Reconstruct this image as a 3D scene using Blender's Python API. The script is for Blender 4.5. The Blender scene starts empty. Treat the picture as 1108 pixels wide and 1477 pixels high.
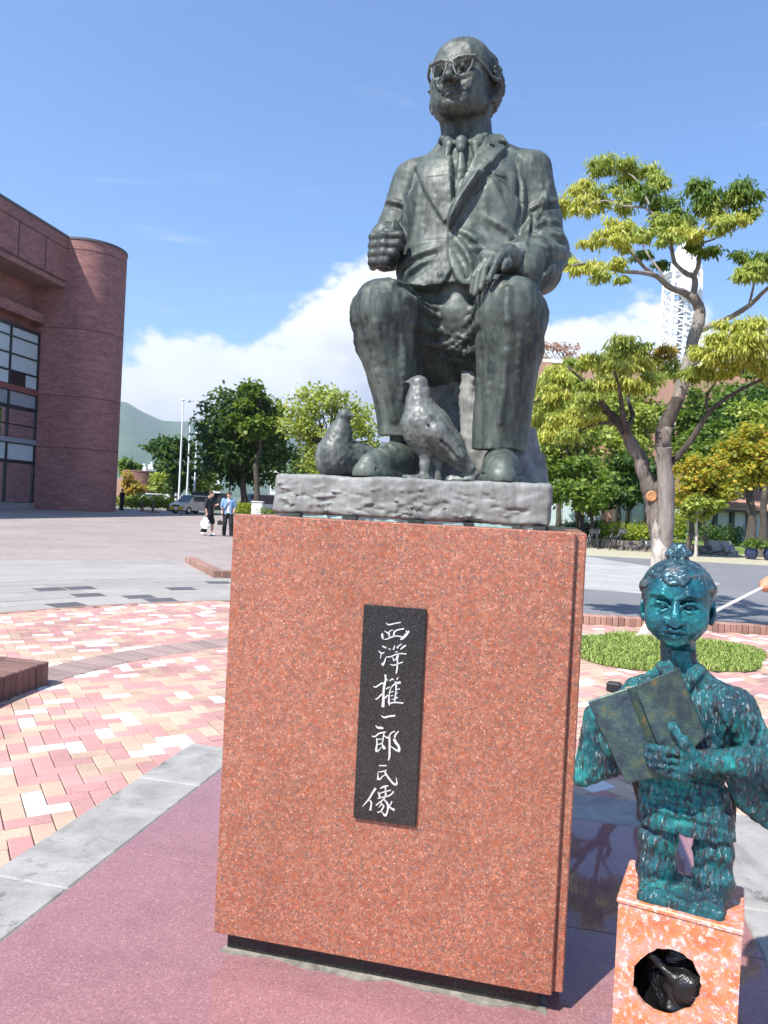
import bpy, bmesh, math, random
import numpy as np
from mathutils import Vector, Matrix
random.seed(7); np.random.seed(7)
S = bpy.context.scene
COL = S.collection
R = math.radians

# ------------------------------------------------------------------ camera
FPX, W0, H0 = 1067.0, 1108.0, 1477.0          # focal length in photo pixels, photo size
ROLL, PITCH, EYE = 0.05, -0.0105, 1.5
_f = Vector((0, math.cos(PITCH), math.sin(PITCH)))
_u0 = Vector((0, -math.sin(PITCH), math.cos(PITCH)))
_r = Vector((1, 0, 0))
CU = math.cos(ROLL) * _r + math.sin(ROLL) * _u0
CV = math.cos(ROLL) * _u0 - math.sin(ROLL) * _r
CAM = Vector((0, 0, EYE))
cd = bpy.data.cameras.new('camera')
cam = bpy.data.objects.new('camera', cd)
COL.objects.link(cam)
cd.sensor_fit = 'VERTICAL'
cd.sensor_height = 36.0
cd.lens = FPX / H0 * 36.0
cd.clip_start = 0.05
cd.clip_end = 30000
cam.matrix_world = Matrix(((CU.x, CV.x, -_f.x, 0), (CU.y, CV.y, -_f.y, 0), (CU.z, CV.z, -_f.z, EYE), (0, 0, 0, 1)))
S.camera = cam

def ray(x, y):
    return _f + (x - W0 / 2) / FPX * CU + (H0 / 2 - y) / FPX * CV
def atY(x, y, Y):                              # the point at distance Y in front of the camera
    d = ray(x, y)
    return CAM + d * (Y / d.y)
def atZ(x, y, z):                              # the point at height z
    d = ray(x, y)
    return CAM + d * ((z - EYE) / d.z)

# ------------------------------------------------------------------ world: sky with a cloud bank
SUN_EL, SUN_AZ = R(52), R(43)                  # the light travels forward and to the right
SD = Vector((math.sin(SUN_AZ) * math.cos(SUN_EL), math.cos(SUN_AZ) * math.cos(SUN_EL), -math.sin(SUN_EL)))
SKY_STRENGTH, SUN_STRENGTH, EXPOSURE = 0.076, 5.0, 0.93

class NT:
    """a small helper to write node trees"""
    def __init__(self, tree):
        self.t = tree
        self.n = tree.nodes
        self.l = tree.links
    def new(self, kind, **kw):
        nd = self.n.new(kind)
        for k, v in kw.items():
            setattr(nd, k, v)
        return nd
    def put(self, sock, v):
        if v is None:
            return
        if isinstance(v, bpy.types.NodeSocket):
            self.l.new(v, sock)
        else:
            if hasattr(sock, 'default_value'):
                try:
                    sock.default_value = v
                except Exception:
                    sock.default_value = (v[0], v[1], v[2], 1.0) if len(v) == 3 else v
    def math(self, op, a, b=None, c=None, clamp=False):
        nd = self.new('ShaderNodeMath', operation=op)
        nd.use_clamp = clamp
        self.put(nd.inputs[0], a); self.put(nd.inputs[1], b); self.put(nd.inputs[2], c)
        return nd.outputs[0]
    def mix(self, f, a, b, blend='MIX'):
        nd = self.new('ShaderNodeMix', data_type='RGBA', blend_type=blend)
        self.put(nd.inputs[0], f)
        for s, v in ((nd.inputs[6], a), (nd.inputs[7], b)):
            if isinstance(v, tuple) and len(v) == 3:
                v = v + (1.0,)
            self.put(s, v)
        return nd.outputs[2]
    def noise(self, vec, scale, detail=3, rough=0.55, dist=0.0, out=0):
        nd = self.new('ShaderNodeTexNoise')
        self.put(nd.inputs['Vector'], vec)
        nd.inputs['Scale'].default_value = scale
        nd.inputs['Detail'].default_value = detail
        nd.inputs['Roughness'].default_value = rough
        nd.inputs['Distortion'].default_value = dist
        return nd.outputs[out]
    def voro(self, vec, scale, out='Color', feature='F1', rand=1.0):
        nd = self.new('ShaderNodeTexVoronoi', feature=feature)
        self.put(nd.inputs['Vector'], vec)
        nd.inputs['Scale'].default_value = scale
        nd.inputs['Randomness'].default_value = rand
        return nd.outputs[out]
    def ramp(self, f, stops, interp='LINEAR'):
        nd = self.new('ShaderNodeValToRGB')
        cr = nd.color_ramp
        cr.interpolation = interp
        while len(cr.elements) > 1:
            cr.elements.remove(cr.elements[-1])
        cr.elements[0].position = stops[0][0]
        c = stops[0][1]
        cr.elements[0].color = (c[0], c[1], c[2], 1) if isinstance(c, tuple) else (c, c, c, 1)
        for p, c in stops[1:]:
            e = cr.elements.new(p)
            e.color = (c[0], c[1], c[2], 1) if isinstance(c, tuple) else (c, c, c, 1)
        self.put(nd.inputs[0], f)
        return nd.outputs[0]
    def maprange(self, v, a, b, c=0.0, d=1.0, smooth=False):
        nd = self.new('ShaderNodeMapRange')
        nd.interpolation_type = 'SMOOTHSTEP' if smooth else 'LINEAR'
        for i, q in enumerate((v, a, b, c, d)):
            self.put(nd.inputs[i], q)
        return nd.outputs[0]
    def scale(self, vec, s):
        nd = self.new('ShaderNodeMapping')
        self.put(nd.inputs['Vector'], vec)
        nd.inputs['Scale'].default_value = s
        return nd.outputs[0]

wd = bpy.data.worlds.new('World')
S.world = wd
wd.use_nodes = True
k = NT(wd.node_tree)
k.n.clear()
sky = k.new('ShaderNodeTexSky', sky_type='NISHITA')
sky.sun_disc = False
sky.sun_elevation = SUN_EL
sky.sun_rotation = math.atan2(-SD.x, -SD.y)
sky.altitude = 400
sky.air_density = 1.0
sky.dust_density = 0.7
sky.ozone_density = 1.6
tc = k.new('ShaderNodeTexCoord')
sp = k.new('ShaderNodeSeparateXYZ')
k.l.new(tc.outputs['Generated'], sp.inputs[0])
az = k.math('ARCTAN2', sp.outputs[0], sp.outputs[1])
el = k.math('ARCSINE', sp.outputs[2])
# top of the cloud bank over azimuth: (pixel x, pixel y) of the photograph turned into angles
def dirang(x, y):
    d = ray(x, y).normalized()
    return math.atan2(d.x, d.y), math.asin(d.z)
bank = [dirang(*q) for q in ((-120, 520), (120, 520), (185, 500), (235, 478), (275, 474), (325, 490), (350, 487), (400, 468), (425, 455),
        (450, 425), (480, 403), (530, 385), (600, 375), (680, 410), (780, 462), (850, 450), (930, 436), (1010, 440), (1060, 452), (1180, 440))]
cv = k.new('ShaderNodeFloatCurve')
cvm = cv.mapping.curves[0]
pts = [(-math.pi, .10), (-2.3, .13), (-1.6, .09), (-1.0, .15)] + bank + [(1.0, .16), (1.6, .11), (2.4, .13), (math.pi, .10)]
while len(cvm.points) > 2:
    cvm.points.remove(cvm.points[1])
for i, (a, e) in enumerate(pts):
    ax, ey = (a + math.pi) / (2 * math.pi), e
    if i == 0:
        cvm.points[0].location = (0, ey)
    elif i == len(pts) - 1:
        cvm.points[-1].location = (1, ey)
    else:
        cvm.points.new(ax, ey)
cv.mapping.update()
k.put(cv.inputs['Value'], k.maprange(az, -math.pi, math.pi))
n1 = k.noise(k.scale(tc.outputs['Generated'], (1, 1, 1.5)), 11, 9, .6)
n2 = k.noise(k.scale(tc.outputs['Generated'], (1, 1, 2.0)), 3.4, 6, .6)
edge = k.math('ADD', cv.outputs[0], k.math('MULTIPLY', k.math('SUBTRACT', n1, .5), .15))
d = k.math('SUBTRACT', edge, el)
mask = k.maprange(d, -0.004, 0.022, smooth=True)
thin = k.maprange(n2, .30, .52)                                      # the bank thins out in places
mask = k.math('MULTIPLY', mask, k.math('ADD', .72, k.math('MULTIPLY', thin, .28)))
wisp = k.noise(k.scale(tc.outputs['Generated'], (1.2, 1.2, 7)), 3.2, 7, .62, .6)
wm = k.math('MULTIPLY', k.maprange(wisp, .60, .84, smooth=True), k.maprange(el, .62, .1, 0, .55))
mask = k.math('MAXIMUM', mask, wm)
# sun-lit tops, lilac grey lower down
lo = k.maprange(k.math('ADD', d, k.math('MULTIPLY', k.math('SUBTRACT', n1, .5), .16)), .05, .22, smooth=True)
ccol = k.mix(lo, (9.0, 9.1, 9.2, 1), (5.0, 5.4, 6.3, 1))
out = k.mix(mask, k.mix(1.0, sky.outputs[0], (1.08, 1.44, 1.80, 1), 'MULTIPLY'), ccol)
bg = k.new('ShaderNodeBackground')
bg.inputs[1].default_value = SKY_STRENGTH
k.l.new(out, bg.inputs[0])
wo = k.new('ShaderNodeOutputWorld')
k.l.new(bg.outputs[0], wo.inputs[0])

sl = bpy.data.lights.new('sun', 'SUN')
sl.energy = SUN_STRENGTH
sl.angle = R(.53)
sl.color = (1.0, .95, .87)
so = bpy.data.objects.new('sun', sl)
COL.objects.link(so)
so.rotation_mode = 'QUATERNION'
so.rotation_quaternion = SD.to_track_quat('-Z', 'Y')
so.location = (-20, -20, 30)

vs = S.view_settings
vs.view_transform = 'Standard'
vs.look = 'None'
vs.exposure = EXPOSURE
vs.gamma = 1
vs.use_curve_mapping = False
S.render.engine = 'CYCLES'
S.cycles.max_bounces = 6
S.cycles.diffuse_bounces = 3
S.cycles.glossy_bounces = 3
S.cycles.transparent_max_bounces = 6
S.cycles.caustics_reflective = False
S.cycles.caustics_refractive = False
S.cycles.use_denoising = True

# ------------------------------------------------------------------ materials
def pmat(name, fn, rough=.6, metal=0.0, spec=.5):
    """a procedural material; fn(k, position) gives colour (and optionally roughness, bump height and bump distance)"""
    m = bpy.data.materials.new(name)
    m.use_nodes = True
    k = NT(m.node_tree)
    k.n.clear()
    b = k.new('ShaderNodeBsdfPrincipled')
    o = k.new('ShaderNodeOutputMaterial')
    k.l.new(b.outputs[0], o.inputs[0])
    b.inputs['Roughness'].default_value = rough
    b.inputs['Metallic'].default_value = metal
    b.inputs['Specular IOR Level'].default_value = spec
    t = k.new('ShaderNodeTexCoord')
    r = fn(k, t.outputs['Object'], b) if fn else None
    if r is not None:
        if not isinstance(r, tuple) or len(r) in (3, 4) and isinstance(r[0], (int, float)):
            r = (r,)
        c = r[0]
        if isinstance(c, tuple) and len(c) == 3:
            c = c + (1.0,)
        k.put(b.inputs['Base Color'], c)
        if len(r) > 1 and r[1] is not None:
            k.put(b.inputs['Roughness'], r[1])
        if len(r) > 2 and r[2] is not None:
            bp = k.new('ShaderNodeBump')
            bp.inputs['Strength'].default_value = 1.0
            bp.inputs['Distance'].default_value = r[3]
            k.put(bp.inputs['Height'], r[2])
            k.l.new(bp.outputs[0], b.inputs['Normal'])
    return m

def speck(c, amt=.12, scale=40, rough=None, bump=0.0):
    """plain colour with a fine uneven tone"""
    def fn(k, p, b):
        n = k.noise(p, scale, 4, .6)
        n2 = k.noise(p, scale * .13, 3, .6)
        f = k.math('ADD', k.math('MULTIPLY', n, .6), k.math('MULTIPLY', n2, .4))
        lo = tuple(x * (1 - 2 * amt) for x in c)
        hi = tuple(min(1, x * (1 + 2 * amt)) for x in c)
        col = k.ramp(f, [(.3, lo), (.7, hi)])
        if bump:
            return (col, rough, n, bump)
        return (col, rough)
    return fn

def objrand(k):
    return k.new('ShaderNodeObjectInfo').outputs['Random']

def brickish(c, var=.14, scale=60, worn=None):
    """fired clay: each brick object its own tone, plus grain and grime"""
    def fn(k, p, b):
        n = k.noise(p, scale, 5, .65)
        g = k.new('ShaderNodeNewGeometry')
        n2 = k.noise(g.outputs['Position'], 1.3, 4, .6)
        tone = k.maprange(objrand(k), 0, 1, 1 - var, 1 + var)
        col = k.mix(k.maprange(n, .35, .75), c, tuple(x * .78 for x in c))
        col = k.mix(1.0, col, k.ramp(n2, [(.34, .76), (.5, .96), (.66, 1.06)]), 'MULTIPLY')
        hs = k.new('ShaderNodeHueSaturation')
        k.put(hs.inputs['Value'], tone)
        k.put(hs.inputs['Color'], col)
        return (hs.outputs[0], None, n, .002)
    return fn

def granite(c1, c2, c3, grain, rough, white=.12):
    """polished granite: coloured feldspar grains, pale crystals and dark mica"""
    def fn(k, p, b):
        q = k.new('ShaderNodeVectorMath', operation='ADD')
        k.put(q.inputs[0], p)
        nv = k.new('ShaderNodeVectorMath', operation='SCALE')
        k.put(nv.inputs[0], k.noise(p, grain * .8, 2, .5, out=1))
        nv.inputs['Scale'].default_value = .9 / grain
        k.l.new(nv.outputs[0], q.inputs[1])
        v = q.outputs[0]
        cell = k.new('ShaderNodeSeparateColor')
        k.put(cell.inputs[0], k.voro(v, grain))
        cell2 = k.new('ShaderNodeSeparateColor')
        k.put(cell2.inputs[0], k.voro(v, grain * 2.1))
        col = k.mix(k.maprange(cell.outputs[0], 0, 1), c1, c2)
        big = k.noise(p, grain * .12, 4, .6)
        col = k.mix(k.maprange(big, .3, .7, 0, .35), col, tuple(x * .8 for x in c1))
        col = k.mix(k.math('LESS_THAN', cell2.outputs[1], white), col, tuple(min(1, x * 1.2 + .035) for x in c2))
        dark = k.math('LESS_THAN', k.voro(v, grain * 1.4, 'Distance', 'DISTANCE_TO_EDGE'), .05)
        dark = k.math('MULTIPLY', dark, k.math('GREATER_THAN', k.noise(p, grain * .55, 3, .6), .46))
        col = k.mix(dark, col, c3)
        col = k.mix(k.math('LESS_THAN', cell2.outputs[2], .13), col, tuple(x * 1.5 for x in c3))
        drip = k.noise(k.scale(p, (1, 1, .07)), 7, 5, .65)
        film = k.noise(p, 2.3, 5, .65)
        col = k.mix(1.0, col, k.ramp(k.math('ADD', k.math('MULTIPLY', drip, .5), k.math('MULTIPLY', film, .5)), [(.32, .84), (.5, 1.0), (.68, 1.05)]), 'MULTIPLY')
        return (col, k.maprange(film, .3, .7, rough * .6, rough * 1.7))
    return fn

def bronze(dark, lite, teal, streak=18, rough=.5, bump=.0012):
    """weathered bronze: patina running down in streaks"""
    def fn(k, p, b):
        s = k.noise(k.scale(p, (1, 1, .16)), streak, 6, .62)
        n = k.noise(p, 9, 5, .6)
        f = k.noise(p, 70, 4, .65)
        s2 = k.noise(k.scale(p, (1, 1, .3)), streak * 4.5, 5, .7)
        s = k.math('ADD', k.math('MULTIPLY', s, .68), k.math('MULTIPLY', s2, .32))
        col = k.mix(k.maprange(s, .40, .62), dark, lite)
        col = k.mix(k.maprange(n, .46, .74, 0, .6), col, teal)
        col = k.mix(k.maprange(f, .55, .8, 0, .4), col, tuple(x * .5 for x in dark))
        h = k.math('ADD', k.math('MULTIPLY', f, .35), k.math('MULTIPLY', n, .65))
        return (col, k.maprange(s, .3, .7, rough + .12, rough - .1), h, bump)
    return fn

M = {}
M['bronze'] = pmat('bronze', bronze((.020, .028, .025), (.128, .147, .127), (.042, .068, .058), 13, rough=.52), metal=.08, spec=.38)
M['bronze_dark'] = pmat('bronze_dark', bronze((.018, .024, .022), (.065, .078, .070), (.032, .045, .040), rough=.5), metal=.1, spec=.4)
M['bronze_pale'] = pmat('bronze_pale', bronze((.13, .134, .128), (.255, .26, .248), (.175, .19, .178), 12, .62, .003), metal=0, spec=.35)
M['bronze_mid'] = pmat('bronze_mid', bronze((.050, .058, .054), (.165, .178, .165), (.078, .096, .088), 22, .48, .0015), metal=.1, spec=.45)
M['verdigris'] = pmat('verdigris', speck((.28, .42, .40), .2, 40), .7)

# ------------------------------------------------------------------ objects, parts, groups
def wmat(o):
    m = o.matrix_basis.copy()
    if o.parent:
        m = wmat(o.parent) @ o.matrix_parent_inverse @ m
    return m
def adopt(o, parent):                          # meshes are written in world coordinates and stay put
    o.parent = parent
    o.matrix_parent_inverse = wmat(parent).inverted()
def tag(o, label=None, cat=None, group=None, kind=None):
    if label: o['label'] = label
    if cat: o['category'] = cat
    if group: o['group'] = group
    if kind: o['kind'] = kind
    return o
def thing(name, label, cat, loc=(0, 0, 0), group=None, rz=0.0):
    o = bpy.data.objects.new(name, None)
    COL.objects.link(o)
    o.location = loc
    o.rotation_euler = (0, 0, rz)
    o.empty_display_size = .1
    return tag(o, label, cat, group)
def link(name, me, parent=None, mats=None, smooth=False):
    if mats is not None:
        for m in (mats if isinstance(mats, (list, tuple)) else [mats]):
            me.materials.append(m)
    if smooth:
        me.polygons.foreach_set('use_smooth', np.ones(len(me.polygons), dtype=bool))
    o = bpy.data.objects.new(name, me)
    COL.objects.link(o)
    if parent is not None:
        adopt(o, parent)
    return o
def kids(o):
    return [c for c in o.children]
def clone(o, parent=None):
    c = o.copy()
    COL.objects.link(c)
    if parent is not None:
        c.parent = parent
    for ch in kids(o):
        clone(ch, c)
    return c
def place(o, x, y, z=0.0, rz=0.0, sc=None):
    o.location = (x, y, z)
    o.rotation_euler = (0, 0, rz)
    if sc:
        o.scale = (sc, sc, sc)
    return o

class MB:
    """collects boxes, tubes and faces into ONE mesh"""
    def __init__(self):
        self.v, self.f, self.mi = [], [], []
    def faces(self, vs, fs, mi=0):
        b = len(self.v)
        self.v.extend([tuple(p) for p in vs])
        for f in fs:
            self.f.append(tuple(b + i for i in f))
            self.mi.append(mi)
        return self
    def box(self, c, h, ax=None, mi=0, taper=1.0):
        """c centre, h half sizes, ax optional 3 axes"""
        c = Vector(c)
        X, Y, Z = ax if ax else (Vector((1, 0, 0)), Vector((0, 1, 0)), Vector((0, 0, 1)))
        vs = []
        for dz in (-1, 1):
            t = taper if dz > 0 else 1
            for dx, dy in ((-1, -1), (1, -1), (1, 1), (-1, 1)):
                vs.append(c + X * (dx * h[0] * t) + Y * (dy * h[1] * t) + Z * (dz * h[2]))
        return self.faces(vs, [(3, 2, 1, 0), (4, 5, 6, 7), (0, 1, 5, 4), (1, 2, 6, 5), (2, 3, 7, 6), (3, 0, 4, 7)], mi)
    def bbox(self, c, h, ax=None, mi=0, b=.01):
        """box with chamfered edges"""
        c = Vector(c)
        X, Y, Z = ax if ax else (Vector((1, 0, 0)), Vector((0, 1, 0)), Vector((0, 0, 1)))
        vs = []
        for z, ins in ((-h[2], b), (-h[2] + b, 0), (h[2] - b, 0), (h[2], b)):
            for dx, dy in ((-1, -1), (1, -1), (1, 1), (-1, 1)):
                for q in ((1, 0), (0, 1)) if dx * dy < 0 else ((0, 1), (1, 0)):
                    px, py = h[0] - ins, h[1] - ins
                    vs.append(c + X * (dx * (px - q[0] * b)) + Y * (dy * (py - q[1] * b)) + Z * z)
        fs = [tuple(reversed(range(8))), tuple(range(24, 32))]
        for r in range(3):
            for i in range(8):
                j = (i + 1) % 8
                fs.append((r * 8 + i, r * 8 + j, r * 8 + 8 + j, r * 8 + 8 + i))
        return self.faces(vs, fs, mi)
    def tube(self, pts, rad, n=8, mi=0, cap=True):
        pts = [Vector(p) for p in pts]
        if not isinstance(rad, (list, tuple)):
            rad = [rad] * len(pts)
        vs, fs = [], []
        a = None
        for i, p in enumerate(pts):
            t = (pts[min(i + 1, len(pts) - 1)] - pts[max(i - 1, 0)])
            t = t.normalized() if t.length > 1e-9 else Vector((0, 0, 1))
            if a is None:
                a = t.orthogonal().normalized()
            else:
                a = (a - t * a.dot(t))
                a = a.normalized() if a.length > 1e-6 else t.orthogonal().normalized()
            bb = t.cross(a)
            for j in range(n):
                th = 2 * math.pi * j / n
                vs.append(p + (a * math.cos(th) + bb * math.sin(th)) * rad[i])
        for i in range(len(pts) - 1):
            for j in range(n):
                j2 = (j + 1) % n
                fs.append((i * n + j, i * n + j2, (i + 1) * n + j2, (i + 1) * n + j))
        if cap:
            fs.append(tuple(reversed(range(n))))
            fs.append(tuple(range((len(pts) - 1) * n, len(pts) * n)))
        return self.faces(vs, fs, mi)
    def lathe(self, c, prof, n=24, mi=0, ax=None):
        c = Vector(c)
        X, Y, Z = ax if ax else (Vector((1, 0, 0)), Vector((0, 1, 0)), Vector((0, 0, 1)))
        vs, fs = [], []
        for r, z in prof:
            for j in range(n):
                th = 2 * math.pi * j / n
                vs.append(c + X * (r * math.cos(th)) + Y * (r * math.sin(th)) + Z * z)
        for i in range(len(prof) - 1):
            for j in range(n):
                j2 = (j + 1) % n
                fs.append((i * n + j, i * n + j2, (i + 1) * n + j2, (i + 1) * n + j))
        fs.append(tuple(reversed(range(n))))
        fs.append(tuple(range((len(prof) - 1) * n, len(prof) * n)))
        return self.faces(vs, fs, mi)
    def prism(self, poly, z0, z1, mi=0):
        """vertical prism over a counter-clockwise polygon"""
        n = len(poly)
        vs = [(p[0], p[1], z0) for p in poly] + [(p[0], p[1], z1) for p in poly]
        fs = [tuple(reversed(range(n))), tuple(range(n, 2 * n))]
        for i in range(n):
            j = (i + 1) % n
            fs.append((i, j, n + j, n + i))
        return self.faces(vs, fs, mi)
    def mesh(self, name='mesh'):
        me = bpy.data.meshes.new(name)
        me.from_pydata(self.v, [], self.f)
        if any(self.mi):
            me.polygons.foreach_set('material_index', self.mi)
        me.update()
        return me
    def build(self, name, mats, parent=None, smooth=False):
        o = link(name, self.mesh(name), parent, mats, smooth)
        if smooth:
            try:
                o.data.set_sharp_from_angle(angle=R(42))
            except Exception:
                pass
        return o

# ------------------------------------------------------------------ sculpting with distance fields
class Clay:
    """a distance field on a grid: soft unions, cuts and raised outlines, turned into one skin by surface nets"""
    def __init__(self, lo, hi, h):
        self.h = h
        self.lo = np.array(lo, float)
        n = np.ceil((np.array(hi) - self.lo) / h).astype(int) + 1
        self.ax = [(self.lo[i] + h * np.arange(n[i])).astype(np.float32) for i in range(3)]
        self.D = np.full(n, 9.0, np.float32)
    def win(self, lo, hi):
        s = []
        for i in range(3):
            a = max(0, int((lo[i] - self.lo[i]) / self.h))
            b = min(self.D.shape[i], int((hi[i] - self.lo[i]) / self.h) + 2)
            s.append(slice(a, max(a, b)))
        X = self.ax[0][s[0]][:, None, None]; Y = self.ax[1][s[1]][None, :, None]; Z = self.ax[2][s[2]][None, None, :]
        return tuple(s), X, Y, Z
    def _mix(self, s, d, k, cut):
        A = self.D[s]
        if cut:
            if k > 0:
                e = np.maximum(k - np.abs(A + d), 0) / k
                self.D[s] = np.maximum(A, -d) + e * e * k * .25
            else:
                self.D[s] = np.maximum(A, -d)
        else:
            if k > 0:
                e = np.maximum(k - np.abs(A - d), 0) / k
                self.D[s] = np.minimum(A, d) - e * e * k * .25
            else:
                self.D[s] = np.minimum(A, d)
    def cap(self, a, b, ra, rb=None, k=.02, cut=False):
        rb = ra if rb is None else rb
        a = np.array(a, np.float32); b = np.array(b, np.float32)
        m = max(ra, rb) + k + 3 * self.h
        s, X, Y, Z = self.win(np.minimum(a, b) - m, np.maximum(a, b) + m)
        v = b - a
        L = max(float(v @ v), 1e-9)
        t = np.clip(((X - a[0]) * v[0] + (Y - a[1]) * v[1] + (Z - a[2]) * v[2]) / L, 0, 1)
        d = np.sqrt((X - a[0] - t * v[0]) ** 2 + (Y - a[1] - t * v[1]) ** 2 + (Z - a[2] - t * v[2]) ** 2) - (ra + (rb - ra) * t)
        self._mix(s, d, k, cut)
    def wedge(self, pts, rad, p=1.5, k=.02):
        """an upright tapering limb with a creased, diamond-like section (pressed trousers)"""
        for i in range(len(pts) - 1):
            a, b = np.array(pts[i], np.float32), np.array(pts[i + 1], np.float32)
            m = max(rad[i], rad[i + 1]) + k + 3 * self.h
            s, X, Y, Z = self.win(np.minimum(a, b) - m, np.maximum(a, b) + m)
            t = np.clip((Z - a[2]) / (b[2] - a[2]), 0, 1)
            cx = a[0] + (b[0] - a[0]) * t; cy = a[1] + (b[1] - a[1]) * t; r = rad[i] + (rad[i + 1] - rad[i]) * t
            d = (np.abs(X - cx) ** p + np.abs(Y - cy) ** p) ** (1 / p) - r
            dz = np.maximum(Z - max(a[2], b[2]), min(a[2], b[2]) - Z)
            self._mix(s, np.maximum(d * .9, dz).astype(np.float32), k, False)
    def chain(self, pts, rad, k=.02, cut=False):
        if not isinstance(rad, (list, tuple)):
            rad = [rad] * len(pts)
        for i in range(len(pts) - 1):
            self.cap(pts[i], pts[i + 1], rad[i], rad[i + 1], k, cut)
    def ell(self, c, r, k=.02, cut=False, rot=None):
        m = max(r) + k + 3 * self.h
        c = np.array(c, np.float32)
        s, X, Y, Z = self.win(c - m, c + m)
        P = [X - c[0], Y - c[1], Z - c[2]]
        if rot is not None:
            Q = np.array(Matrix.Rotation(rot[0], 3, rot[1])).T
            P = [Q[i, 0] * P[0] + Q[i, 1] * P[1] + Q[i, 2] * P[2] for i in range(3)]
        k0 = np.sqrt((P[0] / r[0]) ** 2 + (P[1] / r[1]) ** 2 + (P[2] / r[2]) ** 2)
        k1 = np.sqrt((P[0] / r[0] ** 2) ** 2 + (P[1] / r[1] ** 2) ** 2 + (P[2] / r[2] ** 2) ** 2) + 1e-6
        self._mix(s, k0 * (k0 - 1) / k1, k, cut)
    def box(self, c, h, rad=.01, k=.0, cut=False, ax=None):
        m = float(np.linalg.norm(h)) + k + 3 * self.h
        c = np.array(c, np.float32)
        s, X, Y, Z = self.win(c - m, c + m)
        P = [X - c[0], Y - c[1], Z - c[2]]
        if ax is not None:
            P = [a[0] * P[0] + a[1] * P[1] + a[2] * P[2] for a in ax]
        q = [np.abs(P[i]) - (h[i] - rad) for i in range(3)]
        d = np.sqrt(np.maximum(q[0], 0) ** 2 + np.maximum(q[1], 0) ** 2 + np.maximum(q[2], 0) ** 2) + np.minimum(np.maximum(np.maximum(q[0], q[1]), q[2]), 0) - rad
        self._mix(s, d.astype(np.float32), k, cut)
    def loft(self, secs, k=.02, p=2.4):
        """stacked super-ellipses: (z, cx, cy, a, b)"""
        secs = np.array(secs, float)
        z0, z1 = secs[0, 0], secs[-1, 0]
        m = secs[:, 3:5].max() + .06
        s, X, Y, Z = self.win((secs[:, 1].min() - m, secs[:, 2].min() - m, z0 - .06), (secs[:, 1].max() + m, secs[:, 2].max() + m, z1 + .06))
        zz = np.clip(Z, z0, z1)
        g = [np.interp(zz.ravel(), secs[:, 0], secs[:, i]).astype(np.float32)[None, None, :] for i in range(1, 5)]
        q = (np.abs((X - g[0]) / g[2]) ** p + np.abs((Y - g[1]) / g[3]) ** p) ** (1 / p)
        d = (q - 1) * np.minimum(g[2], g[3])
        dz = np.maximum(z0 - Z, Z - z1)
        self._mix(s, np.maximum(d, dz), k, False)
    def poly2(self, poly, A, B):
        """signed distance to a polygon in a coordinate plane (inside negative)"""
        A, B = np.broadcast_arrays(A, B)
        best = np.full(A.shape, 9.0, np.float32)
        ins = np.zeros(A.shape, bool)
        n = len(poly)
        for i in range(n):
            (x0, y0), (x1, y1) = poly[i], poly[(i + 1) % n]
            vx, vy = x1 - x0, y1 - y0
            t = np.clip(((A - x0) * vx + (B - y0) * vy) / max(vx * vx + vy * vy, 1e-9), 0, 1)
            best = np.minimum(best, np.hypot(A - x0 - t * vx, B - y0 - t * vy))
            c = ((y0 > B) != (y1 > B))
            if y1 != y0:
                ins ^= c & (A < (x1 - x0) * (B - y0) / (y1 - y0) + x0)
        return np.where(ins, -best, best)
    def _at(self, p):
        q = (np.array(p) - self.lo) / self.h
        i = np.clip(np.floor(q).astype(int), 0, np.array(self.D.shape) - 2)
        f = np.clip(q - i, 0, 1)
        c = self.D[i[0]:i[0] + 2, i[1]:i[1] + 2, i[2]:i[2] + 2].astype(float)
        c = c[0] * (1 - f[0]) + c[1] * f[0]
        c = c[0] * (1 - f[1]) + c[1] * f[1]
        return c[0] * (1 - f[2]) + c[1] * f[2]
    def onskin(self, p, depth):
        p = np.array(p, float)
        for _ in range(8):
            v = self._at(p)
            e = self.h * 1.2
            g = np.array([self._at(p + np.eye(3)[i] * e) - self._at(p - np.eye(3)[i] * e) for i in range(3)]) / (2 * e)
            L = np.linalg.norm(g)
            if L < 1e-3 or abs(v) > 1:
                break
            p -= g / L * np.clip(v - depth, -.03, .03)
        return p
    def fold(self, a, b, r, k=.02, rise=.45, cut=False, bow=0.0):
        """a ridge (or crease) that follows the skin between two points"""
        a, b = np.array(a, float), np.array(b, float)
        n = 7
        P = [self.onskin(a + (b - a) * i / (n - 1) + np.array((0, 0, bow * math.sin(math.pi * i / (n - 1)))), -r * (1 - rise) if not cut else r * (1 - rise)) for i in range(n)]
        W = [r * (.45 + .55 * math.sin(math.pi * (i + .6) / (n + .2))) for i in range(n)]
        self.chain([tuple(p) for p in P], W, k, cut)
    def relief(self, poly, amt, ylo, yhi, soft=.004):
        """raise (or sink) the skin inside an outline seen from the front (x, z)"""
        xs = [p[0] for p in poly]; zs = [p[1] for p in poly]
        s, X, Y, Z = self.win((min(xs) - .02, ylo, min(zs) - .02), (max(xs) + .02, yhi, max(zs) + .02))
        q = self.poly2(poly, X[:, :, 0][:, :1], Z[0, 0, :][None, :])
        m = np.clip(.5 - q / (2 * soft), 0, 1).astype(np.float32)[:, None, :]
        self.D[s] -= amt * m
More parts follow.
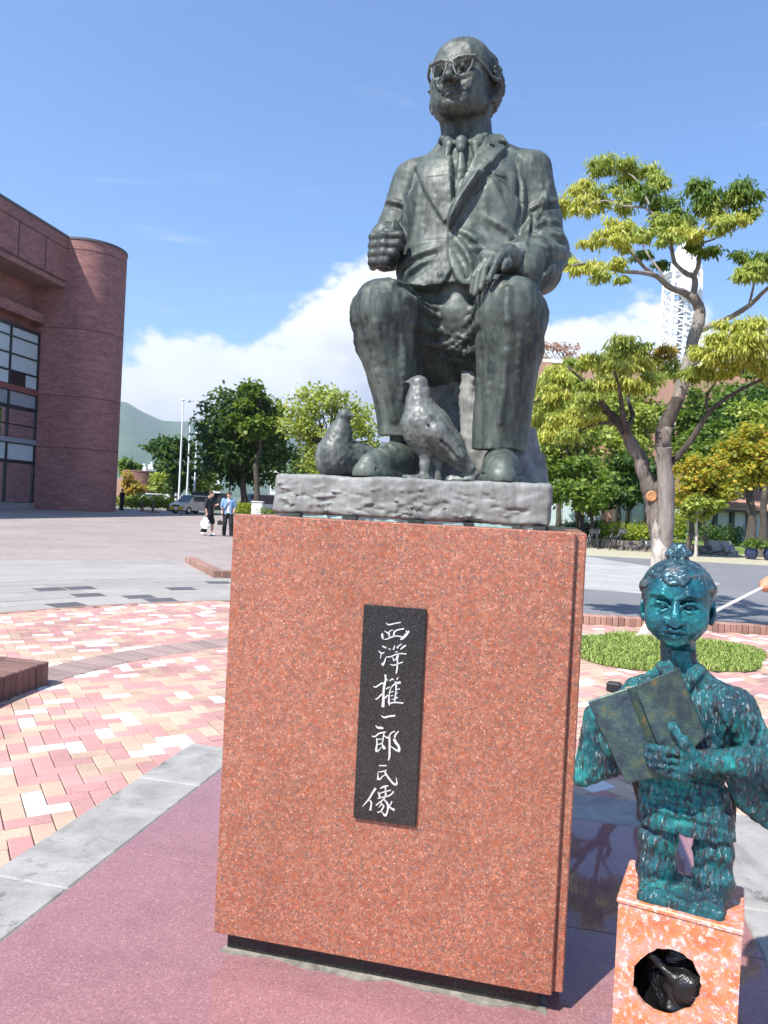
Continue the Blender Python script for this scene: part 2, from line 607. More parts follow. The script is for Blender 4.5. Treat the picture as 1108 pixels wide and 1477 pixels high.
    def rough(self, amp, wave, seed=0, n=26, window=None, stretch=(1, 1, 1)):
        """the uneven, hand-worked surface of a casting"""
        rs = np.random.RandomState(seed)
        s, X, Y, Z = self.win(*(window or (self.lo, self.lo + self.h * np.array(self.D.shape))))
        D = self.D[s]
        near = np.abs(D) < amp * 6 + 3 * self.h
        i, j, l = np.nonzero(near)
        x = X[i, 0, 0] ; y = Y[0, j, 0]; z = Z[0, 0, l]
        t = np.zeros(len(i), np.float32)
        for _ in range(n):
            dv = rs.normal(size=3); dv /= np.linalg.norm(dv)
            w = wave * rs.uniform(.55, 1.8)
            kx = dv * 2 * math.pi / w * np.array(stretch)
            w2 = rs.uniform(0, 6.28)
            t += np.sin(kx[0] * x + kx[1] * y + kx[2] * z + w2 + 1.3 * np.sin(kx[1] * .6 * x - kx[0] * .5 * z + w2)).astype(np.float32)
        D[i, j, l] += amp * t / math.sqrt(n) * 1.3
        self.D[s] = D
    def skin(self, name, T=None):
        D = self.D
        D[0] = D[-1] = 9; D[:, 0] = D[:, -1] = 9; D[:, :, 0] = D[:, :, -1] = 9
        sg = D < 0
        n = D.shape
        c = [sg[i:n[0] - 1 + i, j:n[1] - 1 + j, l:n[2] - 1 + l] for i in (0, 1) for j in (0, 1) for l in (0, 1)]
        act = np.logical_or.reduce(c) & ~np.logical_and.reduce(c)
        I = np.argwhere(act)
        idx = np.full(act.shape, -1, np.int32)
        idx[act] = np.arange(len(I))
        acc = np.zeros((len(I), 3)); cnt = np.zeros(len(I))
        corners = [(0, 0, 0), (0, 0, 1), (0, 1, 0), (0, 1, 1), (1, 0, 0), (1, 0, 1), (1, 1, 0), (1, 1, 1)]
        val = {q: D[I[:, 0] + q[0], I[:, 1] + q[1], I[:, 2] + q[2]] for q in corners}
        for q in corners:
            for a in range(3):
                if q[a] == 0:
                    r = list(q); r[a] = 1; r = tuple(r)
                    va, vb = val[q], val[r]
                    m = (va < 0) != (vb < 0)
                    t = np.where(m, va / np.where(m, va - vb, 1), 0)
                    p = np.tile(np.array(q, float), (len(I), 1)); p[:, a] += t
                    acc[m] += p[m]; cnt[m] += 1
        V = (I + acc / cnt[:, None]) * self.h + self.lo
        quads = []
        for a in range(3):
            b, c2 = (a + 1) % 3, (a + 2) % 3
            sA = [slice(None)] * 3; sB = [slice(None)] * 3
            sA[a] = slice(0, n[a] - 1); sB[a] = slice(1, n[a])
            A, B = sg[tuple(sA)], sg[tuple(sB)]
            E = np.argwhere(A != B)
            E = E[(E[:, b] > 0) & (E[:, c2] > 0) & (E[:, b] < n[b] - 1) & (E[:, c2] < n[c2] - 1)]
            inside = A[E[:, 0], E[:, 1], E[:, 2]]
            def g(db, dc):
                e = E.copy(); e[:, b] -= db; e[:, c2] -= dc
                return idx[e[:, 0], e[:, 1], e[:, 2]]
            q = np.stack([g(1, 1), g(0, 1), g(0, 0), g(1, 0)], 1)
            q[~inside] = q[~inside][:, ::-1]
            quads.append(q)
        Q = np.concatenate(quads)
        Q = Q[(Q >= 0).all(1)]
        if T is not None:
            Mx = np.array(T)
            V = V @ Mx[:3, :3].T + Mx[:3, 3]
        me = bpy.data.meshes.new(name)
        me.vertices.add(len(V)); me.vertices.foreach_set('co', V.astype(np.float32).ravel())
        me.loops.add(Q.size); me.loops.foreach_set('vertex_index', Q.astype(np.int32).ravel())
        me.polygons.add(len(Q)); me.polygons.foreach_set('loop_start', (4 * np.arange(len(Q))).astype(np.int32))
        try:
            me.polygons.foreach_set('loop_total', np.full(len(Q), 4, np.int32))
        except Exception:
            pass
        me.update(calc_edges=True)
        me.validate()
        return me

# the monument's own directions: along the pedestal's front, into it, up
PT = Vector((.976, -.2185, 0)).normalized()     # along the pedestal's front
PN = Vector((-PT.y, PT.x, 0))                   # into the pedestal
def ped(t, n, z):
    return PT * t + PN * n + Vector((0, 0, z))
PEDC, SLABN, SLABZ = -.46, 2.35, 1.588
AX = (PT, PN, Vector((0, 0, 1)))
M['granite_red'] = pmat('granite_red', granite((.32, .088, .043), (.405, .185, .122), (.105, .062, .054), 108, .26, .05))
M['granite_floor'] = pmat('granite_floor', granite((.285, .132, .138), (.33, .178, .178), (.145, .074, .08), 150, .032, .05))
M['granite_black'] = pmat('granite_black', granite((.012, .012, .013), (.035, .035, .037), (.005, .005, .005), 260, .16, .05))
M['mortar'] = pmat('mortar', speck((.215, .20, .17), .35, 25, .85, .004), .85)
M['engraving'] = pmat('engraving', speck((.50, .50, .49), .08, 120), .7)

# ------------------------------------------------------------------ ground
CX, CY = 1.1, 4.77                              # the plaza is laid out in rings round this point
def ring_pt(r, a):
    return (CX + r * math.cos(R(a)), CY + r * math.sin(R(a)))

def grid_lines(k, p, sx, sy, ang, wid, offset=.5):
    b = k.new('ShaderNodeTexBrick')
    mp = k.new('ShaderNodeMapping')
    k.put(mp.inputs['Vector'], p)
    mp.inputs['Rotation'].default_value = (0, 0, ang)
    k.l.new(mp.outputs[0], b.inputs['Vector'])
    b.offset = offset
    b.inputs['Scale'].default_value = 1.0
    b.inputs['Brick Width'].default_value = sx
    b.inputs['Row Height'].default_value = sy
    b.inputs['Mortar Size'].default_value = wid
    b.inputs['Mortar Smooth'].default_value = .1
    b.inputs['Bias'].default_value = 0
    return b

def f_ground(k, p, b):
    n = k.noise(p, .02, 6, .6)
    n2 = k.noise(p, .6, 5, .6)
    return (k.ramp(k.math('ADD', k.math('MULTIPLY', n, .7), k.math('MULTIPLY', n2, .3)), [(.35, (.16, .16, .14)), (.55, (.11, .13, .075)), (.7, (.2, .19, .15))]), .95)
M['ground'] = pmat('ground', f_ground, .95)
def f_plaza(k, p, b):
    br = grid_lines(k, p, .21, .105, R(30), .006)
    br.inputs['Color1'].default_value = (.235, .190, .176, 1); br.inputs['Color2'].default_value = (.30, .247, .229, 1); br.inputs['Mortar'].default_value = (.23, .20, .185, 1)
    n = k.noise(p, .35, 6, .65, .4)
    n2 = k.noise(p, 7, 4, .6)
    c = k.mix(k.maprange(n, .42, .70, 0, .5), br.outputs[0], (.38, .33, .31, 1))
    c = k.mix(k.maprange(n2, .5, .75, 0, .35), c, (.21, .18, .167, 1))
    return (c, .85)
M['plaza'] = pmat('plaza', f_plaza, .85)
def f_gray(k, p, b):
    n = k.noise(p, 60, 3, .7)
    n2 = k.noise(p, .7, 5, .6)
    c = k.ramp(n, [(.3, (.21, .195, .18)), (.5, (.305, .285, .262)), (.72, (.395, .37, .342))])
    c = k.mix(1.0, c, k.ramp(n2, [(.3, .86), (.7, 1.08)]), 'MULTIPLY')
    hs = k.new('ShaderNodeHueSaturation')
    k.put(hs.inputs['Value'], k.maprange(objrand(k), 0, 1, .9, 1.08)); k.put(hs.inputs['Color'], c)
    return (hs.outputs[0], .8)
M['gray_slab'] = pmat('gray_slab', f_gray, .8)
M['dark_slab'] = pmat('dark_slab', speck((.085, .083, .088), .15, 50), .75)
M['grout'] = pmat('grout', speck((.20, .165, .135), .2, 50), .95)
M['paver_pink'] = pmat('paver_pink', brickish((.50, .268, .245), .12, 45), .8)
M['paver_cream'] = pmat('paver_cream', brickish((.53, .37, .275), .12, 45), .8)
M['paver_white'] = pmat('paver_white', brickish((.72, .70, .665), .07, 45), .75)
M['brick_dark'] = pmat('brick_dark', brickish((.185, .10, .082), .22, 50), .85)
M['brick_kerb'] = pmat('brick_kerb', brickish((.33, .185, .145), .26, 50), .85)
M['strip_brick'] = pmat('strip_brick', brickish((.30, .215, .195), .16, 50), .85)
def f_border(k, p, b):
    n = k.noise(p, 5, 7, .65, .5)
    n2 = k.noise(p, 90, 3, .6)
    n3 = k.noise(p, 1.6, 5, .6)
    c = k.ramp(k.math('ADD', k.math('MULTIPLY', n, .75), k.math('MULTIPLY', n2, .25)), [(.3, (.165, .158, .147)), (.5, (.275, .266, .253)), (.72, (.37, .36, .343))])
    st = k.math('MULTIPLY', k.maprange(k.noise(p, 6.5, 7, .75, .6), .54, .66), k.maprange(n3, .40, .55))
    c = k.mix(k.math('MULTIPLY', st, .85), c, (.075, .068, .058, 1))
    return (c, .8, n2, .0012)
M['border_stone'] = pmat('border_stone', f_border, .8)
def f_asph(k, p, b):
    n = k.noise(p, 110, 3, .7)
    n2 = k.noise(p, .5, 6, .65, .3)
    c = k.ramp(n, [(.3, (.115, .115, .12)), (.7, (.19, .19, .197))])
    c = k.mix(k.maprange(n2, .45, .7, 0, .45), c, (.225, .225, .23, 1))
    return (c, .85, n, .003)
M['asphalt'] = pmat('asphalt', f_asph, .85)
def f_pale(k, p, b):
    br = grid_lines(k, p, .6, .3, R(20), .006)
    br.inputs['Color1'].default_value = (.31, .305, .29, 1); br.inputs['Color2'].default_value = (.38, .37, .35, 1); br.inputs['Mortar'].default_value = (.29, .28, .265, 1)
    n = k.noise(p, .9, 6, .65)
    return (k.mix(1.0, br.outputs[0], k.ramp(n, [(.3, .82), (.7, 1.08)]), 'MULTIPLY'), .8)
M['pale_slab'] = pmat('pale_slab', f_pale, .8)
def f_dry(k, p, b):
    n = k.noise(p, 3.5, 6, .7)
    n2 = k.noise(p, 40, 4, .7)
    return (k.ramp(k.math('ADD', k.math('MULTIPLY', n, .55), k.math('MULTIPLY', n2, .45)), [(.32, (.26, .235, .15)), (.5, (.36, .33, .23)), (.68, (.44, .41, .31))]), .95)
M['dry_strip'] = pmat('dry_strip', f_dry, .95)
def f_lawn(k, p, b):
    n = k.noise(p, .8, 6, .7)
    n2 = k.noise(p, 25, 4, .7)
    return (k.ramp(k.math('ADD', k.math('MULTIPLY', n, .6), k.math('MULTIPLY', n2, .4)), [(.32, (.075, .13, .025)), (.5, (.15, .23, .05)), (.68, (.26, .33, .10))]), .95, n2, .03)
M['lawn'] = pmat('lawn', f_lawn, .95)

def sheet(name, poly, z0, z1, m):
    b = MB(); b.prism(poly, z0, z1)
    return tag(b.build(name, m), kind='structure')
b = MB()
ring = [(9000 * math.cos(a * math.pi / 32), 9000 * math.sin(a * math.pi / 32)) for a in range(64)]
b.prism(ring, -1.0, -.20)
tag(b.build('ground', M['ground']), kind='structure')
plaza = sheet('plaza', [(-70, -40), (60, -40), (60, 70), (-16, 66), (-70, 66)], -.6, -.050, M['plaza'])
# base of the herringbone ring
paved = MB(); paved.prism([ring_pt(6.86, a) for a in range(0, 360, 3)], -.30, -.030)
paved = tag(paved.build('paved_circle', M['grout']), kind='structure')

# ------------------------------------------------------------------ herringbone of 20 x 10 cm pavers
HA = R(31.5)
HX, HY = Vector((math.cos(HA), math.sin(HA), 0)), Vector((-math.sin(HA), math.cos(HA), 0))
def in_platform(p, g=.0):
    t, n = p.dot(PT), p.dot(PN)
    return -2.045 - g < t < 1.17 + g and 1.25 - g < n < 4.11 + g
GRASS = [(1.05, .25), (1.2, 1.0)]
def in_grass(p, g=0.0):
    a = math.atan2(p.y - 8.35, p.x - 3.20)
    r = 1.12 + .16 * math.sin(2 * a + .6) + .07 * math.sin(5 * a)
    return math.hypot((p.x - 3.2) / .98, p.y - 8.35) < r + g
def kerb_y(x):
    return 10.30 - .055 * (x - 2.8) - .004 * (x - 2.8) ** 2
U = .1
def brick_me(name, L, Wd, H, m, ch=.004):
    b = MB()
    vs = []
    for z, i in ((-H, 0), (-ch, 0), (0, ch)):
        for sx, sy in ((-1, -1), (1, -1), (1, 1), (-1, 1)):
            vs.append((sx * (L / 2 - i), sy * (Wd / 2 - i), z))
    fs = [(8, 9, 10, 11)]
    for r in (0, 1):
        for i in range(4):
            j = (i + 1) % 4
            fs.append((r * 4 + i, r * 4 + j, r * 4 + 4 + j, r * 4 + 4 + i))
    b.faces(vs, fs)
    me = b.mesh(name); me.materials.append(m)
    return me
PM = [brick_me('paver', .1955, .0955, .04, M[q]) for q in ('paver_pink', 'paver_cream', 'paver_white')]
def herring():
    out = []
    rs = random.Random(3)
    N = 130
    cz = Vector((CX, CY, 0))
    for y in range(-N, N):
        for x in range(-N, N):
            m = (x - y) % 4
            if m == 0:
                c = cz + HX * ((x + 1) * U) + HY * ((y + .5) * U); hor = True
            elif m == 3:
                c = cz + HX * ((x + .5) * U) + HY * ((y + 1) * U); hor = False
            else:
                continue
            r = math.hypot(c.x - CX, c.y - CY)
            if r > 6.76:
                continue
            q = rs.random(); tone = 2 if q < .135 else (0 if q < .62 else 1)
            dz = rs.uniform(-.0012, .0012); tilt = rs.gauss(0, .004)
            if in_platform(c, -.10) or in_grass(c, -.03) or c.y > kerb_y(c.x) - .12 and c.x > .5:
                continue
            an = math.degrees(math.atan2(c.y - CY, c.x - CX)) % 360
            if 3.80 < r < 4.05 and 40 < an < 225:
                continue
            out.append((c, hor, tone, dz, tilt))
    return out
HB = herring()
def seen(c):
    if c.y < 1.0: return False
    d = c - CAM
    w = d.dot(_f); u = d.dot(CU) / w * FPX + W0 / 2; v = H0 / 2 - d.dot(CV) / w * FPX
    if not (-25 < u < W0 + 25 and v < H0 + 25): return False
    if 312 < u < 835: return False
    if u > 905 and v > 1000: return False
    return True
vis = sorted([q for q in HB if seen(q[0])], key=lambda q: (q[0] - CAM).length)
near = vis[:300]
nid = set(id(q) for q in near)
for c, hor, tone, dz, tilt in near:
    o = bpy.data.objects.new('paver', PM[tone])
    COL.objects.link(o)
    o.location = (c.x, c.y, -.012 + dz)
    o.rotation_euler = (tilt, tilt * .7, HA + (0 if hor else math.pi / 2))
    adopt(o, paved)
b = MB()
for q in HB:
    if id(q) in nid: continue
    c, hor, tone, dz, tilt = q
    X, Y = (HX, HY) if hor else (HY, -HX)
    P = [c + X * (sx * .0977) + Y * (sy * .0477) for sx, sy in ((-1, -1), (1, -1), (1, 1), (-1, 1))]
    z = -.012 + dz
    b.faces([(p.x, p.y, -.04) for p in P] + [(p.x, p.y, z) for p in P], [(4, 5, 6, 7), (0, 1, 5, 4), (1, 2, 6, 5), (2, 3, 7, 6), (3, 0, 4, 7)], tone)
o = b.build('paver_field', [M['paver_pink'], M['paver_cream'], M['paver_white']], paved)
o['kind'] = 'stuff'
# soldier course of the inner ring, and the reddish course that closes the circle
sb = brick_me('ring_brick', .40, .096, .04, M['strip_brick'])
a = 46.0
while a < 226:
    x, y = ring_pt(3.925, a)
    if not (in_platform(Vector((x, y, 0)), -.1) or in_grass(Vector((x, y, 0)))):
        o = bpy.data.objects.new('ring_brick', sb); COL.objects.link(o)
        o.location = (x, y, -.0075); o.rotation_euler = (0, 0, R(a)); adopt(o, paved)
    a += math.degrees(.1005 / 3.925)
sb2 = brick_me('edge_brick', .10, .205, .04, M['brick_kerb'])
a = 88.0
while a < 170:
    x, y = ring_pt(6.815, a)
    o = bpy.data.objects.new('edge_brick', sb2); COL.objects.link(o)
    o.location = (x, y, -.012); o.rotation_euler = (0, 0, R(a)); adopt(o, paved)
    a += math.degrees(.209 / 6.815)

# ------------------------------------------------------------------ grey granite bands beyond the circle
def sector_me(name, r0, r1, da, z0, m):
    b = MB(); n = 4
    vs = []
    for z in (z0, 0):
        for i in range(n + 1):
            a = -da / 2 + da * i / n
            vs.append((r0 * math.cos(a), r0 * math.sin(a), z)); vs.append((r1 * math.cos(a), r1 * math.sin(a), z))
    t = 2 * (n + 1)
    fs = []
    for i in range(n):
        fs.append((t + 2 * i, t + 2 * i + 1, t + 2 * i + 3, t + 2 * i + 2))
        fs.append((2 * i, t + 2 * i, t + 2 * i + 2, 2 * i + 2)); fs.append((2 * i + 1, 2 * i + 3, t + 2 * i + 3, t + 2 * i + 1))
    fs.append((0, 1, t + 1, t)); fs.append((2 * n, t + 2 * n, t + 2 * n + 1, 2 * n + 1))
    b.faces(vs, fs)
    me = b.mesh(name); me.materials.append(m)
    return me
band = MB(); band.prism([ring_pt(13.45, a) for a in range(84, 172, 3)] + [ring_pt(6.9, a) for a in range(171, 83, -3)], -.2, -.036)
band = tag(band.build('granite_band', M['grout']), kind='structure')
rs = random.Random(5)
def lay(r0, r1, step, a0, a1, off, dark=0.0):
    da = step / ((r0 + r1) / 2)
    me = sector_me('granite_slab', r0 + .004, r1 - .004, da - .008 / r1, -.03, M['gray_slab'])
    dk = sector_me('dark_block', r0 + .03, r1 - .03, da * .48, -.03, M['dark_slab'])
    a = R(a0) + da * off
    while a < R(a1):
        o = bpy.data.objects.new('granite_slab', me); COL.objects.link(o)
        o.location = (CX, CY, -.022 + rs.uniform(-.0015, .0015)); o.rotation_euler = (0, 0, a); adopt(o, band)
        if dark and rs.random() < dark:
            o = bpy.data.objects.new('dark_block', dk); COL.objects.link(o)
            o.location = (CX, CY, -.0185); o.rotation_euler = (0, 0, a + da * rs.choice((-.24, .24))); adopt(o, band)
        a += da
r0 = 6.93
for i in range(7):
    r1 = r0 + .398
    lay(r0, r1, .86, 90, 170, .5 * (i % 2), .30 if i < 5 else .12)
    r0 = r1
lay(9.72, 9.83, .22, 90, 170, 0)
o = None
r0 = 9.84
for i in range(4):
    lay(r0, r0 + .9, 1.8, 100.5, 170, .5 * (i % 2)); r0 += .9

# ------------------------------------------------------------------ platform of the monument
plat = MB(); plat.prism([tuple(ped(t, n, 0))[:2] for t, n in ((-2.03, 1.26), (1.155, 1.26), (1.155, 4.10), (-2.03, 4.10))], -.35, -.005)
plat = tag(plat.build('monument_platform', M['mortar']), kind='structure')
def slab(name, t0, t1, n0, n1, m, z=0.0, ch=.006):
    b = MB(); b.bbox(ped((t0 + t1) / 2, (n0 + n1) / 2, z - .045), ((t1 - t0) / 2 - .003, (n1 - n0) / 2 - .003, .045), AX, b=ch)
    return b.build(name, m, plat)
TI0, TI1, TO0, TO1 = -1.69, .80, -2.04, 1.165
NI0, NI1, NO0, NO1 = 1.60, 3.76, 1.25, 4.11
AX = (PT, PN, Vector((0, 0, 1)))
for n0, n1 in ((NI0, 2.775), (2.775, NI1)):
    for t0, t1 in ((TI0, TI1),):
        slab('floor_slab', t0, t1, n0, n1, M['granite_floor'], 0, .002)
for n0, n1 in ((NO0, 2.45), (2.45, 3.52), (3.52, NO1)):
    slab('border_stone', TO0, TI0, n0, n1, M['border_stone'], .001)
for n0, n1 in ((NO0, 2.05), (2.05, 3.12), (3.12, NO1)):
    slab('border_stone', TI1, TO1, n0, n1, M['border_stone'], .001)
for t0, t1 in ((TI0, -.85), (-.85, .0), (.0, TI1)):
    slab('border_stone', t0, t1, NI1, NO1, M['border_stone'], .001)
    slab('border_stone', t0, t1, NO0, NI0, M['border_stone'], .001)

# ------------------------------------------------------------------ brick kerbs and the brick bench
def kerb_brick(name, w, d, h, m):
    b = MB(); b.bbox((0, 0, h / 2), (w / 2, d / 2, h / 2), b=.007)
    me = b.mesh(name); me.materials.append(m)
    return me
def row(name, me, pts, parent):
    for x, y, z, a in pts:
        o = bpy.data.objects.new(name, me); COL.objects.link(o)
        o.location = (x, y, z + rs.uniform(-.003, .003)); o.rotation_euler = (0, rs.gauss(0, .01), a + rs.gauss(0, .012)); adopt(o, parent)
# right: upright bricks that hold the raised paving
kr = thing('brick_kerb', 'long low kerb of upright red bricks behind the grass patch', 'kerb', (3, 10.3, -.05))
pts = []
x = .9
while x < 9.5:
    pts.append((x, kerb_y(x), -.10, math.atan2(kerb_y(x + .1) - kerb_y(x), .1))); x += .079
row('brick', kerb_brick('brick', .073, .20, .205, M['brick_kerb']), pts, kr)
raised = sheet('raised_paving', [(.9, kerb_y(.9) + .06)] + [(x, kerb_y(x) + .06) for x in (2, 3, 4, 5, 6, 7, 8, 9.4)] + [(45, 8.0), (45, 34), (.9, 34)], -.3, .075, M['asphalt'])
b = MB()
pl = [ring_pt(r, a) for r, a in [(9.75, a) for a in range(91, 65, -2)]] + [ring_pt(13.6, 61), ring_pt(17.2, 66), ring_pt(21, 74), ring_pt(22, 84), ring_pt(21, 90.5)]
b.prism(pl[::-1], .0, .080)
tag(b.build('pale_paving', M['pale_slab']), kind='structure')
# left, far: radial kerb that turns along the ring
kl = thing('brick_kerb', 'low brick kerb corner beside the left edge of the pedestal', 'kerb', (-3.2, 14, -.05))
pts = []
for i in range(27):
    x, y = ring_pt(9.95 + i * .113, 114.6); pts.append((x, y, -.06, R(114.6)))
for i in range(26):
    a = 114.0 - i * .62; x, y = ring_pt(9.94, a); pts.append((x, y, -.06, R(a - 90)))
row('brick', kerb_brick('brick', .107, .20, .17, M['brick_kerb']), pts, kl)
pl = [ring_pt(10.05, a) for a in range(114, 92, -2)] + [ring_pt(30, 92), ring_pt(30, 103), ring_pt(13.0, 114.4)]
b = MB(); b.prism(pl[::-1], -.2, .085); tag(b.build('raised_plaza', M['plaza']), kind='structure')
# left, near: raised bench of bricks along the inner ring
bn = thing('brick_bench', 'low dark brick bench at the left edge with black shadow under it', 'bench', (-2.8, 5.5, -.03))
b = MB()
pl = [ring_pt(3.86, a) for a in (167, 172, 178, 184, 190, 196, 205)] + [ring_pt(4.5, a) for a in (205, 196, 190, 184, 178, 172, 167)]
b.prism(pl[::-1] if False else pl, -.2, .135)
b.build('core', M['brick_dark'], bn)
p1, p2 = [], []
for i in range(36):
    a = 166.6 + i * 1.115; x, y = ring_pt(3.90, a); p1.append((x, y, -.04, R(a + 90)))
    x, y = ring_pt(4.27, a); p2.append((x, y, -.04, R(a + 90)))
row('brick', kerb_brick('brick', .072, .36, .205, M['brick_dark']), p1, bn)
row('brick', kerb_brick('brick', .079, .36, .205, M['brick_dark']), p2, bn)

# grass patch round the tree
GP = Vector((3.2, 8.35, 0))
pl = []
for i in range(48):
    a = 2 * math.pi * i / 48
    r = 1.12 + .16 * math.sin(2 * a + .6) + .07 * math.sin(5 * a)
    pl.append((3.2 + .98 * r * math.cos(a), 8.35 + r * math.sin(a)))
M['soil'] = pmat('soil', speck((.10, .085, .05), .3, 30), .95)
b = MB(); b.prism(pl, -.2, -.006)
tag(b.build('tree_pit_soil', M['soil']), kind='structure')
def f_grass(k, p, b):
    g = k.new('ShaderNodeNewGeometry')
    n = k.noise(p, 2.2, 4, .6)
    f = k.math('ADD', k.math('MULTIPLY', g.outputs['Random Per Island'], .6), k.math('MULTIPLY', n, .4))
    return (k.ramp(f, [(.15, (.10, .17, .025)), (.5, (.20, .29, .05)), (.85, (.38, .40, .13))]), .7)
M['grass'] = pmat('grass', f_grass, .7)
def blades(n, inside, box, h, seed, z=-.006):
    rs = np.random.RandomState(seed)
    P = []
    while len(P) < n:
        x, y = rs.uniform(box[0], box[1]), rs.uniform(box[2], box[3])
        if inside(Vector((x, y, 0))): P.append((x, y))
    P = np.array(P)
    a = rs.uniform(0, 6.28, n); H = h * rs.uniform(.5, 1.25, n); w = .0045 + .004 * rs.rand(n)
    lean = rs.uniform(.1, .75, n) * H; la = rs.uniform(0, 6.28, n)
    V = np.zeros((n, 5, 3))
    for j, (t, s) in enumerate(((0, -1), (0, 1), (.6, -.8), (.6, .8), (1, 0))):
        V[:, j, 0] = P[:, 0] + np.cos(a) * w * s + np.cos(la) * lean * t * t
        V[:, j, 1] = P[:, 1] + np.sin(a) * w * s + np.sin(la) * lean * t * t
        V[:, j, 2] = z + H * t * (1 - .2 * t)
    F = []
    for i in range(n):
        q = 5 * i
        F.append((q, q + 1, q + 3, q + 2)); F.append((q + 2, q + 3, q + 4))
    me = bpy.data.meshes.new('grass'); me.from_pydata(V.reshape(-1, 3).tolist(), [], F); me.update()
    return me
o = link('grass', blades(17000, lambda p: in_grass(p, .02), (1.8, 4.7, 6.9, 9.9), .066, 3), None, M['grass'])
tag(o, 'bright green grass growing round the foot of the tree', 'grass', kind='stuff')

# right, far: dry strip, low wall, lawn
sheet('dry_strip', [(4, 26.0), (40, 22.0), (40, 33), (4, 33)], -.2, .082, M['dry_strip'])
lawn = sheet('lawn', [(4, 33), (45, 31.6), (45, 58), (4, 58)], -.2, .34, M['lawn'])

# ------------------------------------------------------------------ brick hall on the left
def f_hall(cyl):
    def fn(k, p, b):
        s = k.new('ShaderNodeSeparateXYZ'); k.put(s.inputs[0], p)
        if cyl:
            uvn = k.new('ShaderNodeTexCoord'); su = k.new('ShaderNodeSeparateXYZ'); k.put(su.inputs[0], uvn.outputs['UV']); u = su.outputs[0]
        else:
            u = k.math('ADD', s.outputs[1], s.outputs[0])
        cb = k.new('ShaderNodeCombineXYZ'); k.put(cb.inputs[0], u); k.put(cb.inputs[1], s.outputs[2])
        br = k.new('ShaderNodeTexBrick')
        k.l.new(cb.outputs[0], br.inputs['Vector'])
        br.inputs['Scale'].default_value = 1; br.inputs['Brick Width'].default_value = .30; br.inputs['Row Height'].default_value = .12
        br.inputs['Mortar Size'].default_value = .011; br.inputs['Bias'].default_value = -.1
        br.inputs['Color1'].default_value = (.24, .100, .092, 1); br.inputs['Color2'].default_value = (.345, .155, .140, 1); br.inputs['Mortar'].default_value = (.27, .165, .155, 1)
        n = k.noise(k.scale(cb.outputs[0], (.5, 1.6, 1)), 1.2, 6, .7)
        c = k.mix(1.0, br.outputs[0], k.ramp(n, [(.3, .74), (.5, 1.0), (.7, 1.22)]), 'MULTIPLY')
        n2 = k.noise(k.scale(cb.outputs[0], (1, .12, 1)), .9, 5, .6)
        c = k.mix(k.maprange(n2, .58, .75, 0, .4), c, (.10, .055, .055, 1))
        return (c, .85)
    return fn
M['hall_round'] = pmat('hall_round', f_hall(True), .85)
M['hall_flat'] = pmat('hall_flat', f_hall(False), .85)
M['joint'] = pmat('joint', speck((.12, .055, .05), .1, 5), .9)
M['coping'] = pmat('coping', speck((.10, .10, .11), .1, 5), .6)
M['frame_dark'] = pmat('frame_dark', speck((.018, .020, .024), .1, 5), .4)
M['panel_pale'] = pmat('panel_pale', speck((.46, .54, .57), .06, 2), .25)
M['panel_gray'] = pmat('panel_gray', speck((.26, .29, .33), .06, 2), .25)
M['panel_dark'] = pmat('panel_dark', speck((.03, .022, .025), .06, 2), .2)
M['interior'] = pmat('interior', speck((.075, .065, .075), .3, 1.5), .9)
M['curtain_teal'] = pmat('curtain_teal', speck((.20, .34, .37), .12, 1.5), .8)
M['beam_red'] = pmat('beam_red', speck((.20, .07, .06), .1, 5), .7)
def glass(name, tint, refl=.25):
    m = bpy.data.materials.new(name); m.use_nodes = True
    k = NT(m.node_tree); k.n.clear()
    tr = k.new('ShaderNodeBsdfTransparent'); tr.inputs[0].default_value = tint + (1,)
    gl = k.new('ShaderNodeBsdfGlossy'); gl.inputs['Roughness'].default_value = .02; gl.inputs[0].default_value = (.9, .95, 1, 1)
    fr = k.new('ShaderNodeFresnel'); fr.inputs[0].default_value = 1.5
    mx = k.new('ShaderNodeMixShader')
    k.l.new(k.math('ADD', fr.outputs[0], refl * .4, clamp=True), mx.inputs[0])
    k.l.new(tr.outputs[0], mx.inputs[1]); k.l.new(gl.outputs[0], mx.inputs[2])
    o = k.new('ShaderNodeOutputMaterial'); k.l.new(mx.outputs[0], o.inputs[0])
    return m
M['glass_teal'] = glass('glass_teal', (.30, .52, .56))
M['glass_clear'] = glass('glass_clear', (.62, .66, .70))
M['lamp_glow'] = pmat('lamp_glow', None)
_b = [n for n in M['lamp_glow'].node_tree.nodes if n.type == 'BSDF_PRINCIPLED'][0]
_b.inputs['Base Color'].default_value = (1, .8, .5, 1); _b.inputs['Emission Color'].default_value = (1, .72, .38, 1); _b.inputs['Emission Strength'].default_value = 2.2

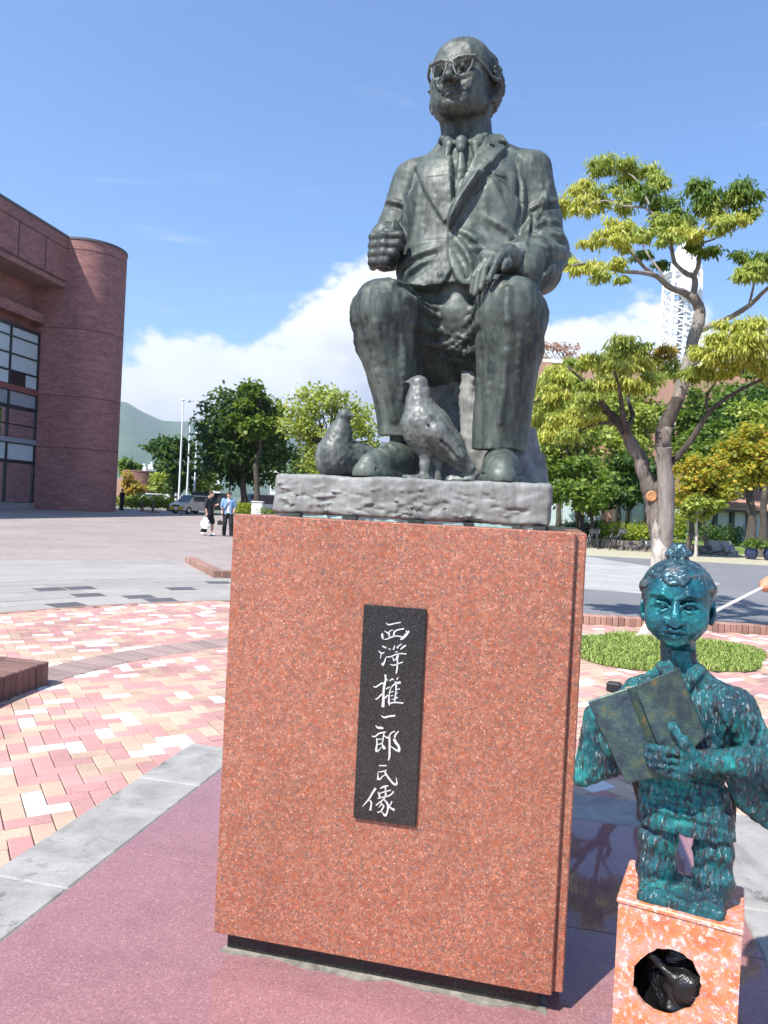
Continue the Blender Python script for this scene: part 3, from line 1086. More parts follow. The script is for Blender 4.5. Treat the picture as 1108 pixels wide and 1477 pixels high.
HC = Vector((-22.34, 54.0, 0)); HR = 2.6; HTOP = 18.9
hall = thing('brick_hall', 'large dark red brick hall with a rounded corner tower at the left', 'building', (HC.x, HC.y, -.05))
def tower_plan(g):
    P = [(-24.6, 51.4 - g)]
    for i in range(33):
        a = -math.pi / 2 + i / 32 * math.pi * .92
        P.append((HC.x + (HR + g) * math.cos(a), HC.y + (HR + g) * math.sin(a)))
    P += [(-27.5, 60.5), (-27.5, 51.4 - g)]
    return P
def tower_band(z0, z1, g, name, m):
    P = tower_plan(g); n = len(P)
    vs = [(x, y, z0) for x, y in P] + [(x, y, z1) for x, y in P]
    fs = [(i, (i + 1) % n, n + (i + 1) % n, n + i) for i in range(n)] + [tuple(range(n, 2 * n)), tuple(reversed(range(n)))]
    me = bpy.data.meshes.new(name); me.from_pydata(vs, [], fs); me.update()
    uv = me.uv_layers.new(name='UVMap')
    L = [0]
    for i in range(n):
        q, r = P[i], P[(i + 1) % n]; L.append(L[-1] + math.hypot(r[0] - q[0], r[1] - q[1]))
    for i in range(n):
        for li, (u, z) in zip(me.polygons[i].loop_indices, ((L[i], z0), (L[i + 1], z0), (L[i + 1], z1), (L[i], z1))):
            uv.data[li].uv = (u, z)
    for pz in list(me.polygons)[:n]: pz.use_smooth = True
    o = link(name, me, hall, M[m])
    me.set_sharp_from_angle(angle=R(40))
    return o
tower_band(-.2, HTOP - .12, 0, 'round_tower', 'hall_round')
tower_band(HTOP - .12, HTOP + .03, .05, 'coping', 'coping')
for z in (4.3, 7.9, 12.6, 18.1):
    tower_band(z - .028, z + .028, .012, 'brick_joint', 'joint')
FD = Vector((.167, .986, 0)).normalized()       # along the front, away from the camera
FNr = Vector((FD.y, -FD.x, 0))                  # out of the front, to the right
HAX = (FD, FNr, Vector((0, 0, 1)))
def hb(d0, d1, o0, o1, z0, z1, base, name, m, parent=None):
    """a box along the front: d along it from the base point, o outward, z up"""
    b = MB(); b.box(base + FD * ((d0 + d1) / 2) + FNr * ((o0 + o1) / 2) + Vector((0, 0, (z0 + z1) / 2)), ((d1 - d0) / 2, (o1 - o0) / 2, (z1 - z0) / 2), HAX)
    return b.build(name, m, parent or hall)
FB = Vector((-22.75, 51.6, 0))                  # where the projecting box meets the tower
hb(-30, .25, -8, 0, 15.35, HTOP - .1, FB, 'projecting_storey', M['hall_flat'])
hb(-30.1, .2, -.3, .06, HTOP - .1, HTOP + .05, FB, 'coping', M['coping'])
hb(-30, -.3, .0, .05, 15.7, 15.82, FB, 'ledge', M['joint'])
hb(-30, .1, .0, .03, 18.0, 18.06, FB, 'brick_joint', M['joint'])
for d in (-2.6, -5.3, -8.0, -10.7):
    hb(d - .03, d + .03, .0, .03, 15.9, 18.0, FB, 'brick_joint', M['joint'])
WB = Vector((-24.45, 51.35, 0))                  # end of the window wall at the tower
hb(-26, .6, -7.0, .35, 12.75, 13.4, WB, 'ledge', M['hall_flat'])
hb(-26, .6, -7.0, -.5, 12.0, 15.4, WB, 'wall', M['hall_flat'])
hb(-26, .6, -9.0, -4.5, -.2, 12.05, WB, 'inner_wall', M['interior'])
hb(.1, .5, -9, -.4, -.2, 12.05, WB, 'end_wall', M['interior'])
hb(-26, .6, -.6, .12, -.2, .38, WB, 'sill', M['border_stone'])
for z0, z1, w in ((7.78, 8.15, 'beam_red'), (4.38, 4.70, 'panel_gray')):
    hb(-26, .1, -.3, .10, z0, z1, WB, 'floor_beam', M[w])
for z0, z1 in ((3.0, 3.2), (6.62, 6.84), (11.92, 12.1)):
    hb(-26, .1, -4.5, .08, z0, z1, WB, 'floor_edge', M['frame_dark'])
hb(-26, -.2, -.62, -.55, .42, 3.0, WB, 'curtain', M['curtain_teal'])
rows = [(11.36, 11.92, 'panel_pale'), (10.24, 11.26, 'panel_pale'), (9.14, 10.12, 'panel_pale'), (8.15, 9.02, 'mix'), (6.84, 7.72, 'panel_gray'), (5.62, 6.58, 'glass_clear'), (4.74, 5.52, 'glass_clear'), (3.24, 4.30, 'panel_pale'), (.42, 3.0, 'glass_teal')]
cols = [(-25.0, -12.2), (-12.1, -9.0), (-8.9, -5.8), (-5.7, -3.0), (-2.88, -.10)]
for z0, z1, w in rows:
    for ci, (d0, d1) in enumerate(cols):
        wn = hb(d0, d1, -.06, .0, z0, z1, WB, 'window_pane', M['panel_dark' if w == 'mix' else w])
        if w == 'mix':
            hb(d1 - 1.15, d1 - .02, -.01, .02, z0 + .05, z1 - .03, WB, 'blind', M['panel_pale'])
    hb(-26, .0, -.05, .07, z1, z1 + .09, WB, 'transom', M['frame_dark'])
for d in (-12.15, -8.95, -5.75, -2.94, -.06):
    hb(d - .07, d + .07, -.05, .09, .38, 11.95, WB, 'mullion', M['frame_dark'])
b = MB()
c = WB + FD * -1.9 + FNr * -1.6 + Vector((0, 0, 6.15))
b.lathe(c, [(.02, -.17), (.12, -.12), (.17, 0), (.12, .12), (.02, .17)], 16); b.tube([c + Vector((0, 0, .17)), c + Vector((0, 0, .6))], .012, 6)
b.build('hanging_lamp', M['lamp_glow'], hall, True)

# ------------------------------------------------------------------ mountains far behind
def mountains():
    rs = np.random.RandomState(2)
    prof = [(-75, .09), (-50, .085), (-40, .075), (-30, .10), (-24, .104), (-21.2, .112), (-19.6, .118), (-18.3, .108), (-17, .099), (-15.6, .099), (-13.6, .104), (-11, .098), (-8, .090), (-3, .085), (5, .06), (14, .05), (25, .055), (40, .07), (75, .08)]
    A = np.radians(np.linspace(-75, 75, 301)); nr = 34
    pa, ph = np.radians([p[0] for p in prof]), np.array([p[1] for p in prof])
    V = []
    for j in range(nr):
        t = j / (nr - 1)
        r = 2300 + 2300 * t
        top = np.interp(A, pa, ph) * 4600 * .97
        h = top * (t ** 1.5)
        n = np.zeros_like(A)
        for q, am in ((14, 1), (33, .6), (71, .4), (150, .22)):
            n += am * np.sin(A * q + q + 5 * t * (1 + .3 * math.sin(q)))
        h = h + n * 20 * t * (1.08 - t * .75) 
        V.append(np.stack([np.sin(A) * r, np.cos(A) * r, h - 2], 1))
    V.append(np.stack([np.sin(A) * 5600, np.cos(A) * 5600, np.full_like(A, -2)], 1))
    nr += 1
    V = np.concatenate(V); m = len(A)
    F = [(j * m + i, j * m + i + 1, (j + 1) * m + i + 1, (j + 1) * m + i) for j in range(nr - 1) for i in range(m - 1)]
    me = bpy.data.meshes.new('mountains'); me.from_pydata(V.tolist(), [], F); me.update()
    return me
def f_mount(k, p, b):
    n = k.noise(p, .006, 8, .65)
    n2 = k.noise(p, .05, 5, .7)
    return (k.ramp(k.math('ADD', k.math('MULTIPLY', n, .5), k.math('MULTIPLY', n2, .5)), [(.35, (.018, .045, .022)), (.5, (.05, .095, .045)), (.66, (.11, .15, .08))]), .95)
M['mountain'] = pmat('mountain', f_mount, .95)
tag(link('mountains', mountains(), None, M['mountain'], True), kind='structure')
# ------------------------------------------------------------------ the monument: seated bronze man
SO = ped(PEDC, SLABN, SLABZ)
ST = Matrix(((PT.x, PN.x, 0, SO.x), (PT.y, PN.y, 0, SO.y), (0, 0, 1, SO.z), (0, 0, 0, 1)))
def sw(p):
    return ST @ Vector(p)

statue = thing('seated_statue', 'large dark bronze statue of a seated man in suit and glasses on the red pedestal', 'statue', SO)

def build_suit():
    c = Clay((-.32, -.02, .06), (.54, .96, 1.40), .0052)
    # trunk
    c.loft([(.40, .09, .66, .24, .20), (.52, .09, .62, .255, .215), (.62, .09, .585, .255, .225), (.75, .085, .555, .235, .215), (.90, .085, .54, .222, .195),
            (1.02, .088, .54, .228, .18), (1.13, .092, .545, .240, .165), (1.20, .092, .55, .235, .145), (1.245, .09, .55, .19, .125), (1.285, .085, .55, .125, .105), (1.33, .08, .56, .095, .09)], .02, 2.7)
    c.cap((-.085, .545, 1.180), (.270, .545, 1.190), .100, .100, .04)
    c.cap((-.03, .555, 1.250), (.21, .555, 1.260), .068, .068, .05)
    c.ell((-.130, .545, 1.222), (.075, .085, .052), .03)
    c.ell((.322, .540, 1.232), (.075, .085, .052), .03)
    c.ell((.02, .41, 1.04), (.14, .065, .16), .07)
    c.ell((.165, .41, 1.04), (.14, .065, .16), .07)
    c.ell((.085, .385, .80), (.18, .075, .13), .09)
    # jacket skirt spreads over the lap
    c.loft([(.715, .085, .505, .243, .235), (.77, .085, .52, .238, .233), (.84, .085, .53, .225, .21)], .05, 2.8)
    # thighs, knees, shins
    for sx in (-1, 1):
        hip = (-.03, .62, .51) if sx < 0 else (.215, .62, .51)
        kn = (-.135, .170, .575) if sx < 0 else (.298, .155, .570)
        an = (-.078, .225, .185) if sx < 0 else (.280, .205, .145)
        c.cap(hip, kn, .155, .110, .06)
        c.ell((kn[0], kn[1] - .008, kn[2] + .010), (.104, .103, .102), .03)
        c.box((kn[0], kn[1] - .005, kn[2] + .02), (.075, .085, .075), .04, .03)
        mid = (kn[0] * .5 + an[0] * .5 + .004, (kn[1] + an[1]) / 2 + .012, (kn[2] + an[2]) / 2)
        r2 = .064 if sx < 0 else .083
        c.chain([kn, mid, an], [.098, .080, r2 - .010], .03)
        c.loft([(an[2] - .03, an[0], an[1], r2 + .010, r2 + .010), (an[2] + .06, an[0] * .8 + mid[0] * .2, an[1] * .8 + mid[1] * .2, r2 + .016, r2 + .016), (mid[2], mid[0], mid[1], .100, .100), (kn[2] - .10, kn[0] * .8 + mid[0] * .2, kn[1] * .8 + mid[1] * .2, .111, .108), (kn[2] + .03, kn[0], kn[1], .108, .106)], .03, 1.5)
        c.cap((mid[0], mid[1] + .05, mid[2] + .06), (kn[0], kn[1] + .06, kn[2] - .10), .07, .085, .05)
        # turned-up cuff, open below over a dark gap
        if sx < 0:
            z0, cx_, cy_ = .150, -.076, .223
            c.loft([(z0, cx_, cy_, .070, .072), (z0 + .052, cx_ - .002, cy_, .068, .070)], .003, 2.1)
        else:
            z0, cx_, cy_ = .112, .281, .205
            c.loft([(z0, cx_, cy_, .092, .094), (z0 + .060, cx_, cy_, .088, .090)], .003, 2.1)
        c.box((cx_, cy_, z0 - .10), (.2, .2, .104), .001, 0, True, [(1, 0, 0), (0, .985, .17), (0, -.17, .985)])
        c.cap((cx_, cy_, z0 - .05), (cx_, cy_, z0 + .045), r2 - .012, r2 - .014, 0, True)
        # pressed crease: a sharp ridge down the front
        if sx > 0:
            P = [(.293, .040, .62), (.296, .050, .52), (.296, .070, .42), (.291, .094, .31), (.285, .113, .20)]
        else:
            P = [(-.142, .058, .62), (-.137, .070, .52), (-.122, .093, .40), (-.100, .128, .28), (-.083, .155, .205)]
        P = [tuple(c.onskin(q, -.001)) for q in P]
        c.chain(P, .0045, .022)
    # cloth stretched between the thighs, and the folds that fan from the crotch
    c.cap((.0, .47, .50), (.19, .47, .50), .10, .10, .10)
    c.chain([(.085, .37, .72), (.095, .35, .62), (.10, .36, .52)], [.05, .05, .03], .06)
    for a, b, r in (((.05, .36, .63), (-.09, .09, .665), .012), ((.03, .38, .59), (-.06, .10, .61), .013), ((.04, .40, .55), (-.05, .14, .535), .012), ((.05, .42, .52), (-.03, .2, .48), .010),
                    ((-.02, .36, .67), (-.12, .14, .69), .009), ((.13, .36, .61), (.23, .09, .66), .011), ((.14, .38, .57), (.225, .09, .605), .013),
                    ((.15, .40, .53), (.225, .12, .535), .012), ((.15, .42, .50), (.22, .18, .47), .010), ((.19, .33, .65), (.27, .10, .685), .008)):
        c.fold(a, b, r, .014, .6)
        c.fold(tuple(np.array(a) - (0, 0, .020)), tuple(np.array(b) - (0, 0, .024)), r * .8, .012, .5, True)
    for a, b, r in (((-.235, .12, .61), (-.225, .20, .50), .010), ((-.225, .10, .555), (-.205, .2, .44), .008), ((.402, .14, .59), (.40, .23, .47), .013),
                    ((.398, .11, .53), (.392, .2, .40), .012), ((.36, .075, .51), (.39, .15, .38), .008), ((-.05, .10, .48), (-.06, .16, .34), .008), ((-.055, .12, .44), (-.07, .17, .28), .007),
                    ((.21, .10, .48), (.205, .17, .32), .008), ((-.19, .08, .49), (-.15, .12, .33), .006), ((.335, .07, .47), (.355, .10, .30), .006), ((.24, .09, .40), (.235, .12, .24), .006)):
        c.fold(a, b, r, .014, .5)
    # sides of the shins fall as flat planes either side of the crease
    # his right arm: sleeve down to the fist on the knee
    c.chain([(-.135, .535, 1.170), (-.182, .505, 1.00), (-.205, .475, .90)], [.088, .076, .070], .022)
    c.chain([(-.205, .475, .90), (-.196, .38, .902)], [.068, .056], .03)
    c.chain([(-.196, .37, .905), (-.191, .350, .908)], [.060, .058], .006)
    for a, b in (((-.26, .42, 1.0), (-.15, .41, .95)), ((-.265, .43, .965), (-.16, .39, .925)), ((-.265, .43, .91), (-.18, .36, .965)), ((-.24, .46, 1.10), (-.13, .44, 1.05))):
        c.fold(a, b, .012, .012, .6)
        c.fold(tuple(np.array(a) - (0, 0, .020)), tuple(np.array(b) - (0, 0, .018)), .010, .010, .5, True)
    # his left arm: elbow out, forearm back across the thigh
    c.chain([(.318, .535, 1.180), (.362, .51, 1.02), (.385, .45, .865)], [.090, .082, .086], .022)
    c.chain([(.385, .45, .865), (.366, .36, .80), (.320, .258, .768)], [.090, .084, .062], .04)
    c.cap((.388, .37, .755), (.350, .250, .690), .058, .034, .04)
    c.cap((.346, .276, .775), (.328, .240, .738), .060, .052, .008)
    for a, b, r in (((.445, .43, .98), (.32, .39, .91), .014), ((.46, .41, .91), (.34, .35, .85), .015), ((.455, .40, .85), (.36, .30, .80), .013), ((.44, .46, 1.07), (.32, .43, 1.01), .011),
                    ((.425, .43, 1.14), (.345, .40, .94), .009), ((.42, .30, .76), (.38, .25, .70), .012), ((.38, .42, 1.12), (.40, .40, .95), .008)):
        c.fold(a, b, r, .014, .6)
        c.fold(tuple(np.array(a) - (0, 0, .022)), tuple(np.array(b) - (0, 0, .020)), r * .8, .012, .5, True)
    # deep dark seams where the sleeves leave the coat
    c.chain([(-.095, .440, 1.215), (-.108, .395, 1.12), (-.122, .37, 1.0), (-.134, .36, .90), (-.142, .345, .78)], [.006, .011, .014, .018, .022], .006, True)
    c.chain([(.268, .430, 1.225), (.292, .390, 1.12), (.300, .37, 1.02), (.300, .36, .92), (.290, .35, .85)], [.006, .012, .020, .026, .026], .006, True)
    c.chain([(-.098, .452, 1.24), (-.106, .470, 1.275)], .005, .006, True)
    c.chain([(.272, .450, 1.24), (.280, .480, 1.28)], .005, .006, True)
    c.loft([(1.25, .085, .55, .150, .125), (1.29, .083, .555, .138, .122), (1.34, .081, .56, .128, .118), (1.385, .080, .565, .121, .112)], .03, 2.0)
    c.box((.08, .43, 1.455), (.3, .3, .15), .004, .006, True, [(1, 0, 0), (0, .884, .468), (0, -.468, .884)])
    # small buttons at the cuff
    for i in range(3):
        c.ell(tuple(c.onskin((.398 - i * .012, .262 - i * .008, .725 - i * .022), -.003)), (.011, .011, .011), .003)
    # shirt front sinks behind the lapels
    c.relief([(.028, 1.30), (.048, 1.17), (.062, 1.03), (.088, 1.07), (.118, 1.17), (.140, 1.30)], -.022, .30, .56, .003)
    # jacket over the trousers: the hem opens in an upturned V
    c.relief([(-.16, .80), (-.13, .728), (-.08, .708), (-.02, .694), (.030, .688), (.056, .715), (.076, .757), (.092, .720), (.118, .695), (.152, .672), (.20, .67), (.34, .70), (.34, 1.0), (.20, 1.12), (-.08, 1.12), (-.16, 1.0)], .013, .22, .46, .003)
    # lapels stand proud, fronts overlap
    c.relief([(.002, 1.345), (-.040, 1.30), (-.110, 1.205), (-.045, 1.06), (.036, .935), (.064, .97), (.060, 1.02), (.044, 1.14), (.030, 1.26)], .010, .28, .60, .003)
    c.relief([(.145, 1.36), (.215, 1.335), (.236, 1.30), (.226, 1.268), (.236, 1.255), (.205, 1.18), (.140, 1.06), (.060, .905), (.050, .93), (.056, .985), (.085, 1.075), (.120, 1.20), (.135, 1.29)], .022, .24, .60, .003)
    c.relief([(.185, 1.16), (.138, 1.065), (.095, .985), (.060, .912), (.052, .94), (.060, .985), (.080, 1.03), (.12, 1.10)], .016, .22, .60, .009)
    c.relief([(.150, 1.11), (.120, 1.045), (.090, .985), (.064, .925), (.058, .95), (.066, .985), (.09, 1.03)], .012, .22, .60, .008)
    c.relief([(.226, 1.292), (.205, 1.285), (.207, 1.276), (.232, 1.272)], -.018, .26, .60, .002)
    c.relief([(.170, 1.262), (.190, 1.252), (.196, 1.257), (.176, 1.268)], .010, .28, .60, .002)
    c.relief([(.168, 1.135), (.240, 1.110), (.243, 1.124), (.172, 1.150)], .007, .28, .60, .002)
    c.relief([(.050, .93), (.060, .80), (.076, .757), (.11, .70), (.30, .66), (.30, .90), (.20, 1.1), (.10, 1.0)], .006, .22, .50, .003)
    # buttons
    c.ell(tuple(c.onskin((.062, .25, .885), -.008)), (.015, .016, .014), .002)
    c.ell(tuple(c.onskin((.036, .25, .742), -.005)), (.013, .012, .013), .002)
    # soft dents and drag lines of the jacket
    for a, b, r in (((.10, .31, .90), (.20, .33, .80), .011), ((.13, .32, .83), (.24, .36, .80), .013), ((.09, .29, .86), (.145, .31, .74), .009), ((.18, .35, .95), (.26, .39, .86), .012), ((.0, .30, .80), (-.11, .33, .73), .008), ((.02, .30, .84), (-.10, .34, .80), .006)):
        c.fold(a, b, r, .02, .5)
        c.fold(tuple(np.array(a) - (.004, 0, .026)), tuple(np.array(b) - (.004, 0, .026)), r * .8, .018, .5, True)
    c.rough(.0006, .075, 3)
    c.rough(.0004, .020, 5)
    c.rough(.0022, .020, 8, 16, ((.05, .05, .44), (.17, .60, .54)))
    return c.skin('suit', ST)
suit = link('suit', build_suit(), statue, M['bronze'], True)

def build_head():
    c = Clay((-.18, -.22, -.34), (.18, .22, .22), .0030)
    c.ell((0, .030, .060), (.110, .145, .125), .0)
    for s in (-1, 1):
        c.ell((s * .040, .015, .082), (.072, .115, .092), .04)
    c.ell((0, -.040, .000), (.096, .100, .112), .05)
    c.ell((0, -.070, -.078), (.062, .054, .038), .04)
    for s in (-1, 1):
        c.chain([(s * .088, .02, -.026), (s * .077, -.02, -.060), (s * .040, -.084, -.086)], [.028, .028, .029], .035)
        c.ell((s * .060, -.090, -.002), (.038, .034, .032), .03)                       # cheekbone
        c.ell((s * .058, -.076, -.048), (.028, .032, .028), .05)                       # jowl
    c.ell((0, -.058, .088), (.092, .068, .080), .05)                                   # forehead
    c.cap((-.054, -.126, .046), (.054, -.126, .046), .015, .015, .025)                 # brow
    for s in (-1, 1):
        c.ell((s * .043, -.156, .015), (.026, .028, .018), .010, True)
        c.ell((s * .042, -.1125, .012), (.021, .020, .018), .003)
        c.chain([(s * .018, -.122, .011), (s * .040, -.134, .027), (s * .067, -.113, .014)], .0062, .004)      # upper lid
        c.chain([(s * .018, -.122, .008), (s * .041, -.130, -.003), (s * .067, -.111, .008)], .0045, .004)     # lower lid
        c.ell((s * .042 - .004, -.132, .012), (.0085, .010, .0085), .002, True)                                # pupil
        c.fold((s * .018, -.135, -.014), (s * .064, -.120, -.014), .0045, .008, .3, True, -.010)               # bag under the eye
        c.chain([(s * .016, -.142, .048), (s * .040, -.142, .057), (s * .072, -.114, .046)], .0062, .006)      # eyebrow
    c.chain([(0, -.130, .036), (0, -.150, .006), (0, -.172, -.024)], [.012, .013, .018], .014)                 # nose
    for s in (-1, 1):
        c.ell((s * .020, -.150, -.028), (.013, .018, .011), .008)
        c.ell((s * .011, -.162, -.043), (.008, .012, .008), .003, True)
        c.fold((s * .030, -.142, -.026), (s * .046, -.112, -.060), .005, .010, .15, True)
    c.box((0, -.168, -.060), (.05, .045, .016), .006, .010, True)                       # flat underside of the nose
    c.ell((0, -.112, -.052), (.046, .028, .030), .025)
    c.chain([(-.036, -.125, -.065), (-.012, -.143, -.0555), (0, -.143, -.057), (.012, -.143, -.0555), (.036, -.125, -.065)], [.003, .0065, .006, .0065, .003], .006)
    c.chain([(-.030, -.126, -.072), (0, -.142, -.074), (.030, -.126, -.072)], [.004, .009, .004], .006)
    c.chain([(-.043, -.119, -.0715), (-.016, -.148, -.0645), (.016, -.148, -.0645), (.043, -.119, -.0715)], .0040, .002, True)
    c.chain([(-.028, -.132, -.086), (0, -.142, -.089), (.028, -.132, -.086)], .007, .010, True)
    c.ell((0, -.112, -.098), (.034, .022, .018), .018)
    for s in (-1, 1):                                                                  # ears
        c.ell((s * .126, .020, .000), (.016, .030, .050), .006, rot=(s * .60, 'Z'))
        c.ell((s * .142, .006, .006), (.010, .017, .031), .004, True, rot=(s * .60, 'Z'))
        c.ell((s * .122, .006, -.042), (.013, .013, .015), .005)
    c.chain([(0, .055, -.04), (.0, .070, -.15), (.0, .090, -.34)], [.090, .094, .102], .03)
    c.chain([(0, -.048, -.078), (0, .025, -.13), (0, .05, -.30)], [.036, .050, .075], .02)
    for s in (-1, 1):
        c.cap((s * .082, .03, -.06), (s * .045, -.005, -.24), .022, .020, .02)
    c.rough(.0006, .04, 11)
    c.rough(.0003, .016, 12)
    return c
HEADP = Vector((.054, .500, 1.505))
HT = ST @ Matrix.Translation(HEADP) @ Matrix.Rotation(R(-12), 4, 'Z') @ Matrix.Rotation(R(-1), 4, 'X')
head = link('head', build_head().skin('head', HT), statue, M['bronze'], True)

def build_hair():
    c = Clay((-.17, -.12, -.12), (.17, .22, .22), .0034)
    c.ell((0, .046, .058), (.136, .158, .136), 0)
    c.cap((0, -.16, .14), (0, .06, .240), .112, .088, .010, True)                      # bald crown
    c.box((0, -.135, -.02), (.2, .125, .13), .01, .006, True)
    for s in (-1, 1):
        c.ell((s * .130, .014, -.006), (.034, .036, .052), .006, True)
    c.box((0, 0, -.17), (.2, .2, .10), .01, .01, True)
    c.cap((0, -.02, -.05), (0, .03, .055), .092, .098, .0, True)
    rs = random.Random(4)
    for s in (-1, 1):                                                                  # combed wavy locks
        for i in range(15):
            z = .022 + .0108 * i
            y0 = -.030 + .003 * i + (.012 if i % 2 else 0)
            x0 = s * (.134 - .0026 * i) * math.sqrt(max(.2, 1 - ((z - .05) / .165) ** 2))
            c.chain([(x0 * .96, y0 + rs.uniform(-.006, .010), z - .004), (x0 * rs.uniform(.99, 1.04), y0 + .035, z + .008), (x0 * rs.uniform(.97, 1.02), y0 + .075, z - .002), (x0 * .96, y0 + .11, z + .006), (x0 * .74, y0 + .15, z - .010)], [.006, rs.uniform(.007, .011), .009, .0095, .006], .008)
    c.rough(.0026, .028, 21, stretch=(1, .6, 1.5)); c.rough(.0012, .012, 22, stretch=(1, .5, 1.6))
    return c.skin('hair', HT)
link('hair', build_hair(), head, M['bronze_dark'], True)

# spectacles with heavy upper rims
g = MB()
def hp(x, y, z):
    return HT @ Vector((x, y, z))
for s in (-1, 1):
    rim = [(.013, .026), (.024, .034), (.045, .037), (.068, .037), (.082, .034), (.077, .006), (.063, -.022), (.045, -.031), (.026, -.023), (.014, .004)]
    pts = []
    for i in range(len(rim)):
        for q in (0, .33, .66):
            a, b = rim[i], rim[(i + 1) % len(rim)]
            pts.append((a[0] * (1 - q) + b[0] * q, a[1] * (1 - q) + b[1] * q))
    P3 = [hp(s * x, -.164 + .8 * max(0, x - .02) ** 1.3, z + .006) for x, z in pts]
    g.tube(P3 + [P3[0], P3[1]], .0034, 8, cap=False)
    top = [(.012, .028), (.030, .038), (.055, .042), (.088, .042)]
    g.tube([hp(s * x, -.166 + .8 * max(0, x - .02) ** 1.3, z + .006) for x, z in top], [.0034, .0045, .0056, .0070], 8)
    g.tube([hp(s * .086, -.142, .044), hp(s * .110, -.10, .036), hp(s * .126, .0, .026), hp(s * .124, .035, .022)], [.0062, .0055, .0045, .004], 8)
g.tube([hp(-.015, -.160, .022), hp(0, -.168, .029), hp(.015, -.160, .022)], .0038, 8)
g.build('glasses', M['bronze_mid'], head, True)

def build_collar():
    c = Clay((-.06, .26, .96), (.22, .64, 1.40), .0038)
    c.loft([(1.19, .085, .56, .105, .115), (1.27, .080, .555, .112, .112), (1.335, .074, .56, .106, .108)], .0)
    c.loft([(1.0, .080, .44, .072, .045), (1.16, .085, .435, .085, .045), (1.25, .080, .45, .075, .055), (1.28, .075, .47, .06, .05)], .02)
    # two collar points
    for s in (-1, 1):
        c.chain([(.072 + s * .104, .53, 1.330), (.072 + s * .080, .440, 1.305), (.072 + s * .026, .405, 1.272)], [.015, .015, .011], .006)
        c.chain([(.072 + s * .060, .425, 1.290), (.072 + s * .050, .405, 1.262), (.072 + s * .056, .385, 1.208)], [.020, .020, .006], .006)
    # knot and tie
    c.chain([(.070, .390, 1.268), (.072, .378, 1.238)], [.024, .016], .003)
    c.chain([(.073, .382, 1.215), (.077, .374, 1.15), (.074, .366, 1.06), (.070, .358, .98)], [.012, .021, .025, .018], .003)
    c.cap((.062, .360, 1.20), (.050, .352, 1.06), .004, .004, .004, True)
    c.rough(.0006, .04, 31)
    return c.skin('shirt', ST)
link('shirt_collar', build_collar(), statue, M['bronze'], True)

def build_fist():
    c = Clay((-.30, .18, .70), (-.04, .42, 1.0), .0038)
    c.ell((-.185, .300, .845), (.062, .062, .075), .0)
    c.cap((-.185, .36, .885), (-.185, .30, .86), .052, .055, .03)
    zs = (.912, .872, .833, .797)
    for i, z in enumerate(zs):
        r = (.0215, .022, .0215, .019)[i]
        e = (.0, .006, .004, -.010)[i]
        c.chain([(-.245, .325, z + .004), (-.232, .258, z + .002), (-.178, .232, z - .003), (-.108 + e - .014 * i, .236, z - .004), (-.098 + e - .014 * i, .268, z - .004)], [r * .96, r, r, r * .96, r * .84], .014)
    for i in range(3):
        z = (zs[i] + zs[i + 1]) / 2
        c.chain([(-.232, .222, z), (-.178, .203, z - .003), (-.10, .215, z - .003)], .005, .007, True)
    c.chain([(-.215, .32, .925), (-.180, .275, .940), (-.138, .255, .928)], [.022, .021, .017], .010)
    c.rough(.0005, .03, 41)
    return c.skin('hand', ST @ Matrix.Translation((-.176, .315, .834)) @ Matrix.Scale(.80, 4) @ Matrix.Translation((.178, -.30, -.850)))
link('hand', build_fist(), statue, M['bronze_dark'], True)

def build_open_hand():
    c = Clay((.13, .02, .56), (.38, .34, .84), .0038)
    c.chain([(.318, .255, .768), (.275, .185, .765), (.245, .150, .750)], [.044, .040, .038], .03)
    c.ell((.232, .135, .742), (.050, .050, .032), .03, rot=(.5, 'Y'))
    tips = [((.264, .082, .742), (.250, .046, .700), (.232, .040, .648)), ((.242, .096, .744), (.220, .058, .694), (.206, .052, .626)),
            ((.220, .112, .742), (.196, .080, .686), (.186, .076, .614)), ((.202, .132, .734), (.176, .110, .680), (.170, .112, .628))]
    for i, (a, b, d) in enumerate(tips):
        r = (.0128, .0132, .0126, .0112)[i]
        c.chain([(.262 - .012 * i, .135 + .012 * i, .762 - .004 * i), a], [r * 1.15, r * 1.12], .012)
        c.chain([a, b, d], [r * 1.15, r, r * .82], .0035)
    c.chain([(.280, .135, .735), (.284, .078, .712), (.276, .052, .685)], [.018, .015, .011], .006)
    for r0 in ((.325, .252, .776),):                                                  # watch band / shirt cuff
        c.chain([(.352, .238, .752), (.340, .215, .795), (.312, .240, .815), (.286, .262, .80)], .008, .004)
        c.chain([(.338, .222, .748), (.326, .200, .792), (.300, .226, .810)], .006, .004)
    c.rough(.0004, .03, 43)
    return c.skin('hand', ST)
link('hand', build_open_hand(), statue, M['bronze'], True)

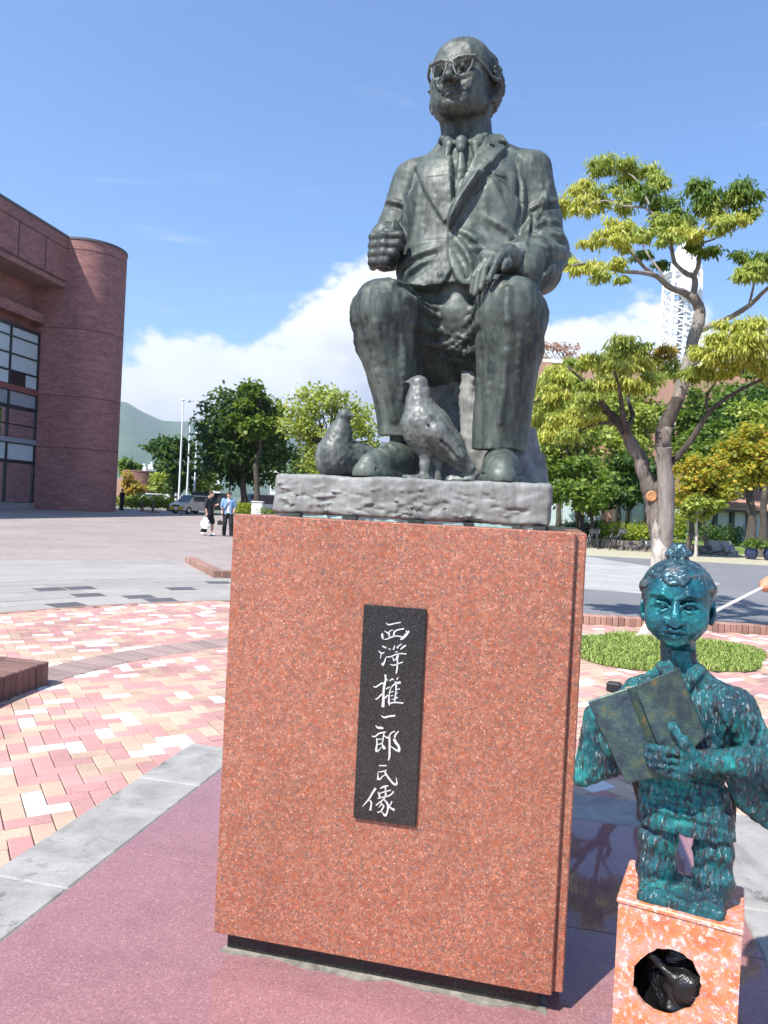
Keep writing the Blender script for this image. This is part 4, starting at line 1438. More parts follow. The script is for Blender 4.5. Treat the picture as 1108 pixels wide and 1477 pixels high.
def build_shoe(toe, heel, ank, seed, w=.058):
    a, b = np.array(toe), np.array(heel)
    lo, hi = np.minimum(a, b) - .12, np.maximum(a, b) + .12
    lo[2], hi[2] = -.005, .24
    c = Clay(lo, hi, .0038)
    d = (b - a); L = np.linalg.norm(d); d /= L
    p = np.array((-d[1], d[0], 0))
    P = lambda t, z, s=0: tuple(a + d * (t * L) + p * s + np.array((0, 0, z)))
    c.chain([P(.06, .040), P(.28, .044), P(.55, .050), P(.95, .050)], [.038, w * .92, w * .86, w * .84], .02)
    c.chain([P(.36, .058), P(.58, .078), P(.82, .082)], [.040, .046, .048], .03)
    c.cap(P(.08, .050), P(.14, .052), .030, .033, .02)
    c.fold(P(.22, .082, -.055), P(.22, .082, .055), .006, .005, .4, True)                # toe cap seam
    c.fold(P(.46, .10, -.055), P(.46, .10, .055), .006, .005, .5)                        # tongue edge
    c.box(tuple(a + d * L * .5 + np.array((0, 0, -.10))), (.5, .5, .106), .001, 0, True)
    # welt and sole
    c.chain([P(.02, .012), P(.28, .012), P(.60, .012), P(1.0, .012)], [.050, w * 1.07, w * .96, w * .92], .004)
    c.chain([P(-.12, .026, 0), P(.03, .026, -.052), P(.3, .026, -.068), P(.6, .026, -.062)], .0045, .003, True)
    c.chain([P(-.12, .026, 0), P(.03, .026, .052), P(.3, .026, .068), P(.6, .026, .062)], .0045, .003, True)
    c.box(tuple(a + d * L * .5 + np.array((0, 0, -.10))), (.5, .5, .102), .001, 0, True)
    c.cap((ank[0], ank[1], .05), (ank[0], ank[1], .21), .036, .040, .01)                 # sock up into the cuff
    c.rough(.0006, .04, seed)
    return c.skin('shoe', ST)
link('shoe', build_shoe((-.150, .070, 0), (-.035, .240, 0), (-.072, .232), 51), statue, M['bronze'], True)
link('shoe', build_shoe((.303, .055, 0), (.283, .245, 0), (.281, .225), 52, .064), statue, M['bronze'], True)

def build_stump():
    c = Clay((-.16, .28, -.002), (.50, .98, .56), .009)
    c.loft([(0, .15, .68, .30, .28), (.10, .14, .67, .25, .25), (.30, .12, .66, .22, .22), (.50, .11, .66, .25, .25)], 0, 3)
    # the split slab of wood that stands in front
    c.chain([(.205, .36, .0), (.175, .375, .15), (.150, .385, .30), (.135, .40, .44)], [.045, .040, .038, .030], .02)
    c.chain([(.250, .34, .0), (.215, .36, .12)], [.035, .03], .03)
    c.chain([(.36, .50, .0), (.34, .58, .20)], [.09, .06], .04)
    c.box((.14, .62, -.3), (1, 1, .302), .001, 0, True)
    c.rough(.007, .10, 61, stretch=(1, 1, .5))
    c.rough(.003, .035, 62)
    return c.skin('tree_stump_seat', ST)
link('stump_seat', build_stump(), statue, M['bronze_pale'], True)

def build_slab():
    c = Clay((-.52, -.03, -.155), (.52, 1.0, .02), .0062)
    c.box((.005, .485, -.0665), (.457, .485, .0665), .012, 0)
    c.rough(.0018, .16, 71, stretch=(1, 1, 1.6))
    rs = random.Random(9)
    for i in range(80):                                                                # knife strokes in the clay, cast with it
        x, z = rs.uniform(-.44, .34), rs.uniform(-.122, -.03)
        L, an = rs.uniform(.02, .09), rs.uniform(-.5, .6)
        c.cap((x, -.001, z), (x + L * math.cos(an), .001, z + L * .6 * math.sin(an)), .0055, .002, .0015, rs.random() < .55)
    c.rough(.0011, .03, 72)
    c.rough(.0007, .016, 73)
    return c.skin('base_slab', ST)
link('base_slab', build_slab(), statue, M['bronze_pale'], True)

# ------------------------------------------------------------------ the two bronze pigeons
def build_pigeon(kind):
    if kind == 0:
        c = Clay((-.10, -.02, -.004), (.26, .26, .40), .0038)
        c.ell((.045, .115, .165), (.078, .070, .088), 0, rot=(.0, 'Y'))
        c.chain([(.015, .110, .195), (.012, .112, .265), (.010, .112, .318)], [.060, .037, .028], .04)
        c.ell((.006, .110, .326), (.029, .026, .026), .012)
        c.chain([(-.014, .106, .332), (-.036, .102, .328)], [.010, .003], .006)
        c.chain([(.06, .115, .165), (.115, .112, .118), (.195, .105, .042)], [.068, .050, .016], .03)
        c.chain([(.16, .107, .060), (.215, .100, .028)], [.026, .014], .02)
        # folded wing with its long feathers
        c.chain([(.030, .058, .190), (.085, .052, .155), (.160, .070, .080), (.200, .085, .045)], [.026, .036, .022, .010], .014)
        for i in range(5):
            o = i * .012
            c.chain([(.05 + o, .026 + o * .2, .185 - o * .9), (.115 + o * .6, .036, .118 - o * .6), (.175 + o * .3, .062, .058 - o * .3)], .0028, .006, True)
        c.ell((.052, .036, .195), (.020, .012, .016), .010); c.ell((.092, .034, .172), (.020, .012, .015), .010)
        # leg and foot
        c.chain([(.045, .105, .10), (.046, .100, .05), (.044, .095, .0)], [.028, .017, .018], .015)
        c.chain([(.085, .125, .09), (.088, .125, .0)], [.020, .016], .015)
        c.ell((.035, .085, .002), (.045, .035, .012), .01)
        for x, y in ((-.02, .07), (.03, .05), (.06, .07)):
            c.cap((.044, .095, .008), (x, y, .006), .011, .007, .008)
        c.ell((-.010, .086, .334), (.005, .005, .005), .002)
        c.box((.08, .11, -.1), (.4, .4, .1005), .001, 0, True)
        c.cap((.135, .108, .0), (.20, .103, .006), .022, .020, .01)                      # lump under the tail
        c.box((.08, .11, -.1), (.4, .4, .1005), .001, 0, True)
        seed = 81
    else:
        c = Clay((-.40, .02, -.004), (-.13, .34, .29), .0038)
        c.chain([(-.290, .150, .055), (-.287, .150, .085), (-.274, .150, .145), (-.262, .148, .205)], [.060, .058, .039, .023], .03)
        c.chain([(-.285, .160, .06), (-.235, .215, .062), (-.195, .26, .055)], [.060, .062, .035], .03)
        c.ell((-.256, .146, .218), (.024, .023, .022), .010)
        c.chain([(-.240, .142, .220), (-.220, .138, .213)], [.010, .004], .006)
        c.chain([(-.24, .16, .10), (-.19, .225, .085), (-.165, .28, .05)], [.022, .034, .015], .015)
        c.box((-.27, .2, -.1), (.4, .4, .1005), .001, 0, True)
        seed = 82
    c.rough(.0007, .03, seed)
    c.rough(.0004, .014, seed + 4)
    return c.skin('pigeon', ST)
pg = link('pigeon', build_pigeon(0), None, M['bronze_mid'], True)
tag(pg, 'taller bronze pigeon standing between the shoes of the seated statue', 'pigeon statue', 'bronze pigeons on the base slab')
pg = link('pigeon', build_pigeon(1), None, M['bronze_mid'], True)
tag(pg, 'crouching bronze pigeon at the left corner of the base slab, head turned', 'pigeon statue', 'bronze pigeons on the base slab')

# ------------------------------------------------------------------ pedestal
pdl = thing('granite_pedestal', 'tall red granite pedestal with a black name plaque under the seated statue', 'pedestal', ped(PEDC, 2.7, 0))
b = MB(); b.bbox(ped(-.4625, 2.244 + .0085, .7575), (.5415, .0085, .6875), AX, b=.004); b.build('front_slab', M['granite_red'], pdl)
b = MB(); b.bbox(ped(-.4455, 2.72, .7575), (.5565, .456, .6855), AX, b=.004); b.build('core_block', M['granite_red'], pdl)
b = MB(); b.box(ped(-.4655, 2.775, .036), (.505, .49, .036), AX); b.build('plinth', M['granite_black'], pdl)
rs = random.Random(21)
pl = []
for (t0, n0), (t1, n1) in (((-.99, 2.262), (.06, 2.262)), ((.06, 2.262), (.06, 3.29)), ((.06, 3.29), (-.99, 3.29)), ((-.99, 3.29), (-.99, 2.262))):
    for i in range(40):
        f = i / 40
        o_ = rs.uniform(-.003, .004) + .009 * math.sin(i * .37 + n0) + .006 * math.sin(i * .83 + t0) - .002
        dt, dn = (n1 - n0), -(t1 - t0)
        L_ = math.hypot(dt, dn)
        q = ped(t0 + (t1 - t0) * f + dt / L_ * o_, n0 + (n1 - n0) * f + dn / L_ * o_, 0)
        pl.append((q.x, q.y))
b = MB(); b.prism(pl, -.004, .005); b.build('mortar_bed', M['mortar'], pdl)
b = MB(); b.box(ped(-.455, 2.81, 1.4495), (.44, .45, .0055), AX); b.build('shim_bed', M['verdigris'], pdl)
rs = random.Random(12)
for i in range(6):
    t = (-.83, -.64, -.42, -.25, -.10, -.03)[i]
    b = MB(); b.box(ped(t, 2.352, 1.4495), (rs.uniform(.012, .03), .012, .006), AX); b.build('shim', M['bronze_dark'], pdl)
# black plaque with its seven brushed characters
PQ0, PQ1 = (-.0925 + PEDC, .0005), None
b = MB(); b.bbox(ped(PEDC + .009, 2.2385, .8515), (.0985, .0065, .334), AX, b=.002)
plaque = b.build('plaque', M['granite_black'], pdl)
def stroke(mb, pts, base):
    """one brush stroke: (x, y, width) in tracing units, ends rounded, 2 mm proud of the stone"""
    P = [(base[0] + p[0] / 13.85, base[1] + p[1] / 13.85, p[2] / 13.85) for p in pts]
    # Catmull-Rom
    Q = []
    n = len(P)
    for i in range(n - 1):
        p0, p1, p2, p3 = P[max(i - 1, 0)], P[i], P[i + 1], P[min(i + 2, n - 1)]
        for t in (0, .25, .5, .75):
            Q.append(tuple(.5 * ((2 * p1[j]) + (-p0[j] + p2[j]) * t + (2 * p0[j] - 5 * p1[j] + 4 * p2[j] - p3[j]) * t * t + (-p0[j] + 3 * p1[j] - 3 * p2[j] + p3[j]) * t ** 3) for j in range(3)))
    Q.append(P[-1])
    W = []
    for x, y, w in Q:
        u = (y - 873) / 305.0
        xl, xr = 528 + (510 - 528) * u, 617 + (600 - 617) * u
        s = (x - xl) / (xr - xl)
        z = 1.181 - (y - (873 + 8 * s)) / (305 + 6 * s) * .667
        W.append((-.0885 + s * .197, z, max(w * .86, .25) * .00218 / 2))
    L, Rr = [], []
    for i, (x, z, w) in enumerate(W):
        a, c = W[max(i - 1, 0)], W[min(i + 1, len(W) - 1)]
        dx, dz = c[0] - a[0], c[1] - a[1]
        l = math.hypot(dx, dz) or 1
        L.append((x - dz / l * w, z + dx / l * w)); Rr.append((x + dz / l * w, z - dx / l * w))
    x, z, w = W[0]; x2, z2, w2 = W[-1]
    ring = L + [(x2 + (x2 - W[-2][0]) * .6, z2 + (z2 - W[-2][1]) * .6)] + Rr[::-1] + [(x + (x - W[1][0]) * .6, z + (z - W[1][1]) * .6)]
    m = len(L)
    vs, fs = [], []
    for yy in (2.2312, 2.2302):
        for q in L: vs.append(ped(PEDC + q[0], yy, q[1]))
        for q in Rr: vs.append(ped(PEDC + q[0], yy, q[1]))
    for i in range(m - 1):
        fs.append((2 * m + i, 2 * m + m + i, 2 * m + m + i + 1, 2 * m + i + 1))
        fs.append((i, i + 1, 2 * m + i + 1, 2 * m + i))
        fs.append((m + i, 2 * m + m + i, 2 * m + m + i + 1, m + i + 1))
    mb.faces(vs, fs)
A1, A2, A3, A4 = (530, 880), (530, 960), (520, 1030), (515, 1095)
CHARS = [
 (A1, [[(410, 240, 8), (460, 278, 30), (580, 255, 26), (705, 232, 24)], [(335, 440, 20), (335, 500, 55), (350, 570, 14)], [(370, 400, 8), (425, 430, 26), (470, 470, 34), (470, 515, 30)],
       [(545, 385, 16), (490, 400, 24), (465, 450, 30), (465, 505, 24)], [(560, 520, 36), (570, 430, 40), (630, 385, 28), (765, 358, 34)], [(860, 405, 40), (800, 480, 60), (740, 545, 50), (690, 575, 30)],
       [(365, 568, 12), (430, 560, 24), (540, 515, 30), (640, 505, 24), (730, 525, 30)], [(800, 400, 24), (825, 430, 44)]]),
 (A1, [[(330, 700, 24), (410, 735, 40)], [(255, 790, 12), (310, 840, 32), (375, 825, 20)], [(310, 840, 24), (295, 945, 14)], [(325, 1075, 75), (365, 1030, 40), (405, 920, 18)], [(410, 910, 20), (480, 915, 24), (590, 870, 26)],
       [(450, 740, 14), (495, 775, 22)], [(580, 690, 18), (550, 775, 34)], [(720, 660, 20), (655, 700, 26), (625, 745, 44)], [(800, 685, 26), (740, 725, 40), (690, 770, 24)], [(580, 825, 12), (640, 810, 20)],
       [(590, 870, 26), (700, 850, 22), (805, 862, 26)], [(640, 880, 50), (625, 930, 50), (612, 975, 24)], [(545, 985, 30), (600, 965, 24)], [(535, 920, 14), (555, 975, 24)], [(490, 1060, 16), (540, 1080, 24), (610, 1065, 24), (735, 1018, 22)],
       [(630, 960, 26), (628, 1060, 30), (618, 1160, 34), (602, 1245, 28)]]),
 (A2, [[(385, 155, 46), (395, 250, 40), (365, 380, 52), (350, 520, 46), (345, 660, 58), (335, 800, 70)], [(145, 385, 10), (200, 400, 30), (300, 335, 34), (350, 325, 40)], [(400, 260, 40), (440, 265, 20)],
       [(190, 640, 34), (240, 620, 30), (300, 555, 34), (355, 545, 40)], [(365, 625, 40), (440, 560, 22)], [(400, 440, 26), (475, 400, 24)], [(470, 290, 14), (520, 245, 34), (550, 265, 20)], [(645, 210, 16), (610, 255, 34)],
       [(690, 315, 50), (600, 330, 44), (530, 380, 24), (485, 450, 20), (460, 560, 26), (455, 700, 44), (470, 770, 16)], [(575, 295, 20), (600, 340, 44), (595, 480, 26), (580, 600, 34), (570, 700, 26)],
       [(615, 455, 24), (675, 440, 22)], [(480, 510, 20), (550, 490, 18)], [(590, 540, 30), (630, 515, 18)], [(480, 580, 14), (540, 570, 18)], [(590, 620, 34), (635, 610, 24)], [(510, 650, 14), (560, 640, 18)],
       [(480, 725, 30), (560, 710, 30), (650, 715, 28), (740, 725, 30)]]),
 (A2, [[(300, 965, 10), (360, 1005, 38), (450, 985, 38), (580, 970, 34)]]),
 (A3, [[(325, 185, 8), (365, 235, 40), (420, 240, 54), (480, 252, 34)], [(245, 400, 14), (310, 412, 30), (400, 350, 34), (525, 325, 26)], [(490, 350, 30), (470, 480, 28), (455, 560, 26), (480, 620, 58), (510, 660, 60)],
       [(345, 440, 26), (350, 560, 34), (335, 660, 46), (345, 715, 56)], [(350, 470, 20), (450, 462, 20)], [(360, 572, 22), (450, 552, 22)], [(350, 715, 40), (400, 670, 20), (440, 625, 14)],
       [(495, 400, 18), (560, 440, 34), (600, 420, 40)], [(600, 390, 30), (600, 500, 44), (600, 700, 46), (595, 820, 44), (572, 890, 20)], [(595, 395, 24), (650, 335, 26), (705, 312, 26)],
       [(785, 310, 24), (725, 370, 36), (700, 440, 34)], [(690, 460, 60), (720, 530, 60), (780, 610, 54), (785, 690, 64), (760, 705, 56)], [(750, 700, 44), (700, 665, 30), (620, 605, 20)]]),
 (A4, [[(460, 88, 22), (540, 92, 24), (605, 90, 28)], [(435, 215, 16), (435, 300, 28), (445, 375, 72)], [(445, 210, 16), (520, 210, 24), (610, 178, 24)], [(470, 370, 40), (520, 310, 24), (585, 268, 22)],
       [(570, 180, 44), (590, 250, 40), (660, 355, 42), (740, 450, 44), (800, 470, 56)], [(810, 470, 40), (805, 400, 26), (795, 325, 10)]]),
 (A4, [[(390, 535, 52), (330, 620, 42), (250, 750, 36), (120, 900, 12)], [(255, 770, 14), (300, 820, 34), (290, 900, 34), (275, 975, 56)], [(470, 545, 16), (550, 510, 44), (640, 490, 20)], [(575, 510, 40), (585, 560, 24)],
       [(430, 610, 14), (455, 650, 40), (470, 725, 40)], [(470, 640, 18), (560, 610, 24), (690, 580, 24)], [(740, 600, 34), (720, 640, 34), (650, 690, 30), (540, 715, 26), (430, 742, 20)], [(580, 560, 26), (585, 670, 40), (550, 750, 30)],
       [(390, 878, 26), (470, 815, 26), (550, 755, 26)], [(550, 760, 24), (610, 830, 44), (630, 900, 44), (615, 1010, 34), (575, 1080, 54), (530, 1040, 24), (510, 1000, 20)], [(450, 918, 16), (500, 850, 26), (490, 820, 30)],
       [(500, 850, 24), (545, 895, 34), (510, 960, 34), (480, 1000, 26), (420, 1020, 24)], [(705, 800, 34), (690, 850, 24), (645, 895, 26)], [(640, 890, 40), (700, 945, 40), (760, 975, 54)]]),
]
for base, strokes in CHARS:
    b = MB()
    for s_ in strokes:
        stroke(b, s_, base)
    b.build('character', M['engraving'], plaque)
# ------------------------------------------------------------------ the small bronze boy reading a book, on his painted box
BA = R(-26)
BX, BY = Vector((math.cos(BA), math.sin(BA), 0)), Vector((-math.sin(BA), math.cos(BA), 0))
BO = Vector((.766, 1.78, .59))
BT = Matrix(((BX.x, BY.x, 0, BO.x), (BX.y, BY.y, 0, BO.y), (0, 0, 1, BO.z), (0, 0, 0, 1)))
BAX = (BX, BY, Vector((0, 0, 1)))
def bw(x, y, z): return BT @ Vector((x, y, z))
def f_teal(scale=1.0, rub=.62):
    def fn(k, p, b):
        s = k.noise(k.scale(p, (1, 1, .20)), 95 * scale, 6, .75)
        n = k.noise(p, 10, 5, .6)
        f = k.noise(k.scale(p, (1, 1, .22)), 170, 5, .75)
        c = k.ramp(n, [(.30, (.010, .045, .075)), (.46, (.012, .085, .110)), (.58, (.014, .17, .185)), (.72, (.03, .40, .36))])
        c = k.mix(k.maprange(s, .50, .58, 0, .9), c, (.034, .020, .023, 1))
        c = k.mix(k.maprange(f, .57, .66, 0, .8), c, (.42, .50, .50, 1))
        h = k.math('ADD', k.math('MULTIPLY', s, .6), k.math('MULTIPLY', f, .5))
        return (c, k.maprange(f, .4, .7, .40, .20), h, .009)
    return fn
M['teal'] = pmat('teal_patina', f_teal(), .35, metal=.35)
def f_tealface(k, p, b):
    n = k.noise(p, 16, 5, .6)
    f = k.noise(p, 150, 4, .7)
    c = k.ramp(n, [(.30, (.008, .045, .075)), (.46, (.012, .085, .115)), (.60, (.014, .165, .185)), (.74, (.03, .37, .34))])
    c = k.mix(k.maprange(f, .60, .72, 0, .5), c, (.05, .035, .04, 1))
    return (c, k.maprange(f, .4, .7, .30, .20), f, .0012)
M['teal_face'] = pmat('teal_face', f_tealface, .28, metal=.3)
def f_hairb(k, p, b):
    n = k.noise(p, 40, 5, .7)
    return (k.ramp(n, [(.35, (.035, .028, .032)), (.5, (.03, .10, .13)), (.7, (.20, .18, .17))]), .3, n, .003)
M['boy_hair'] = pmat('boy_hair', f_hairb, .35, metal=.4)
def f_book(k, p, b):
    n = k.noise(p, 26, 6, .7)
    n2 = k.noise(p, 140, 4, .7)
    c = k.ramp(n, [(.3, (.018, .022, .036)), (.46, (.030, .052, .058)), (.58, (.050, .085, .064)), (.63, (.085, .080, .042)), (.71, (.19, .100, .038))])
    return (c, k.maprange(n2, .3, .7, .45, .28), n2, .0015)
M['book'] = pmat('book_patina', f_book, .35, metal=.35)
def f_boxp(k, p, b):
    n = k.noise(p, 62, 6, .75, .2)
    n2 = k.noise(p, 95, 5, .75, .2)
    n3 = k.noise(p, 17, 4, .6)
    c = k.ramp(n3, [(.35, (.49, .130, .055)), (.50, (.54, .185, .075)), (.64, (.50, .25, .20))])
    c = k.mix(k.maprange(n, .52, .60, 0, .9), c, (.66, .52, .48, 1))
    c = k.mix(k.maprange(n2, .55, .63, 0, .8), c, (.26, .23, .29, 1))
    return (c, k.maprange(n2, .3, .7, .3, .45), n, .0015)
M['box_paint'] = pmat('box_paint', f_boxp, .3)
M['black_bag'] = pmat('black_bag', lambda k, p, b: ((.006, .006, .007), .34, k.noise(p, 12, 4, .6, 1.0), .02), .3)
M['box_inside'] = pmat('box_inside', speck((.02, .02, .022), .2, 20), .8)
M['strap'] = pmat('strap', speck((.015, .016, .018), .2, 30), .5)

# the box: four walls, a top, and a rough round hole in the front
box = thing('painted_box', 'orange and white speckled square box with a round black hole under the boy', 'box', (BO.x, BO.y, 0))
HW, HD = .132, .108
b = MB()
cx, cz, rx, rz = -.018, -.155, .072, .078
nh = 40
rs = random.Random(8)
hole = []
for i in range(nh):
    a = 2 * math.pi * i / nh
    q = 1 + rs.uniform(-.035, .035)
    hole.append((cx + rx * q * math.cos(a) - .012 * math.sin(a) * -1, cz + rz * q * math.sin(a)))
rect = []
for i in range(nh):                              # matching points on the rim of the front board
    a = 2 * math.pi * i / nh
    dx, dz = math.cos(a), math.sin(a)
    top, bot = .0 - cz, cz + .585
    t = min((HW - cx) / dx if dx > 1e-6 else ((HW + cx) / -dx if dx < -1e-6 else 9), top / dz if dz > 1e-6 else (bot / -dz if dz < -1e-6 else 9))
    rect.append((cx + dx * t, cz + dz * t))
cor = [(HW, 0), (-HW, 0), (-HW, -.585), (HW, -.585)]
for c_ in cor:
    i = min(range(nh), key=lambda i: (rect[i][0] - c_[0]) ** 2 + (rect[i][1] - c_[1]) ** 2)
    rect[i] = c_
vs = [bw(x, -HD, z) for x, z in hole] + [bw(x, -HD, z) for x, z in rect] + [bw(x, -HD + .012, z) for x, z in hole]
fs = []
for i in range(nh):
    j = (i + 1) % nh
    fs.append((i, j, nh + j, nh + i)); fs.append((2 * nh + i, 2 * nh + j, j, i))
b.faces(vs, fs)
b.build('front_board', M['box_paint'], box)
for n_, c_, h_ in (('side_board', (-HW + .007, .0055, -.2925), (.007, HD - .0055, .2925)), ('side_board', (HW - .007, .0055, -.2925), (.007, HD - .0055, .2925)), ('back_board', (0, HD - .006, -.2925), (HW - .014, .006, .2925))):
    b = MB(); b.box(bw(*c_), h_, BAX); b.build(n_, M['box_paint'], box)
b = MB(); b.bbox(bw(0, .0, .003), (HW + .004, HD + .004, .006), BAX, b=.003); b.build('top_board', M['box_paint'], box)
b = MB(); b.box(bw(0, .0, -.583), (HW + .012, HD + .012, .006), BAX); b.build('foot_board', M['box_paint'], box)
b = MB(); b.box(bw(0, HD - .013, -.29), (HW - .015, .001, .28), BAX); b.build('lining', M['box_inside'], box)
def build_bag():
    c = Clay((-.13, -.105, -.56), (.13, .10, -.03), .006)
    c.ell((0, .01, -.30), (.10, .075, .22), 0)
    c.ell((.02, -.03, -.20), (.07, .055, .07), .03)
    c.chain([(-.06, -.055, -.13), (.0, -.075, -.165), (.06, -.06, -.15)], .012, .02)
    c.chain([(-.02, -.07, -.19), (.04, -.075, -.20)], .012, .02)
    c.chain([(-.03, -.065, -.235), (.03, -.07, -.225)], .013, .02)
    c.rough(.005, .09, 91)
    return c.skin('plastic_bag', BT)
tag(link('plastic_bag', build_bag(), None, M['black_bag'], True), 'crumpled shiny black plastic bag inside the hole of the painted box', 'bag')

boy = thing('boy_statue', 'small teal bronze statue of a boy holding an open book on the painted box', 'statue', BO)
def build_boy():
    c = Clay((-.29, -.17, -.004), (.24, .14, .60), .0042)
    # base slab and baggy legs
    c.box((.0, -.018, .014), (.094, .078, .016), .010, 0)
    for x, t in ((-.056, -.004), (.062, .004)):
        c.chain([(x, -.012, .015), (x + t, -.010, .055), (x + t * .5, -.008, .12), (x * .92, -.005, .20)], [.034, .042, .040, .045], .018)
        c.chain([(x, -.035, .020), (x, -.070, .018)], [.028, .022], .015)
        c.ell((x + t, -.018, .075), (.043, .040, .022), .015)
        c.ell((x + t, -.018, .135), (.042, .040, .024), .015)
    # tunic
    c.loft([(.170, -.003, -.004, .112, .068), (.20, -.004, -.004, .108, .066), (.27, -.010, -.002, .100, .058), (.34, -.013, 0, .098, .055), (.42, -.016, .002, .110, .058), (.475, -.018, .004, .120, .055), (.515, -.022, .006, .090, .045), (.55, -.028, .006, .055, .042)], .012, 2.6)
    c.box((0, 0, .142), (.13, .09, .026), .004, .004, True, None) if False else None
    c.cap((-.115, .004, .465), (.085, .004, .475), .042, .044, .03)
    c.cap((-.03, .0, .525), (-.034, .0, .60), .040, .037, .012)
    # collar, crossed
    c.chain([(-.068, -.008, .548), (-.058, -.034, .538), (-.030, -.048, .512), (.005, -.058, .44)], [.011, .011, .009, .006], .012)
    c.chain([(.006, -.008, .556), (.000, -.034, .542), (-.022, -.048, .510)], [.011, .011, .008], .012)
    c.relief([(-.084, .556), (-.060, .566), (.034, .440), (.030, .400), (.012, .400)], .0065, -.14, .03, .002)
    c.relief([(.004, .566), (.026, .556), (-.004, .506), (-.030, .498), (-.036, .512)], .0065, -.14, .03, .002)
    c.relief([(-.14, .300), (-.14, .272), (.14, .282), (.14, .310)], -.005, -.14, .12, .003)  # band sunk at the waist, shaping in the dark of the forearm's shadow
    # his right arm behind the book, with its hanging sleeve
    c.chain([(-.125, .0, .465), (-.175, -.02, .40), (-.165, -.075, .36)], [.040, .040, .034], .02)
    for i in range(7):
        t = i / 6
        c.cap((-.215 + .045 * t - .020 * (1 - t), .006, .40 - .03 * t), (-.258 + .085 * t, .004, .228 + .045 * t), .020, .017, .018)
    # his left arm: down to the elbow, forearm across to the book, wide sleeve hanging
    c.chain([(.100, .002, .470), (.138, -.008, .40), (.154, -.033, .345)], [.041, .037, .037], .015)
    c.chain([(.154, -.033, .345), (.105, -.085, .372), (.050, -.108, .368), (.020, -.116, .366)], [.036, .030, .023, .021], .012)
    for i in range(7):
        t = i / 6
        c.cap((.088 + .10 * t, -.070 + .06 * t, .345), (.128 + .058 * t, -.03 + .045 * t, .255 - .045 * t), .020, .014, .016)
    c.chain([(.115, -.03, .50), (.137, -.045, .46), (.128, -.055, .42)], .007, .008)
    # hand under the book: four fingers and the thumb
    c.ell((-.005, -.122, .360), (.040, .022, .034), .014)
    for i, (z, xe, r) in enumerate(((.384, -.078, .0120), (.366, -.082, .0118), (.349, -.074, .0112), (.334, -.060, .0100))):
        c.chain([(.0, -.130, z - .004), (-.036, -.146, z), (xe, -.143, z + .001)], [r * 1.1, r * 1.08, r * .9], .0045)
    for z in (.375, .3575, .3415):
        c.chain([(-.012, -.148, z), (-.076, -.160, z + .002)], .0028, .004, True)
    c.chain([(.018, -.128, .375), (-.006, -.142, .408), (-.030, -.138, .436)], [.016, .013, .010], .008)
    c.ell((-.032, -.138, .440), (.012, .010, .013), .005)
    # deep folds in the cloth
    for a, q, r in (((-.10, -.06, .22), (.09, -.06, .215), .005), ((-.10, -.06, .25), (.06, -.07, .245), .004), ((-.09, -.05, .30), (.08, -.06, .285), .006), ((.03, -.06, .48), (.08, -.05, .40), .006),
                    ((.05, -.05, .49), (.09, -.04, .42), .005), ((.14, -.05, .42), (.16, -.06, .36), .006), ((.06, -.06, .44), (.05, -.06, .34), .006), ((.12, -.10, .36), (.16, -.05, .27), .005), ((.15, -.06, .36), (.18, -.02, .26), .005)):
        c.fold(a, q, r, .010, .5)
        c.fold(tuple(np.array(a) + (0, 0, -.014)), tuple(np.array(q) + (.004, 0, -.014)), r * .7, .008, .5, True)
    c.rough(.0013, .030, 101, stretch=(1, 1, .6))
    c.rough(.0008, .012, 102, stretch=(1, 1, .5))
    return c.skin('figure', BT)
link('figure', build_boy(), boy, M['teal'], True)
